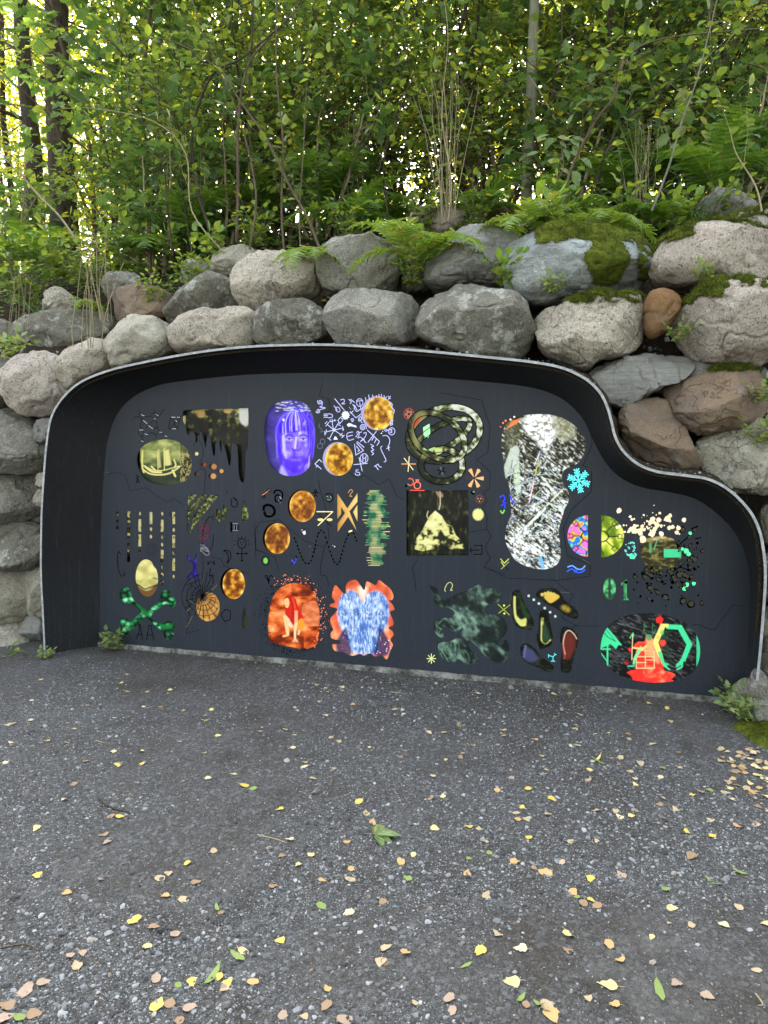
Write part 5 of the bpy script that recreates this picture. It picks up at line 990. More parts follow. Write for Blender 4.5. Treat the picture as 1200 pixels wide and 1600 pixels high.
# red and pale tangle, goblet, runes
for k in range(9): sym([C(*[(320 + 7 * math.cos(t * 1.9 + k), 820 + k * 5.2 + 6 * math.sin(t * 2.3 + k * 2)) for t in np.linspace(0, 4, 9)])], .9, (96, 30, 56) if k < 5 else (150, 146, 156) if k > 6 else (70, 40, 80), .12)
sym([C(*[(325 + 9 * math.cos(t), 835 + 28 * math.sin(t * .9)) for t in np.linspace(0, 6, 14)])], .8, BK)
sym([], 1, BK, polys=[[(360, 815.5), (362, 816), (363, 830), (360, 832)]]); sym([[(364, 818), (372, 818)], [(364, 829), (372, 829)], [(366, 820), (366, 828)], [(370, 820), (370, 828)]], 1.2, (120, 122, 128), .1)
sym([], 1, BK, dots=[(237 + r * math.cos(a), 859 + r * 1.1 * math.sin(a), .55) for r in (5, 8.5) for a in np.linspace(0, math.tau, 9 + int(r), endpoint=False)])
# web threads beyond the disc
b_ = []
for k in range(22):
    a = k * math.tau / 22 + .1; L_ = 18 + 26 * rgp.random()
    if math.cos(a) < .2 or math.sin(a) < -.3: b_.append([wc, (wc[0] + L_ * .75 * math.cos(a), wc[1] + L_ * math.sin(a))])
for r in (10, 17, 25, 33): b_.append([(wc[0] + r * math.cos(t), wc[1] + r * 1.05 * math.sin(t)) for t in np.linspace(2.2, 4.6, 9)])
sym(b_, .8, BK, name='web_threads'); sym([[(wc[0] + 14, wc[1] - 10), (wc[0] + 22, wc[1] - 18)], [(301, 962), (296, 972), (291, 980)], [(298, 950), (292, 955)], [(306, 945), (296, 938)]], .8, (120, 104, 60), .15, name='web_threads')
# middle small marks
sym([C((412, 797), (413, 791), (420, 789), (427, 793), (429, 801), (424, 806), (416, 806), (413, 800))], 4.2, (20, 22, 22), name='wreath_mark'); sym([[(416 + k, 806 - k % 3), (418 + k, 804)] for k in range(0, 9, 2)], .7, (90, 92, 60), .1)
sym([C((410, 774), (414, 771), (418, 768), (421, 765))], 1.3, OR, .25); sym([[(435, 783), (438, 785)], [(437, 776), (440, 780)]], 1.6, (150, 156, 160), .2)
sym([], 1, (104, 168, 56), .4, polys=[EL(415, 876, 3.4, 4.6)], label='green seed shape'); sym([], 1, BK, dots=[(415 + 6 * math.cos(a), 876 + 7 * math.sin(a), .7) for a in np.linspace(0, math.tau, 18, endpoint=False)])
sym([[(456, 875), (460, 880), (463, 873)], [(458, 881), (462, 877)]], 2.4, (60, 66, 190), .5); sym([C((456, 882), (460, 877), (464, 872), (462, 869))], 1.5, BK)
sym([], 1, (206, 206, 196), .35, polys=[[(472, 831), (477, 829), (478, 834), (475, 836)], [(470, 829), (472, 827), (474, 828)], [(484, 853 + 0), (485, 853.6), (484, 854)]]); sym([[(470, 828), (476, 826)], [(471, 834), (475, 837)]], 1, BK)
sym([C((508, 775), (512, 771), (518, 773), (520, 779), (515, 784), (509, 781))], 2, (40, 46, 40), name='symbol'); sym([[(510, 775), (513, 777)], [(516, 775), (518, 779)], [(511, 781), (516, 781)]], .8, (150, 170, 140), .2)
sym([C((544, 770), (548, 765), (551, 768), (547, 773), (550, 776), (546, 775))], 1.1, (190, 136, 86), .3)
sym([[(495, 799.5), (520, 799.5), (497, 821)]], 1.5, GD, .4, label='golden seven-like stroke'); sym([[(495, 801), (518, 822)]], .9, BK); sym([], 1, (214, 190, 130), .4, polys=[EL(501, 812, 5, 2.2), EL(515, 812, 4.6, 2.2)])
sym([C((518, 854), (521, 851), (526, 853))], 1.2, (70, 66, 54)); sym([], 1, (206, 206, 196), .3, dots=[(523, 854, 1.1), (520, 852, .8)])
# dashed wave
wv = [(459, 838)]; wave = crs([(459, 838), (463, 848), (468, 862), (474, 876), (480, 881), (486, 876), (491, 860), (496, 838), (501, 829), (506, 832), (512, 850), (518, 868), (524, 880), (530, 879), (536, 858), (541, 842), (546, 834), (552, 833), (556, 842), (560, 852)], 8, False)
acc = 0; last = wave[0]; b = Buf(); seg = [wave[0]]
for q in wave[1:]:
    acc += np.hypot(*(q - last)); last = q; seg.append(q)
    if acc > 5.4:
        m = seg[len(seg) // 2]; t = seg[-1] - seg[0]; an = math.degrees(math.atan2(t[1], t[0])); e_ = EL(m[0], m[1], 2.1, 1.25, an, 8); b.add(P(e_[:, 0], e_[:, 1], -.0015) - AO, np.array([list(range(8))])); acc = 0; seg = [q]
link('dashed_wave', b.mesh('dashed_wave', inlay_mat(BK, 0.), False), ART)['label'] = 'black dashed wave line'
sym([], 1, (220, 208, 150), .4, polys=[EL(547.5, 830, 3.4, 1.5, -20)])
# ring knot
def ringstrip(cx, cy, rx, ry, rot, wd, off, name='ring_strip', a0=0, a1=360):
    t = np.radians(np.linspace(a0, a1, 97)); c, s = math.cos(R(rot)), math.sin(R(rot)); rows = []
    for k in np.linspace(-.5, .5, 7):
        x, y = (rx + wd * k) * np.cos(t), (ry + wd * k) * np.sin(t); rows.append(np.stack([cx + x * c - y * s, cy + x * s + y * c], -1))
    px = np.concatenate(rows); n = len(t); i, j = np.meshgrid(np.arange(6), np.arange(n - 1), indexing='ij'); b = Buf()
    b.add(P(px[:, 0], px[:, 1], off) - AO, np.stack([i * n + j, i * n + j + 1, (i + 1) * n + j + 1, (i + 1) * n + j], -1).reshape(-1, 4))
    link(name, b.mesh(name, pmat(.5), True, sample(px)), ART)
    for row in (rows[0], rows[-1]):
        bb = Buf(); ribbon(bb, row, 1.1, off - .0008); link('ring_edge', bb.mesh('ring_edge', inlay_mat(BK, 0.), False), ART)
ringstrip(690.5, 683, 49, 18, -30, 9.5, -.0012); ringstrip(694, 678, 57, 40, -18, 10.5, -.0022); ringstrip(690, 727, 32.5, 25.5, 0, 10, -.0034); ringstrip(684, 682, 47, 31, 36, 9.5, -.0046)
pp = [(661, 668), (671, 662), (672, 677), (669, 684), (662, 680)]; sym([], 1, (150, 226, 150), .55, polys=[pp], label='pale green shard inside the knot'); sym([[(663, 674), (670, 670)]], 1.4, (60, 190, 130), .5)
for a0, c in ((15, BK), (75, (140, 144, 130)), (135, BK)):
    a = R(a0); sym([[(690 - 7 * math.cos(a), 736 - 7 * math.sin(a)), (690 + 7 * math.cos(a), 736 + 7 * math.sin(a))]], 1.5, c)
for a0 in (0, 50, 95): a = R(a0); sym([[(638.5 - 11 * math.cos(a), 725 - 12 * math.sin(a)), (638.5 + 11 * math.cos(a), 725 + 12 * math.sin(a))]], 1.3, GD if a0 else OR, .35)
for k in range(6):
    a = R(k * 60 + 2); c = (741, 747); q = lambda r, w_: (c[0] + r * math.cos(a) - w_ * math.sin(a), c[1] + r * 1.08 * math.sin(a) + w_ * math.cos(a)); sym([], 1, (214, 158, 104) if k != 3 else (40, 34, 24), .45, polys=[[q(2, -.4), q(14, -3.2), q(15, 0), q(14, 3.2), q(2, .4)]], name='fan_blade')
sym([EL(639, 647, 7.5, 8.5)], 2.2, (150, 50, 38), .35, label='small red wheel'); sym([EL(639 + 4 * math.cos(a), 647 + 4.4 * math.sin(a), 1.6, 1.6, 0, 8) for a in np.linspace(.5, 6.8, 5, endpoint=False)], 1.1, (196, 130, 100), .35)
sym([EL(641, 753, 5, 5.4, 0, 24, -120, 140)], 1.6, (214, 104, 84), .4); sym([EL(652, 758.5, 5, 5.4)], 1.6, (224, 120, 90), .45); sym([], 1, (214, 100, 80), .4, polys=[[(649, 749), (655, 749), (654, 753), (650, 753)]]); sym([[(641, 766), (663, 766.5)]], 1.3, (214, 70, 50), .5); sym([], 1, BK, polys=[rect(633, 757, 636, 761)])
sym([], 1, BK, dots=[(739, 769.5, 3.4)]); sym([], 1, (170, 166, 120), .3, dots=[(740, 768.5, 1.6)]); sym([EL(749, 780, 5.4, 5.8)], 1.8, (120, 60, 40), .2); sym([], 1, (170, 150, 140), .3, dots=[(747, 779, 1.1), (751, 779, 1.1), (749, 783, 1.1)])
sym([], 1, (196, 192, 120), .42, polys=[[(747 + (10 if k % 2 == 0 else 7.4) * math.cos(k * math.pi / 22), 804 + (10.6 if k % 2 == 0 else 8) * math.sin(k * math.pi / 22)) for k in range(44)]], label='yellow toothed sun wheel')
# right side marks
sym([], 1, (232, 120, 70), .5, dots=[(782, 667, 1.1), (786, 661, 1.6), (790, 657.5, 1.7)]); sym([], 1, (240, 206, 190), .5, dots=[(797.5, 655.5, 1.6), (803.5, 651.5, 1.6)])
fl = []
for k in range(6):
    a = R(k * 60 + 18); c, s = math.cos(a), math.sin(a); q = lambda r, w_: (904 + 1.0 * (r * c - w_ * s), 751 + 1.08 * (r * s + w_ * c)); fl.append([q(0, 0), q(17.5, 0)])
    for r in (5, 9, 13): fl += [[q(r, 0), q(r + 4.2, 4)], [q(r, 0), q(r + 4.2, -4)]]
sym(fl, 1.6, CY_, .6, name='snowflake', label='turquoise snowflake')
sym([C((887, 886), (894, 884), (902, 889), (909, 889), (914, 884))], 1.7, (96, 150, 240), .6); sym([C((886, 893), (893, 889), (901, 894), (908, 894), (914, 890)), [(898, 894), (902, 889)]], 1.7, (40, 84, 230), .6)
sym([C((781, 777), (786, 774), (789, 779), (786, 784), (790, 786)), C((783, 790), (788, 788), (789, 794))], 2, (40, 66, 220), .5); sym([C((782, 798), (785, 802), (788, 797))], 1.8, (110, 200, 90), .5); sym([C((797, 774), (799, 780), (802, 786))], 2.2, (40, 66, 220), .5)
sym([[(782, 873), (788, 880), (795, 873)], [(783, 878), (788, 885)]], 1.2, (176, 190, 70), .45); sym([[(783, 889), (795, 878)]], 1, (150, 156, 100), .3); sym([[(789, 884), (795, 891)]], .8, BK)
for st in ([[(778, 944), (796, 961)], [(797, 945), (779, 958)]],): sym(st, 1.1, (150, 160, 50), .35)
sym([], 1, (190, 210, 80), .45, dots=[(787.5, 946, 1.6), (788, 958.5, 1.6)])
for x_, y_ in ((826, 931), (834, 937), (842, 943), (851, 950), (859.5, 956.5), (867.5, 963)): sym([], 1, (170, 186, 176), .35, dots=[(x_, y_, 2.1)], name='round_dot')
for a0 in (0, 45, 90, 135): a = R(a0); sym([[(674 - 7 * math.cos(a), 1029 - 7.6 * math.sin(a)), (674 + 7 * math.cos(a), 1029 + 7.6 * math.sin(a))]], 1.2, (196, 206, 130), .4)
sym([C((696, 924), (695, 920), (699, 912), (704, 910), (707, 915), (704, 922), (707, 922))], 1.1, (186, 190, 120), .35)
sym([[(864, 1026), (857, 1024)], [(864, 1026), (868, 1022)], [(864, 1026), (864, 1033)], [(857, 1022), (857, 1027)], [(861, 1033), (867, 1033)], [(866, 1021), (869, 1023)]], 1.2, (80, 200, 196), .5)
# splashes
for kind_, colr, lt in (('pale', (240, 212, 178), .45), ('teal', (96, 190, 186), .5), ('green', (84, 224, 150), .6), ('dark', BK, 0.)):
    b = Buf()
    for x_, y_, r, kk in SPL:
        if kk == kind_: dot(b, x_, y_, r, -.0016 if kind_ != 'dark' else -.0012, 9, .22)
    o = link('splash_mark', b.mesh('splash_mark', inlay_mat(colr, lt), False), ART); o['kind'] = 'stuff'; o['label'] = {'pale': 'cream', 'teal': 'teal', 'green': 'bright green', 'dark': 'black'}[kind_] + ' splashes round the landscape window'
b = Buf()
for x_, y_, r, kk in SPL:
    if kk == 'dark' and r > 3: dot(b, x_ + .6, y_ + .3, r * .72, -.0026, 9, .2)
o = link('splash_mark', b.mesh('splash_mark', inlay_mat((52, 50, 30), .25), False), ART); o['kind'] = 'stuff'; o['label'] = 'olive glints in the larger splashes'
sym([[(1062, 850), (1076, 838)], [(1086, 842), (1095, 840)], [(1050, 894), (1062, 886), (1080, 892)], [(1080, 826), (1090, 822)]], 1.6, BK)
# speckles round the orange picture
b = Buf(); b2 = Buf()
for k in range(640):
    a = rgp.uniform(0, math.tau); e_ = abs(rgp.gauss(0, 1)) * 7 + 1; x_ = 459 + (41 + e_) * math.cos(a); y_ = 962 + (52 + e_) * math.sin(a)
    (dot(b2, x_, y_, rgp.uniform(.4, 1.1), -.0016, 6) if (x_ > 490 or y_ < 915) and rgp.random() < .4 else dot(b, x_, y_, rgp.uniform(.3, .85), -.0014, 6))
o = link('speckle_ring', b.mesh('speckle_ring', inlay_mat(BK, 0.), False), ART); o['kind'] = 'stuff'; o = link('speckle_ring', b2.mesh('speckle_ring', inlay_mat((220, 120, 90), .5), False), ART); o['kind'] = 'stuff'
# hairline seams between the sheets
SEAMS = [[(162, 739), (174, 740), (182, 738), (196, 742), (203, 767), (228, 762), (245, 775), (262, 785), (272, 779), (288, 789)], [(302, 696), (310, 686), (316, 697), (318, 709), (311, 727)], [(312, 731), (321, 736), (319, 772)],
 [(503, 600), (499, 618), (514, 624), (516, 642), (505, 646)], [(498, 750), (500, 765), (507, 787), (510, 800), (514, 840), (507, 855), (502, 876), (500, 898), (510, 900), (514, 916)], [(400, 872), (398, 830), (405, 816), (436, 812), (452, 826), (476, 845), (506, 855)], [(401, 859), (430, 871), (435, 892)],
 [(545, 738), (560, 748), (569, 742), (592, 758), (608, 748), (620, 775), (634, 783)], [(688, 614), (752, 625), (766, 668), (762, 707), (745, 718), (766, 738), (765, 762), (755, 769), (762, 782), (753, 793), (761, 806), (760, 826), (767, 838), (758, 856), (766, 872), (756, 886), (790, 898)], [(732, 832), (760, 827)], [(655, 868), (644, 888), (648, 905), (650, 925)],
 [(914, 650), (921, 662), (925, 694), (911, 727), (924, 734), (924, 768), (894, 795), (880, 825), (886, 868), (922, 882), (922, 900), (870, 907), (792, 903), (764, 890)], [(866, 907), (896, 930), (889, 941), (878, 965), (900, 978), (920, 978)], [(1080, 978), (1088, 975), (1115, 985), (1145, 945), (1160, 947)], [(893, 982), (902, 975)], [(921, 978), (938, 978)],
 [(330, 870), (345, 873), (350, 884), (372, 893), (390, 896)], [(312, 845), (318, 880), (316, 905)], [(398, 815), (400, 860), (410, 862)], [(290, 915), (300, 910), (296, 960), (291, 990), (312, 984)]]
for sm_ in SEAMS: sym([sm_], .55, (12, 14, 18), name='sheet_seam')
for k in range(46):
    x_, y_ = rgp.uniform(180, 1120), rgp.uniform(640, 1060); L_ = rgp.uniform(3, 14); a_ = rgp.gauss(1.4, .5)
    if y_ > 620 + max(0, x_ - 880) * .75: sym([C((x_, y_), (x_ + L_ * .5 * math.cos(a_), y_ + L_ * .5 * math.sin(a_) + 1), (x_ + L_ * math.cos(a_), y_ + L_ * math.sin(a_)))], rgp.uniform(.2, .4), (70, 76, 88), name='scratch')
for sc_ in ([(162, 740), (170, 738)], [(910, 874), (922, 881)], [(918, 731), (925, 735)], [(875, 925), (890, 926)]): sym([sc_], .8, (120, 124, 132), name='scratch')
# ------------------------------------------------------------------ vegetation
LT = {  # leaf outlines: (u along, v across, lift), faces
 'ovate': (np.array([[0, 0, 0], [.22, .26, .02], [.55, .33, .03], [.85, .14, 0], [1, 0, -.06], [.85, -.14, 0], [.55, -.33, .03], [.22, -.26, .02], [.5, 0, -.05]]), np.array([[8, 0, 1], [8, 1, 2], [8, 2, 3], [8, 3, 4], [8, 4, 5], [8, 5, 6], [8, 6, 7], [8, 7, 0]])),
 'maple': (np.array([[0, 0, 0], [-.06, .30, .0], [.22, .28, .03], [.30, .52, -.02], [.55, .24, .02], [.66, .30, 0], [1, 0, -.08], [.66, -.30, 0], [.55, -.24, .02], [.30, -.52, -.02], [.22, -.28, .03], [-.06, -.30, 0], [.38, 0, -.03]]), np.array([[12, i, i + 1] for i in range(11)] + [[12, 11, 0]])),
 'small': (np.array([[0, 0, 0], [.45, .28, .03], [1, 0, -.04], [.45, -.28, .03]]), np.array([[0, 2, 1], [0, 3, 2]])),
 'long': (np.array([[0, 0, 0], [.3, .15, .03], [.65, .15, .02], [1, 0, -.1], [.65, -.15, .02], [.3, -.15, .03], [.5, 0, -.01]]), np.array([[6, 0, 1], [6, 1, 2], [6, 2, 3], [6, 3, 4], [6, 4, 5], [6, 5, 0]])),
 'pinna': (lambda e: (np.array([[0, 0, 0]] + [[u_, w_, 0] for u_, w_ in e] + [[1, 0, -.08]] + [[u_, -w_, 0] for u_, w_ in e[::-1]] + [[.45, 0, -.02]]), np.array([[2 * len(e) + 2, i, i + 1] for i in range(2 * len(e) + 1)] + [[2 * len(e) + 2, 2 * len(e) + 1, 0]])))([(.04, .11), (.12, .055), (.18, .125), (.27, .055), (.34, .115), (.43, .05), (.5, .10), (.58, .04), (.66, .08), (.73, .03), (.81, .05)]),
}
class Plant:
    def __init__(s, seed): s.r = random.Random(seed); s.np = np.random.default_rng(seed); s.wood = Buf(); s.lf = []
    def leaf(s, p, d, size, nrm=None): s.lf.append((*p, *d, size, *(nrm if nrm is not None else (0, 0, 1))))
    def branch(s, p, d, L, r0, lev, up=.12, wob=.18, leaf=.08, nseg=None, kids=None, ang=.9, k=None, bare=.25, dens=1.):
        r = s.r; n = nseg or max(3, int(L / .12) if lev == 0 else 7); pts = [Vector(p)]; d = Vector(d).normalized(); st = L / n; dirs = [d.copy()]
        for i in range(n):
            d = (d + Vector((r.gauss(0, wob), r.gauss(0, wob), r.gauss(0, wob * .6) + up)) * (.5 if lev > 1 else 1)).normalized(); pts.append(pts[-1] + d * st); dirs.append(d.copy())
        tube(s.wood, [tuple(q) for q in pts], [max(r0 * (1 - .85 * i / n), .0012) for i in range(n + 1)], k or (8 if lev > 2 else 5 if lev > 0 else 3))
        if lev == 0:
            m = max(2, int(L / leaf * 1.7 * dens))
            for i in range(m):
                t = (i + .7) / m; q = pts[0].lerp(pts[-1], t) if n < 3 else pts[min(n, int(t * n))]; dd = dirs[min(n, int(t * n))]
                side = dd.cross(Vector((0, 0, 1))); side = side.normalized() if side.length > 1e-3 else Vector((1, 0, 0))
                ld = (dd * .5 + side * (1 if i % 2 else -1) * r.uniform(.6, 1.1) + Vector((r.gauss(0, .25), r.gauss(0, .25), r.uniform(-.75, .1)))).normalized()
                s.leaf(q + ld * .012, ld, leaf * r.uniform(.6, 1.2), (r.gauss(0, .42), r.gauss(0, .42) - .15, 1))
            s.leaf(pts[-1], (dirs[-1] + Vector((0, 0, -.3))).normalized(), leaf * 1.1, (r.gauss(0, .4), r.gauss(0, .4), 1))
        else:
            m = kids if kids is not None else int(4 + L * 2)
            for i in range(m):
                t = bare + (1 - bare) * (i + r.random()) / m; j = min(n - 1, int(t * n)); q = pts[j].lerp(pts[j + 1], t * n - j); dd = dirs[j]
                a = r.uniform(0, 6.28); o = Vector((math.cos(a), math.sin(a), .1)); o = (o - dd * o.dot(dd)).normalized(); nd = (dd * (1 - ang * .6) + o * ang).normalized()
                s.branch(q, nd, L * r.uniform(.34, .55) * (1.15 - .55 * t), max(r0 * (1 - .8 * t) * .5, .002), lev - 1, up=up * .6, wob=wob, leaf=leaf, ang=ang, dens=dens)
    def meshes(s, name, wood_mat, leaf_mat_, shape='ovate'):
        wd = s.wood.mesh(name + '_stem', wood_mat) if s.wood.n else None; lm = None
        if s.lf:
            A = np.array(s.lf); p, d, sz_, nr = A[:, :3], A[:, 3:6], A[:, 6], A[:, 7:10]
            sd_ = np.cross(d, nr); sd_ /= np.linalg.norm(sd_, axis=1)[:, None] + 1e-9; n = np.cross(sd_, d)
            T, F = LT[shape]; curl = s.np.uniform(-.3, .25, len(A))
            u, v, w_ = T[:, 0], T[:, 1], T[:, 2]
            V = p[:, None] + sz_[:, None, None] * (u[None, :, None] * d[:, None] + v[None, :, None] * sd_[:, None] + (w_[None] + curl[:, None] * u[None] ** 2 + .15 * np.abs(v)[None])[:, :, None] * n[:, None])
            b = Buf(); b.add(V.reshape(-1, 3), (F[None] + (np.arange(len(A)) * len(T))[:, None, None]).reshape(-1, 3)); lm = b.mesh(name + '_leaves', leaf_mat_, False)
        return wd, lm
def make(name, cat, seed, build, wood, leaf, shape='ovate', parts=('trunk', 'crown')):
    pl = Plant(seed); build(pl); wd, lm = pl.meshes(name, BARK[wood], LEAF[leaf], shape)
    return (name, cat, wd, lm, parts)
def place(v, loc, rz, s, label, group=None, tilt=(0, 0)):
    name, cat, wd, lm, parts = v; e = tag(empty(name, tuple(loc)), label, cat, group); e.rotation_euler = (tilt[0], tilt[1], rz); e.scale = (s, s, s)
    if wd: link(parts[0], wd, e)
    if lm: link(parts[1], lm, e)
    return e
# tall trees of the wood: straight trunk, high crown, some low leafy twigs
def tall(H, r0, leaf, kids, low, dens=1.):
    def f(pl):
        r = pl.r; pts = [Vector((0, 0, -.3))]; x = y = 0.; n = 14
        for i in range(1, n + 1): x += r.gauss(0, .07); y += r.gauss(0, .07); pts.append(Vector((x, y, H * i / n)))
        tube(pl.wood, [tuple(q) for q in pts], [r0 * (1.25 if i == 0 else 1 - .8 * i / n) for i in range(n + 1)], 10)
        for i in range(kids):
            t = low + (1 - low) * (i / kids) ** .9; j = min(n - 1, int(t * n)); q = pts[j].lerp(pts[j + 1], t * n - j); a = i * 2.4 + r.uniform(-.5, .5)
            L = (1.5 + 2.3 * math.sin(math.pi * min(1, (t - low) / (1 - low) * .8 + .2))) * r.uniform(.7, 1.15)
            pl.branch(q, (math.cos(a), math.sin(a), r.uniform(.05, .5)), L, r0 * .28 * (1.1 - t), 2, up=.05, wob=.2, leaf=leaf, kids=7, ang=.85, dens=dens)
    return f
T1 = make('tree', 'tree', 11, tall(13, .15, .13, 24, .14, .65), 'dark', 'mid', 'small')
T2 = make('tree', 'tree', 12, tall(14, .11, .13, 24, .10, .65), 'brown', 'yellow', 'small')
T3 = make('tree', 'tree', 13, tall(12, .07, .12, 22, .06, .65), 'dark', 'yellow', 'small')
T4 = make('tree', 'tree', 14, tall(11, .055, .11, 20, .04, .7), 'grey', 'mid', 'small')
TB = make('tree', 'tree', 15, tall(13, .17, .13, 26, .30, .9), 'dark', 'deep', 'small')
# understorey saplings and shrubs
def sapling(H, r0, leaf, kids, low=.12, lean=.08, dens=1.):
    def f(pl): pl.branch((0, 0, -.1), (pl.r.gauss(0, lean), pl.r.gauss(0, lean), 1), H, r0, 2, up=.10, wob=.10, leaf=leaf, nseg=14, kids=kids, ang=.95, k=8, bare=low, dens=dens)
    return f
def shrub(H, leaf, stems, spread, kids=9, dens=1.):
    def f(pl):
        for i in range(stems):
            a = i * 6.28 / stems + pl.r.uniform(-.4, .4); sp_ = spread * pl.r.uniform(.5, 1.1)
            pl.branch((.06 * math.cos(a), .06 * math.sin(a), -.1), (sp_ * math.cos(a), sp_ * math.sin(a), 1), H * pl.r.uniform(.7, 1.1), .014 + .004 * H, 2 if H > 1.2 else 1, up=.03, wob=.2, leaf=leaf, nseg=12, kids=kids, ang=.9, bare=.12, dens=dens)
    return f
S1 = make('sapling', 'sapling', 21, sapling(5.5, .030, .10, 22, .1), 'brown', 'deep', 'maple', ('stem', 'foliage'))
S2 = make('sapling', 'sapling', 22, sapling(6, .035, .085, 24, .1), 'grey', 'mid', 'ovate', ('stem', 'foliage'))
S3 = make('sapling', 'sapling', 23, sapling(5, .022, .09, 20, .08), 'brown', 'yellow', 'ovate', ('stem', 'foliage'))
B1 = make('shrub', 'shrub', 24, shrub(2.6, .085, 7, .38, 8), 'brown', 'deep', 'ovate', ('stems', 'foliage'))
B2 = make('shrub', 'shrub', 25, shrub(2.1, .07, 7, .45, 8), 'brown', 'mid', 'ovate', ('stems', 'foliage'))
B3 = make('shrub', 'shrub', 26, shrub(1.5, .095, 6, .4, 7), 'straw', 'deep', 'maple', ('stems', 'foliage'))
B4 = make('shrub', 'shrub', 27, shrub(3.2, .075, 6, .35, 9), 'dark', 'mid', 'ovate', ('stems', 'foliage'))
# ferns: arching fronds with leaflets on both sides
def fern(nf, L, droop=1., spread=1., seed=0, npin=19, a_lo=0., a_hi=6.28):
    def f(pl):
        r = pl.r
        for i in range(nf):
            a = a_lo + (a_hi - a_lo) * (i + r.uniform(.2, .8)) / nf; LL = L * r.uniform(.75, 1.15); el = r.uniform(.75, 1.25) / spread
            d = Vector((math.cos(a) * math.cos(el), math.sin(a) * math.cos(el), math.sin(el))); p = Vector((0, 0, -.02)); pts = [p.copy()]; ds = [d.copy()]; n = 26
            for k in range(n): d = (d + Vector((0, 0, -.075 * droop))).normalized(); p = p + d * LL / n; pts.append(p.copy()); ds.append(d.copy())
            tube(pl.wood, [tuple(q) for q in pts], [.0028 * (1 - .7 * k / n) for k in range(n + 1)], 3)
            for k in range(npin):
                t = .10 + .9 * k / npin; j = min(n - 1, int(t * n)); q = pts[j].lerp(pts[j + 1], t * n - j); dd = ds[j]; side = dd.cross(Vector((0, 0, 1)))
                if side.length < 1e-3: continue
                side.normalize(); nn = side.cross(dd).normalized(); w_ = LL * .23 * math.sin(math.pi * min(1, t * .82 + .16)) ** .8 * r.uniform(.9, 1.08)
                for sg in (-1, 1):
                    pd = (side * sg + dd * .45 - Vector((0, 0, .18)) * r.uniform(.5, 1.4)).normalized()
                    pl.leaf(q, pd, w_ * 1.12, tuple(nn + Vector((r.gauss(0, .12), r.gauss(0, .12), 0))))

    return f
FH = make('fern', 'fern', 34, fern(6, .60, 1.1, 1.1), 'straw', 'fernyellow', 'pinna', ('stalks', 'fronds'))
F1 = make('fern', 'fern', 31, fern(9, .62), 'straw', 'fern', 'pinna', ('stalks', 'fronds'))
F2 = make('fern', 'fern', 32, fern(7, .48, 1.3), 'straw', 'fernyellow', 'pinna', ('stalks', 'fronds'))
F3_ = make('fern', 'fern', 33, fern(8, .85, .8), 'straw', 'fern', 'pinna', ('stalks', 'fronds'))
# low leafy weeds, seedlings
def weed(n, H, leaf):
    def f(pl):
        for i in range(n):
            a = pl.r.uniform(0, 6.28); d = (math.cos(a) * .6, math.sin(a) * .6, 1); pl.branch((pl.r.gauss(0, .03), pl.r.gauss(0, .03), 0), d, H * pl.r.uniform(.5, 1.1), .002, 0, up=.0, wob=.2, leaf=leaf, dens=1.2)
    return f
W1 = make('weed', 'weed', 41, weed(14, .16, .04), 'grey', 'pale', 'maple', ('stems', 'foliage'))
W2 = make('weed', 'weed', 42, weed(18, .30, .045), 'grey', 'mid', 'ovate', ('stems', 'foliage'))
W3 = make('weed', 'weed', 43, weed(10, .22, .075), 'grey', 'fernyellow', 'ovate', ('stems', 'foliage'))
def dry(n, H):
    def f(pl):
        for i in range(n):
            a = pl.r.uniform(0, 6.28); d = Vector((math.cos(a) * .12, math.sin(a) * .12, 1)).normalized(); p = Vector((pl.r.gauss(0, .06), pl.r.gauss(0, .06), 0)); pts = [p.copy()]
            for k in range(9): d = (d + Vector((pl.r.gauss(0, .07), pl.r.gauss(0, .07), 0))).normalized(); p = p + d * H * pl.r.uniform(.8, 1.1) / 9; pts.append(p.copy())
            tube(pl.wood, [tuple(q) for q in pts], [.0035 * (1 - .6 * k / 9) for k in range(10)], 4)
    return f
D1 = make('dry_stems', 'dry plant', 51, dry(7, .75), 'straw', 'pale', 'small', ('stems', 'foliage'))
D2 = make('dry_stems', 'dry plant', 52, dry(16, 1.2), 'straw', 'pale', 'small', ('stems', 'foliage'))
def grass(n, H):
    def f(pl):
        for i in range(n):
            a = pl.r.uniform(0, 6.28); d = Vector((math.cos(a) * .45, math.sin(a) * .45, 1)).normalized(); p = Vector((pl.r.gauss(0, .05), pl.r.gauss(0, .05), 0)); pts = [p.copy()]
            for k in range(8): d = (d + Vector((math.cos(a) * .1, math.sin(a) * .1, -.13))).normalized(); p = p + d * H * 1.2 / 8; pts.append(p.copy())
            tube(pl.wood, [tuple(q) for q in pts], [.0028 * (1 - .8 * k / 8) for k in range(9)], 3)
    return f
GRS = make('grass_tuft', 'grass tuft', 53, grass(34, .42), 'grey', 'pale', 'small', ('blades', 'foliage'))
GRS[2].materials.clear(); GRS[2].materials.append(LEAF['deep'])

def at(x, y, d): return P(x, y, d)
def on(x, d, dz=0.):                      # on the bank at picture column x, d metres behind the panel
    s = sz(P(x, 360, d)); q = on_bank(s[0], d); q[2] += dz; return q
prg = random.Random(77)
PAL = {0: 'dark-barked', 1: 'brown-barked', 2: 'thin dark-stemmed', 3: 'grey-green stemmed', 4: 'thick black-trunked'}
COLW = ['at the far left edge', 'left of the thick black trunk', 'above the left boulders', 'left of the middle', 'in the middle of the wood', 'right of the middle', 'behind the mossy boulder', 'at the far right']
def where(x): return COLW[max(0, min(7, int(x // 150)))] if x > 60 else COLW[0]
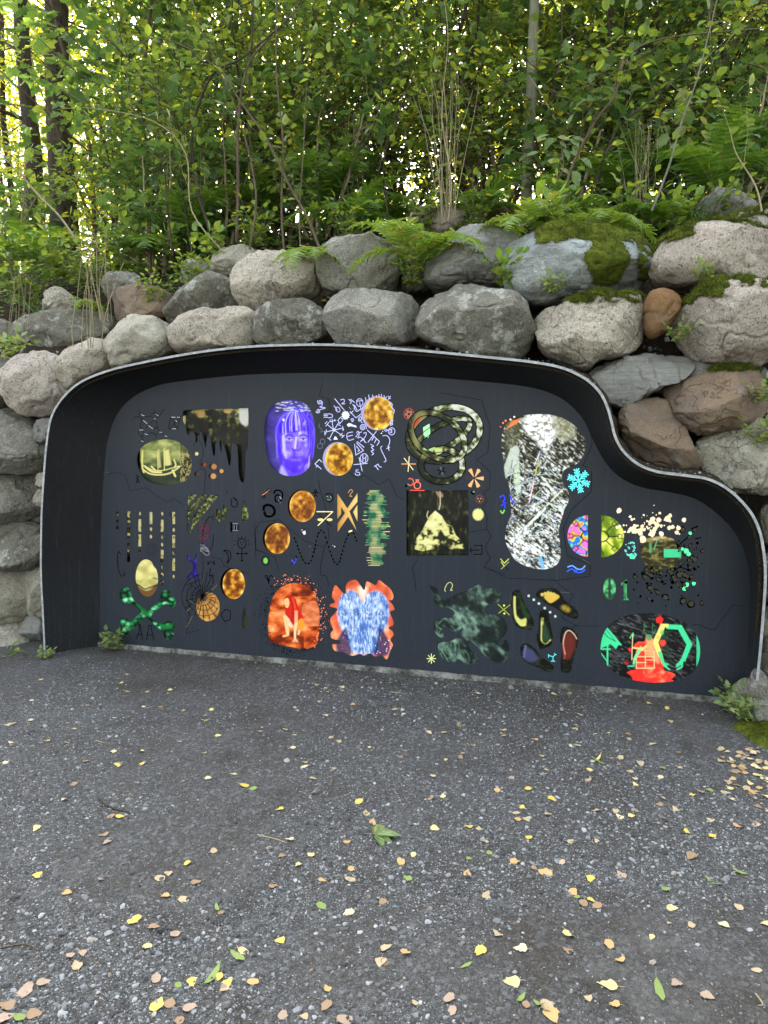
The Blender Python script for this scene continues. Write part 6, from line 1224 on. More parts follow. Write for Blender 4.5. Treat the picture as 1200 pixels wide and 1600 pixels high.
# named trees with visible trunks
place(TB, on(100, 4.0), .3, 1.05, 'thick black-trunked tree near the left edge of the wood', 'trees of the wood')
place(T1, on(60, 5.2), 1.3, .9, 'brown trunk just left of the thick black trunk', 'trees of the wood')
place(T1, on(205, 7.), 2.3, .8, 'dark tree standing right of the thick black trunk', 'trees of the wood')
place(T3, on(232, 9.), 3.3, .8, 'thin dark tree between two others at the left', 'trees of the wood')
place(T2, on(415, 8.5), .8, .9, 'dark trunk seen through the gap left of the middle', 'trees of the wood')
place(T4, on(372, 5.), 2.2, .8, 'slender tree left of the middle', 'trees of the wood')
place(T3, on(18, 7.), 2.9, .9, 'slender dark tree at the very left', 'trees of the wood')
for x_, d_, v_, s_ in ((40, 12, T2, .9), (150, 13, T2, .8), (180, 10, T3, .8), (110, 16, T1, .8), (0, 17, T2, .9), (225, 15, T3, .9), (70, 9, T4, .8), (-40, 8, T2, .8)): place(v_, on(x_, d_), x_ * .1, s_, 'backlit tree beyond the thick black trunk, ' + ('left of it' if x_ < 90 else 'right of it'), 'trees behind the black trunk')
gsl = place(make('sapling', 'sapling', 61, sapling(6.5, .052, .085, 18, .5, .01), 'grey', 'mid', 'ovate', ('stem', 'foliage')), on(822, 2.2), .4, 1., 'straight grey-green sapling trunk rising right of the middle', 'saplings behind the wall', tilt=(0, -.06))
k_ = 0
for lay, (d0, d1, nn, vs) in enumerate([(9, 14, 12, (T1, T3, T4, T2)), (14, 22, 16, (T2, T3, T1, T2)), (22, 34, 20, (T2, T3, T2, T2))]):
    for i in range(nn):
        x = -150 + 1500 * (i + prg.random()) / nn; d = prg.uniform(d0, d1); v = prg.choice(vs)
        lab = ('slender tree in the near rank, ', 'yellow-green backlit tree in the middle rank, ', 'far backlit tree deep in the wood, ')[lay] + where(x)
        place(v, on(x, d, -.2), prg.uniform(0, 6), prg.uniform(.75, 1.15), lab, 'trees of the wood, ' + ('near rank', 'middle rank', 'far rank')[lay])
M1 = make('sapling', 'sapling', 28, sapling(5, .028, .14, 15, .12), 'brown', 'deep', 'maple', ('stem', 'foliage'))
SH = [(M1, 215, 2.6), (M1, 330, 3.2), (M1, 150, 3.6), (M1, 690, 3.0), (M1, 1000, 3.4), (M1, 1170, 3.6), (B3, 10, 3.0), (B2, 200, 3.0), (B1, 300, 2.3), (S1, 350, 3.8), (B4, 395, 2.6), (B2, 455, 2.2), (S2, 520, 3.6), (B1, 560, 2.6), (S3, 610, 4.4), (B2, 640, 2.8), (S1, 690, 4.), (B4, 740, 3.3), (B2, 770, 2.4), (B1, 860, 3.4), (S2, 905, 4.2), (B4, 960, 2.8), (B2, 1010, 2.6), (S3, 1050, 4.4), (B1, 1100, 3.0), (B4, 1180, 2.8), (S2, 1230, 3.6), (B3, 250, 1.7), (B3, 345, 1.9), (B3, 500, 2.), (B3, 900, 2.2), (B3, 1160, 2.1), (S1, 460, 5.2), (S3, 820, 5.6), (S2, 980, 6.), (S1, 1120, 5.8), (S3, 560, 6.5), (S3, 720, 7), (S3, 280, 6.2), (S3, 900, 7.5), (S3, 1190, 7), (S3, 20, 6.4)]
NM = {'M1': 'sapling with big lobed leaves', 'B1': 'dark green many-stemmed shrub', 'B2': 'fresh green shrub with small leaves', 'B3': 'low broad-leaved shrub', 'B4': 'tall airy shrub with dark stems', 'S1': 'lobed-leaved sapling', 'S2': 'oval-leaved sapling', 'S3': 'yellow-green sapling'}
for v, x, d in SH:
    nm = [k for k, q in (('M1', M1), ('B1', B1), ('B2', B2), ('B3', B3), ('B4', B4), ('S1', S1), ('S2', S2), ('S3', S3)) if q is v][0]
    place(v, on(x, d), prg.uniform(0, 6), prg.uniform(.85, 1.1), NM[nm] + (' near the wall, ' if d < 3 else ' a little way in, ' if d < 5 else ' deeper in, ') + where(x), 'undergrowth of the wood')
# bare leaning branches in front of the leaves
def bare(pts_px, d, r0, label, mat='brown', twigs=6):
    d = .55 + (d - 1.) * .45; r0 *= .72
    pl = Plant(int(pts_px[0][0])); p = crs(pts_px, 5, False); dv = np.linspace(0, 1, len(p)) if not hasattr(d, '__len__') else np.linspace(0, 1, len(p)); w3 = np.array([P(q[0], q[1], d) for q in p]); base = w3[0].copy(); w3 = w3 - base
    tube(pl.wood, w3, np.linspace(r0, r0 * .35, len(w3)), 6)
    for i in range(twigs):
        j = prg.randrange(len(w3) // 4, len(w3) - 1); t = w3[j + 1] - w3[j]; dd = Vector(t).normalized() + Vector((prg.gauss(0, .6), prg.gauss(0, .3), prg.gauss(.3, .4)))
        pl.branch(w3[j], dd, prg.uniform(.3, .8), r0 * .3, 0, up=.05, wob=.15, leaf=.075, dens=.35)
    v = ('bare_branch', 'branch', *pl.meshes('bare_branch', BARK[mat], LEAF['mid']), ('wood', 'leaves')); return place(v, base, 0, 1, label, 'leaning stems and branches')
bare([(445, 400), (440, 330), (442, 220), (432, 120), (432, 0), (430, -60)], 1.8, .014, 'straight brown stem rising from the fern at the middle left', 'brown')
bare([(500, 390), (480, 340), (452, 290), (415, 215), (370, 150), (320, 60), (295, -20)], 1.7, .016, 'long stem leaning up to the left from the wall', 'brown')
bare([(340, 400), (325, 350), (310, 300), (300, 210), (330, 120), (380, 90), (440, 40)], 2.4, .024, 'dark forked stem at the left of the middle', 'dark')
bare([(370, 380), (372, 300), (372, 200), (385, 110), (420, 60), (470, 10)], 2.6, .022, 'brown stem bending up to the right', 'brown')
bare([(125, 385), (95, 340), (60, 305), (30, 270), (-20, 220)], 2.2, .016, 'pale dead branch leaning across the left edge', 'straw', 3)
bare([(880, 340), (890, 270), (930, 190), (960, 150), (980, 90), (1040, 60), (1190, 45)], 2.3, .017, 'reddish brown branch sweeping up to the right', 'brown', 8)
bare([(915, 330), (960, 210), (1000, 170), (1060, 120), (1090, 60)], 3.2, .014, 'thin dark branch crossing behind the mossy boulder', 'dark')
bare([(1018, 330), (1045, 260), (1065, 190), (1090, 120), (1120, 0), (1128, -40)], 1.6, .011, 'pale green leaning stem above the mossy boulder', 'grey')
bare([(850, 350), (845, 330), (860, 290), (880, 265), (875, 220)], 1.3, .009, 'short crooked stem bearing pale mottled leaves', 'brown', 2)
bare([(470, 400), (468, 330), (474, 240), (480, 120), (490, -20)], 1.5, .009, 'thin upright stem in the fern thicket', 'brown', 3)
bare([(270, 400), (262, 330), (250, 240), (190, 150), (130, 120), (60, 60)], 2.2, .012, 'arching bare branch reaching to the upper left', 'dark', 10)
bare([(350, 395), (300, 330), (290, 240), (240, 190), (150, 170), (100, 170)], 1.9, .008, 'thin pale twig bending left across the leaves', 'straw', 6)
bare([(300, 395), (285, 300), (276, 190), (200, 90), (180, 0)], 2.6, .012, 'dark thin branch in the upper left', 'dark', 9)
bare([(520, 385), (540, 280), (590, 180), (600, 80), (640, -10)], 2.6, .011, 'dark thin branch left of the sapling trunk', 'dark', 8)
bare([(390, 390), (400, 300), (372, 180), (330, 100), (250, 60), (200, 80)], 1.8, .013, 'brown branch forking to the left', 'brown', 9)
bare([(700, 345), (705, 280), (690, 180), (700, 60), (690, -20)], 1.8, .006, 'thin dry stem right of the middle', 'straw', 2)
bare([(1190, 330), (1180, 290), (1150, 240), (1140, 200)], 1.4, .008, 'thin dry twig near the right edge', 'straw', 2)
bare([(610, 360), (600, 250), (640, 120), (620, 0)], 3.0, .012, 'thin upright stem in the middle of the wood', 'dark')
bare([(712, 350), (700, 250), (705, 150), (695, 20)], 3.0, .010, 'thin straight stem right of the middle', 'dark')
# drooping pale leaves on the crooked stem
pl = Plant(5)
for i in range(30):
    a = prg.uniform(0, 6.28); e_ = prg.uniform(0, .22); q = (math.cos(a) * e_, math.sin(a) * e_ * .5, prg.uniform(-.28, .12)); pl.leaf(q, Vector((math.cos(a) * .8, math.sin(a) * .6, prg.uniform(-1.1, -.1))).normalized(), prg.uniform(.07, .12), (prg.gauss(0, .3), -.8, .8))
place(('leaf_spray', 'leaf spray', None, pl.meshes('leaf_spray', BARK['grey'], LEAF['pale'])[1], ('stem', 'leaves')), at(868, 235, 1.25), 0, 1, 'drooping spray of pale mottled leaves over the blue mossy boulder')
place(('leaf_spray', 'leaf spray', None, pl.meshes('leaf_spray2', BARK['grey'], LEAF['pale'])[1], ('stem', 'leaves')), at(1080, 165, 1.6), 2, 1.1, 'spray of pale leaves on the leaning green stem at the right')
place(('leaf_spray', 'leaf spray', None, pl.meshes('leaf_spray3', BARK['grey'], LEAF['yellow'])[1], ('stem', 'leaves')), at(455, 200, 1.7), 1, .6, 'small spray of yellow-green leaves on the straight brown stem')
# ferns
for v, x, y, d, s, lab in [
 (FH, 652, 405, .36, 1.05, 'large fern hanging over the wall between two grey boulders'), (FH, 622, 385, .5, .8, 'fern with long fronds left of the hanging fern'), (F2, 482, 402, .33, .85, 'small drooping fern on the cream coloured boulder'), (F2, 815, 352, .45, 1., 'bright fern frond beside the blue mossy boulder'),
 (F2, 942, 352, .75, 1., 'upright pale fern behind the mossy boulder'), (F3_, 1115, 300, 1.7, .9, 'large arching fern at the upper right'), (F3_, 985, 315, 2.0, .9, 'dark fern right of the sapling trunk'), (F3_, 1165, 290, 2.2, .9, 'fern at the right edge of the wood'),
 (F1, 545, 350, 1.5, 1., 'fern above the middle boulders'), (F3_, 500, 330, 1.9, .9, 'wide fern behind the middle boulders'), (F1, 600, 335, 2.0, .9, 'fern in the shade left of the middle gap'), (F3_, 295, 375, 1.6, .8, 'fern at the left above the brown boulder'),
 (F1, 235, 395, 1.5, .9, 'fern left of the forked stem'), (F2, 135, 475, .45, .45, 'little fern on the stones at the left'), (F1, 750, 335, 1.6, .9, 'fern under the sapling trunk'), (F2, 700, 400, .7, .6, 'small fern creeping over the slanting boulder'),
 (F1, 1020, 345, 1.1, .7, 'fern between the mossy boulder and the pale one'), (F3_, 60, 420, 1.5, .8, 'fern at the far left of the bank'), (F1, 890, 345, 1.3, .8, 'fern behind the blue mossy boulder'), (F3_, 420, 345, 2.0, .8, 'fern in the gap behind the cream boulder')]:
    place(v, at(x, y, d), prg.uniform(0, 6), s, lab, 'ferns along the top of the wall')
for v, x, y, d, s, lab in [
 (W1, 14, 555, .05, 1.2, 'leafy green weed on the stones at the far left'), (W1, 178, 1010, -.06, .95, 'pale green weed at the lower left corner of the panel'), (W1, 14, 1040, -.33, 1., 'weed at the foot of the left wall'), (W1, 74, 1030, -.34, .6, 'tiny weed at the left foot of the frame'),
 (W3, 790, 440, .2, .8, 'leafy seedling between the big grey boulder and the blue one'), (W1, 1060, 530, .0, .7, 'small weed hanging beside the rusty boulder'), (W1, 1100, 437, .12, .7, 'small weed below the upper right boulder'), (W2, 860, 362, .5, 1., 'bushy weed growing over the blue mossy boulder'), (W3, 848, 352, .5, 1.1, 'bright broad-leaved seedling above the mossy boulder'),
 (W1, 1140, 1105, -.14, 1., 'weed at the lower right corner of the panel'), (W1, 1163, 1120, -.3, .9, 'pale weed in front of the small stone at the right'), (W2, 640, 440, .3, .9, 'weed at the foot of the hanging fern'), (W2, 400, 380, 1.1, 1.2, 'bushy weed above the cream boulder'), (W3, 330, 395, 1.0, 1.1, 'bright seedling over the left boulders'), (W2, 300, 440, .6, 1., 'creeping weed on the dark left boulder'),
 (W2, 240, 470, .45, .8, 'creeping weed on the brown left boulder'), (W2, 90, 430, 1.1, 1.6, 'thick weed at the left end of the bank'), (W2, 30, 470, .9, 1.5, 'thick weed at the far left bank'), (W2, 190, 415, 1.2, 1.4, 'thick weed above the brown left boulder'), (W2, 540, 372, 1.1, 1.1, 'weed behind the round middle boulder'), (W2, 980, 350, 1.1, 1.2, 'weed behind the mossy boulder'), (W3, 1050, 350, 1.0, 1., 'seedling above the pale upper right boulder'),
 (W1, 1192, 690, -.12, 1., 'weed hanging by the oval boulder at the right edge'), (W1, 1190, 625, -.1, .8, 'weed beside the brown boulder at the right edge'), (W2, 740, 350, 1.3, 1.2, 'weed behind the slanting boulder'), (W2, 1130, 345, 1.3, 1.2, 'weed at the upper right of the wall'), (W2, 5, 430, 1.2, 1.6, 'dense weed in the left corner'), (W2, 130, 440, .95, 1.2, 'dense weed above the small stones at the left'), (W3, 260, 395, 1.3, 1.1, 'seedling on the bank at the left'), (W2, 660, 350, 1.3, 1.2, 'weed above the hanging fern'), (W1, 862, 455, .1, .8, 'small weed at the foot of the blue boulder')]:
    place(v, at(x, y, d), prg.uniform(0, 6), s, lab, 'weeds and seedlings on the wall')
for v, x, y, d, s, lab in [(D1, 150, 545, .0, .9, 'pale dry stems hanging over the left stones'), (D1, 30, 530, .2, .7, 'dry stems at the far left'), (D2, 700, 345, 1.2, .9, 'tangle of dry stems above the slanting boulder'), (D1, 860, 455, .15, .5, 'thin upright stalks before the blue boulder'), (D1, 170, 500, .4, .9, 'single dry stalks at the left'), (D2, 1000, 345, 1.3, .6, 'dry stems behind the mossy boulder'), (D2, 560, 340, 2., .8, 'dry stems in the middle undergrowth'), (GRS, 1080, 345, 1.1, 1., 'tuft of bluish grass behind the upper right boulder'), (GRS, 60, 500, .5, .8, 'tuft of grass on the left stones'), (GRS, 20, 450, 1.0, 1.2, 'tall grass at the left end of the bank')]:
    place(v, at(x, y, d), prg.uniform(0, 6), s, lab, 'dry stalks and grasses')
# low ground cover and litter on the bank
pl = Plant(9)
for i in range(9000):
    s = prg.uniform(-3.5, 7.5); d = .75 + abs(prg.gauss(0, 1)) * 2.2
    q = on_bank(s, d); a = prg.uniform(0, 6.28); pl.leaf((q[0], q[1], q[2] + prg.uniform(0, .12)), (math.cos(a), math.sin(a), prg.uniform(-.2, .5)), prg.uniform(.03, .07), (prg.gauss(0, .4), prg.gauss(0, .4), 1))
tag(link('ground_cover', pl.meshes('ground_cover', BARK['grey'], LEAF['deep'])[1]), 'low leafy ground cover on the bank', kind='stuff')
LITM = leaf_mat('leaf_litter', [(0, (.06, .035, .02)), (.4, (.14, .085, .045)), (.8, (.25, .17, .09)), (1, (.40, .30, .15))], .1, .8)
pl = Plant(10)
for i in range(7000):
    s = prg.uniform(-2.5, 6.5); d = prg.choice([prg.uniform(.45, .75), prg.uniform(.4, 3.5)]); q = on_bank(s, d) if d > .5 else W(s, d, 2.2)
    a = prg.uniform(0, 6.28); pl.leaf((q[0], q[1], q[2] + .01), (math.cos(a), math.sin(a), prg.uniform(-.1, .3)), prg.uniform(.02, .05), (prg.gauss(0, .3), prg.gauss(0, .3), 1))
tag(link('leaf_litter', pl.meshes('leaf_litter', BARK['grey'], LITM)[1]), 'brown leaf litter on the earth bank', kind='stuff')
# ------------------------------------------------------------------ trees on the other side of the path (behind the viewer), nearer row added to block the low sky
for i, (x, y) in enumerate(((-9, -7), (-5, -10), (-1.5, -13), (2.5, -11), (6, -8), (9.5, -12), (-12, -2), (12, -3), (-7.5, -15), (5, -16), (-7, -5), (-3, -6.5), (.5, -6), (4, -5.5), (7.5, -5), (-10, -4), (11, -6), (-1, -9.5))):
    v = (T1, T4, TB, T2)[i % 4]; place(v, (x, y, -.1), i * 1.7, 1.05, 'unseen tree across the path behind the viewer', 'trees across the path')

# ------------------------------------------------------------------ fallen leaves
FM = {}
for nm_, c in (('yellow', (.60, .45, .08)), ('pale yellow', (.60, .50, .22)), ('orange', (.46, .29, .12)), ('tan', (.40, .31, .20)), ('brown', (.24, .145, .095)), ('pinkish brown', (.32, .23, .19)), ('green', (.13, .24, .05)), ('cream', (.58, .50, .33))):
    n = N('fallen_leaf_' + nm_.replace(' ', '_')); co = n.coord(); a = n.noise(co, 60, 4, .7); g = n.noise(co, 18, 2)
    cc = n.mix(n.ramp(a, [(.45, 0), (.7, .75)]), c, (c[0] * .5, c[1] * .4, c[2] * .35)); cc = n.mix(n.math('MULTIPLY', g, .35), cc, (.45, .36, .18))
    FM[nm_] = n.fin(cc, .7, n.bump(a, .3, .002), .3)
def fleaf(kind, seed, mat):
    r = np.random.default_rng(seed)
    if kind == 'birch': o = np.array([[0, 0], [.10, .26], [.24, .40], [.36, .38], [.48, .36], [.58, .26], [.72, .20], [.84, .09], [1.04, 0]])
    elif kind == 'long': o = np.array([[0, 0], [.15, .10], [.35, .17], [.55, .17], [.75, .12], [.9, .05], [1, 0]]) * [1.7, 1.2]
    else: o = np.array([[0, 0], [.08, .22], [.30, .36], [.55, .38], [.78, .26], [.94, .12], [1, 0]])
    n = len(o); mid = np.stack([o[:, 0], o[:, 0] * 0], -1); jit = r.uniform(.88, 1.1, (n, 1))
    L = np.concatenate([o * jit, mid, (o * [1, -1]) * r.uniform(.88, 1.1, (n, 1))]); L[:, 0] -= .5
    c1, c2, tw = r.uniform(-.1, .45), r.uniform(-.2, .5), r.uniform(-.3, .3)
    z = c1 * L[:, 1] ** 2 * 1.6 + c2 * L[:, 0] ** 2 + tw * L[:, 0] * L[:, 1] + r.normal(0, .022, len(L)) + .06 * np.abs(L[:, 1]) * r.choice([-1, 1])
    z -= z.min(); V = np.column_stack([L, z]); F = []
    for k in range(n - 1): F += [[k, k + 1, n + k + 1, n + k], [n + k, n + k + 1, 2 * n + k + 1, 2 * n + k]]
    b = Buf(); b.add(V, np.array(F)); s0 = V[n]; tube(b, [s0, s0 + [-.16, .02, .02], s0 + [-.34, .07 * r.choice([-1, 1]), .01]], [.014, .012, .010], 4)
    return b.mesh('fallen_leaf', FM[mat])
FL = {(k, m): [fleaf(k, 100 + i * 7 + hash(0) % 1, m) for i in range(4 if k == 'birch' else 2)] for k in ('birch', 'long', 'round') for m in FM if not (k == 'long' and m not in ('green', 'pale yellow'))}
Y_, PY, OR_, TN, BN, PB, GN, CM = 'yellow', 'pale yellow', 'orange', 'tan', 'brown', 'pinkish brown', 'green', 'cream'
LV_ = [(65,1062,PY),(189,1068,PY),(266,1079,PY),(185,1195,Y_,1.3),(223,1194,Y_,1.1),(382,1228,Y_,1.2),(395,1233,GN),(188,1277,Y_,1.2),(560,1254,Y_,1.2),(437,1265,Y_,1.1),(445,1140,PY),(57,1295,PY),(320,1126,PY),(330,1110,PY),(341,1150,PY),(320,1177,TN),(75,1158,OR_),(115,1226,BN),(100,1250,CM),(48,1126,CM),(12,1133,TN),(22,1131,TN),(551,1101,OR_),(495,1071,TN),(534,1074,CM),(465,1111,TN),(477,1192,TN),(475,1199,CM),(522,1202,TN),(490,1217,TN),(492,1239,BN),(517,1153,TN),(530,1159,TN),(572,1271,TN,1.2),(583,1286,OR_),(175,1276,BN),(10,1192,CM),(500,1097,CM),(508,1118,CM),(232,1081,OR_),(200,1081,OR_),(250,1105,BN),(133,1190,BN),(222,1174,CM),(178,1174,CM),(105,1161,PY),(17,1161,CM),(457,1169,CM),(408,1143,TN),(365,1210,PY),(326,1216,CM),
 (865,1085,PY,1.1),(890,1084,BN),(1042,1107,Y_),(1015,1100,PY),(717,1135,GN),(787,1141,Y_),(786,1150,OR_),(835,1156,OR_),(902,1165,CM),(1021,1163,CM,1.1),(939,1192,GN,1.3,'long'),(932,1188,PY,1.2,'long'),(1001,1194,TN,1.1),(984,1206,TN),(1035,1201,GN),(1032,1215,CM,1.1,'long' ),(922,1204,PY),(920,1219,PB),(824,1233,Y_,1.1),(777,1235,OR_),(863,1249,Y_,1.1),(692,1244,PY),(816,1262,Y_),(806,1271,TN),(810,1281,OR_),(823,1280,TN),(857,1273,TN),(930,1267,TN),(961,1267,TN),(992,1268,OR_),(986,1275,PY),(968,1277,CM),(1094,1237,PB,1.2),(1108,1235,GN,1.1),(1140,1191,OR_,1.1),(992,1226,PY),(1081,1242,Y_),(680,1295,PY),(732,1292,Y_),(748,1295,TN),(898,1141,TN),(899,1134,TN),(822,1127,TN),(906,1117,CM),(670,1145,CM),(693,1145,TN),(740,1165,BN),(625,1183,BN,1.2),(720,1184,BN),(677,1213,CM),(672,1249,BN),(616,1109,TN),(630,1117,CM),(1048,1128,TN),(747,1084,CM),(690,1063,TN),(955,1185,PB),(970,1184,TN),(983,1155,TN),(1062,1200,CM),(1038,1249,CM),(1110,1282,TN),(1030,1258,BN),(1055,1265,TN),(800,1216,PB),
 (59,1369,Y_,1.1),(104,1396,OR_),(210,1438,Y_,1.3),(293,1349,Y_),(263,1365,TN),(167,1317,PB),(162,1305,BN),(334,1330,TN),(427,1385,BN),(307,1379,BN,1.1),(158,1375,PB),(260,1400,OR_),(287,1406,TN),(504,1376,OR_),(547,1375,TN,1.1),(550,1359,OR_),(502,1416,GN,1.1),(545,1427,CM),(439,1471,Y_,1.25),(367,1491,GN,1.2,'long'),(380,1487,PY),(328,1532,GN,1.4,'long'),(356,1536,Y_,1.1),(349,1547,TN),(395,1535,OR_),(243,1531,PB),(247,1571,Y_,1.3),(266,1567,BN),(298,1576,PB,1.2),(110,1495,PB),(130,1490,PB),(120,1509,TN,1.1),(68,1536,PB,1.1),(40,1549,PB,1.3),(10,1572,BN,1.5),(55,1585,BN,1.4),(30,1590,GN,1.1),(8,1592,PB,1.4),(275,1460,PB),(229,1481,PY),(240,1449,BN),(487,1336,PY),(466,1351,PY),(452,1312,CM),(440,1338,BN),(543,1316,OR_),(511,1545,OR_,.8),(510,1572,BN),(442,1587,PB),(475,1589,TN,.8),(539,1595,PB,1.2),(595,1505,TN,1.2),(281,1596,BN),(300,1536,Y_),(342,1528,Y_,.8),(278,1541,GN,.7),(340,1422,GN,1.,'long'),(347,1427,BN,.7),(597,1410,BN),(250,1373,TN),
 (757,1314,TN,1.1),(826,1309,Y_),(626,1347,OR_,1.1),(646,1336,PY,.7),(637,1373,GN,.9),(732,1342,GN,.7),(765,1334,GN,.9),(805,1347,OR_),(876,1348,TN),(835,1357,BN,.7),(852,1365,OR_,1.3),(730,1365,OR_),(761,1400,TN,1.1),(922,1374,Y_),(896,1395,OR_,1.1),(901,1402,GN,.7),(924,1407,Y_,.9),(911,1413,BN),(932,1416,BN),(970,1368,PB),(1080,1339,BN,1.5),(1041,1390,GN,1.1),(1122,1382,GN,1.4,'long'),(1160,1365,GN,1.3,'long'),(1050,1420,PY,1.1),(1154,1418,TN),(1132,1446,CM,1.1),(1080,1446,TN,.9),(890,1462,PY,1.3),(952,1476,OR_,1.2),(970,1500,OR_,1.1),(777,1460,TN,1.2),(813,1483,CM,1.2),(749,1488,Y_,1.2),(635,1488,OR_,1.3),(603,1482,TN,1.),(601,1503,BN),(732,1507,GN,.9,'long'),(799,1535,PY,1.5),(702,1560,PB,1.2),(650,1568,TN,.7),(707,1580,PB,.9),(816,1558,GN,.9,'long'),(839,1568,GN,.8,'long'),(855,1572,TN,1.3),(863,1588,OR_,1.5),(822,1570,BN,.9),(950,1540,PY,1.4),(959,1570,OR_,1.1),(1028,1541,GN,1.6,'long'),(1056,1538,PB,1.2),(1106,1557,PB,1.1),(1112,1307,Y_,1.1),(892,1315,TN),(932,1315,TN,.8),(1072,1300,Y_),(887,1486,BN,.9),(1182,1517,TN,.8),(1197,1445,PY),(1045,1443,TN,.6),(1018,1465,PY,.6),(920,1560,TN,.8)]
frg = random.Random(6)
# drift of leaves in the lower right corner of the wall and along the right edge
for i in range(62):
    x, y = frg.uniform(1120, 1198), 1165 + abs(frg.gauss(0, 1)) * 55 + (1198 - 1160) * 0; x += (y - 1165) * .1
    if x < 1205: LV_.append((x, y, frg.choice([TN, TN, OR_, BN, PB, CM, PY]), frg.uniform(.8, 1.25)))
for i in range(26): LV_.append((frg.uniform(1118, 1150), frg.uniform(1092, 1106), frg.choice([BN, TN, PB]), frg.uniform(.6, .9)))
for i in range(34): x = frg.uniform(5, 1110); LV_.append((x, 1030 + (x - 155) * .088 + frg.uniform(8, 120), frg.choice([TN, CM, PY, BN]), frg.uniform(.6, .9)))
cols_ = ['far left', 'left', 'left of centre', 'right of centre', 'right', 'far right']; rows_ = ['close under the panel', 'a step before the panel', 'upper middle', 'lower middle', 'foreground', 'very front']
cells = {}
for q in LV_:
    x, y, c = q[:3]; s = q[3] if len(q) > 3 else 1.; kd = q[4] if len(q) > 4 else (frg.choice(['birch', 'birch', 'round']) if c != GN else 'round')
    if (kd, c) not in FL: kd = 'round'
    g0 = G(x, y); zz = float(bilin_z(g0[0], g0[1])); g0 = G(x, y, zz)
    o = bpy.data.objects.new('fallen_leaf', frg.choice(FL[(kd, c)])); COL.objects.link(o); o.location = (g0[0], g0[1], zz + .002)
    dist = math.hypot(g0[0], g0[1]); sc0 = .037 * s * frg.uniform(.85, 1.12); o.scale = (sc0,) * 3; o.rotation_euler = (frg.gauss(0, .14), frg.gauss(0, .14), frg.uniform(0, 6.28))
    row = min(5, max(0, int((y - 1060 - (x - 600) * .06) / 88))); col = min(5, max(0, int(x / 200)))
    lab = ('%s %s leaf on gravel, %s, %s' % (('big ' if s > 1.2 else '') + c, {'birch': 'toothed', 'long': 'narrow', 'round': 'oval'}[kd], rows_[row], cols_[col]))
    cells.setdefault(lab, []).append((x, o)); tag(o, None, 'leaf', 'leaves fallen on the gravel')
RK = {2: ['left one of two', 'right one of two'], 3: ['left one of three', 'middle one of three', 'right one of three']}
for lab, L_ in cells.items():
    L_.sort(key=lambda t: t[0])
    for k, (x, o) in enumerate(L_):
        o['label'] = lab if len(L_) == 1 else (lab.replace(' on gravel', '') + ', ' + RK[len(L_)][k] if len(L_) in RK else lab)
# fan of green leaflets on the ground, twigs
pl = Plant(3)
for i in range(9): a = -1.1 + i * .32 + frg.uniform(-.1, .1); pl.leaf((-.03, 0, .012), (math.cos(a), math.sin(a) * .8, frg.uniform(0, .25)), frg.uniform(.07, .11), (frg.gauss(0, .2), frg.gauss(0, .2), 1))
tube(pl.wood, [(-.07, .01, .01), (-.02, 0, .015), (.03, .01, .015)], .002, 4)
place(('leaf_cluster', 'leaf', *pl.meshes('leaf_cluster', BARK['grey'], LEAF['pale'], 'long'), ('stalk', 'leaflets')), G(597, 1308), 0, 1., 'fallen fan of green leaflets in the middle of the path')
def twig(a, c, r, lab, mat='brown'):
    p0, p1 = G(*a), G(*c); m = (p0 + p1) / 2 + [frg.gauss(0, .02), frg.gauss(0, .02), 0]; pts = crs([p0, m, p1], 5, False); pts[:, 2] = bilin_z(pts[:, 0], pts[:, 1]) + r
    b = Buf(); tube(b, pts - p0, np.linspace(r, r * .5, len(pts)), 5); o = link('twig', b.mesh('twig', BARK[mat]), None, tuple(p0)); tag(o, lab, 'twig')
twig((155, 1250), (203, 1270), .005, 'dark twig lying on the left of the path', 'dark'); twig((402, 1305), (448, 1318), .003, 'pale curved twig left of the leaf cluster', 'straw'); twig((0, 1476), (60, 1480), .003, 'thin twig at the left edge of the foreground', 'brown')
twig((150, 1158), (168, 1160), .003, 'short pale twig before the panel on the left', 'straw'); twig((610, 1082), (638, 1084), .003, 'short thin twig near the footing', 'straw'); twig((775, 1096), (788, 1101), .003, 'small pale twig under the octopus-like picture', 'straw'); twig((1180, 1560), (1184, 1578), .003, 'tiny straw-coloured twig at the lower right', 'straw'); twig((345, 1290), (362, 1291), .002, 'very thin twig in the left middle', 'brown')
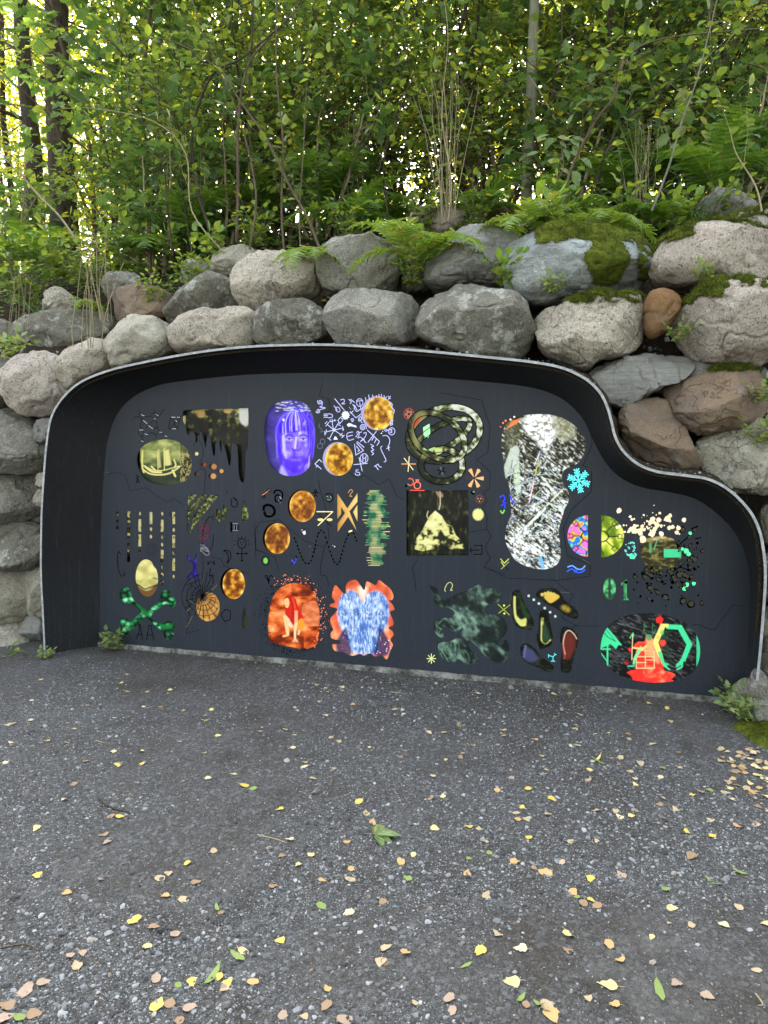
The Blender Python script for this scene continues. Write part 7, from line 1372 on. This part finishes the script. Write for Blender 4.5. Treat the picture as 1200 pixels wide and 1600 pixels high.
# moss on the ground by the right corner, straw
def mound(name, cx, cy, rx, ry, h, label, mat=None):
    c0 = G(cx, cy); n = 46; g = np.linspace(-1, 1, n); A, B = np.meshgrid(g, g); r = np.hypot(A, B); x = c0[0] + A * rx; y = c0[1] + B * ry
    z = bilin_z(x, y) + h * np.clip(1 - r ** 2, -.15, 1) * (.5 + .8 * fbm(np.stack([x * 9, y * 9, x * 0], -1), 3, 4)) - .016 + .09 * (fbm(np.stack([x * 14, y * 14, x * 0], -1), 7, 4) - .5) * np.clip(r * 1.3, 0, 1) + .02 * (fbm(np.stack([x * 30, y * 30, x * 0], -1), 5, 3) - .5)
    b = Buf(); i, j = np.meshgrid(np.arange(n - 1), np.arange(n - 1), indexing='ij'); b.add(np.stack([x, y, z], -1), np.stack([i * n + j, i * n + j + 1, (i + 1) * n + j + 1, (i + 1) * n + j], -1).reshape(-1, 4))
    rr = np.random.default_rng(int(cx)); k = 5000; u, v = rr.uniform(-.95, .95, (2, k)); m = np.hypot(u, v) < .9; u, v = u[m], v[m]; ii = ((v + 1) / 2 * (n - 1)).astype(int); jj = ((u + 1) / 2 * (n - 1)).astype(int)
    base = np.stack([c0[0] + u * rx, c0[1] + v * ry, z[ii, jj] - .003], -1); d = rr.normal(0, .5, (len(u), 3)) + [0, 0, 1]; d /= np.linalg.norm(d, axis=1)[:, None]; s = rr.normal(0, 1, (len(u), 3)); s[:, 2] = 0; s /= np.linalg.norm(s, axis=1)[:, None]
    b.add(np.stack([base - s * .002, base + s * .002, base + d * rr.uniform(.01, .024, (len(u), 1))], 1), np.arange(len(u) * 3).reshape(-1, 3))
    tag(link(name, b.mesh(name, mat or MOSS)), label, kind='stuff')
mound('moss_ground', 1205, 1150, .20, .19, .06, 'green moss creeping over the ground at the right edge')
# crumbs of stone and earth lying along the rim and between the boulders
rk = np.random.default_rng(12); b = Buf(); idx = rk.integers(30, len(fr) - 40, 520); base = P(fr[idx, 0], fr[idx, 1], -HD) - NV * rk.uniform(.02, .16, (520, 1)); base[:, 2] += rk.uniform(.004, .03, 520)
sz__ = rk.lognormal(math.log(.0042), .5, 520); V_ = icoV[None] * (1 + rk.uniform(-.3, .3, (520, 12, 1))) * sz__[:, None, None] + base[:, None]
b.add(V_.reshape(-1, 3), (icoF[None] + (np.arange(520) * 12)[:, None, None]).reshape(-1, 3)); tag(link('stone_crumbs', b.mesh('stone_crumbs', PEB, False)), 'small stones and crumbs lying along the upper rim', kind='stuff')
# earth packed between frame and boulders
row0 = F3 + outw * .010 - NV * .03; k_ = slice(20, len(F3) - 12); nzr = fbm(np.stack([np.arange(len(F3)) * .22, np.arange(len(F3)) * 0, np.arange(len(F3)) * 0], -1), 8, 4)[:, None]
rows = [row0 - outw * .03, row0 + outw * .0, row0 - NV * .10 + outw * (.004 + .03 * nzr), row0 - NV * .30 + outw * (.0 + .07 * nzr), row0 - NV * .62 + outw * (.02 + .1 * nzr)]
b = Buf(); rr_ = [r[k_] for r in rows]; n = len(rr_[0]); i, j = np.meshgrid(np.arange(4), np.arange(n - 1), indexing='ij')
b.add(np.concatenate(rr_), np.stack([i * n + j, i * n + j + 1, (i + 1) * n + j + 1, (i + 1) * n + j], -1).reshape(-1, 4)); tag(link('earth_fill', b.mesh('earth_fill', SOIL)), 'earth packed between the frame and the boulders', kind='structure')

# small stones and litter caught in the joints between the boulders
rk = np.random.default_rng(33); n_j = 2600; xj = np.concatenate([rk.uniform(-20, 1215, n_j)]); yj = rk.uniform(430, 1000, n_j); dj = rk.uniform(.20, .36, n_j)
q_ = P(xj, yj, 0.0); r_ = ray(xj, yj); base = q_ - NV * dj[:, None]
s3 = sz(base); ok = (s3[:, 2] < 2.2) & ((s3[:, 2] > 2.05) | (s3[:, 0] < -.35) | (s3[:, 0] > PL + .2) | ((s3[:, 0] > 3.0) & (s3[:, 2] > 1.62))); base = base[ok]; m_ = len(base)
b = Buf(); sj = rk.lognormal(math.log(.011), .5, m_); V_ = icoV[None] * (1 + rk.uniform(-.3, .3, (m_, 12, 1))) * sj[:, None, None] + base[:, None]
b.add(V_.reshape(-1, 3), (icoF[None] + (np.arange(m_) * 12)[:, None, None]).reshape(-1, 3)); tag(link('joint_stones', b.mesh('joint_stones', PEB, False)), 'small stones and grit filling the joints of the boulder wall', kind='stuff')
# ------------------------------------------------------------------ labels: things that read alike are told apart by their order in view
NUM = ['', '', 'two', 'three', 'four', 'five', 'six', 'seven', 'eight', 'nine']; ORD = ['leftmost', 'second from left', 'third from left', 'fourth from left', 'fifth from left', 'sixth from left', 'seventh from left', 'eighth from left']
bpy.context.view_layer.update(); same = {}
for o in sc.objects:
    if o.parent is None and o.get('label') and o.get('category') and 'behind the viewer' not in o['label']: same.setdefault(o['label'], []).append(o)
for lab, L_ in same.items():
    if 1 < len(L_) < 9 and len(lab.split()) <= 13:
        L_.sort(key=lambda o: float(project(np.array(o.location)[None])[0, 0]))
        for k, o in enumerate(L_):
            o['label'] = lab + ', ' + (('left' if k == 0 else 'right') + ' one' if len(L_) == 2 else ('rightmost' if k == len(L_) - 1 else ORD[k]))
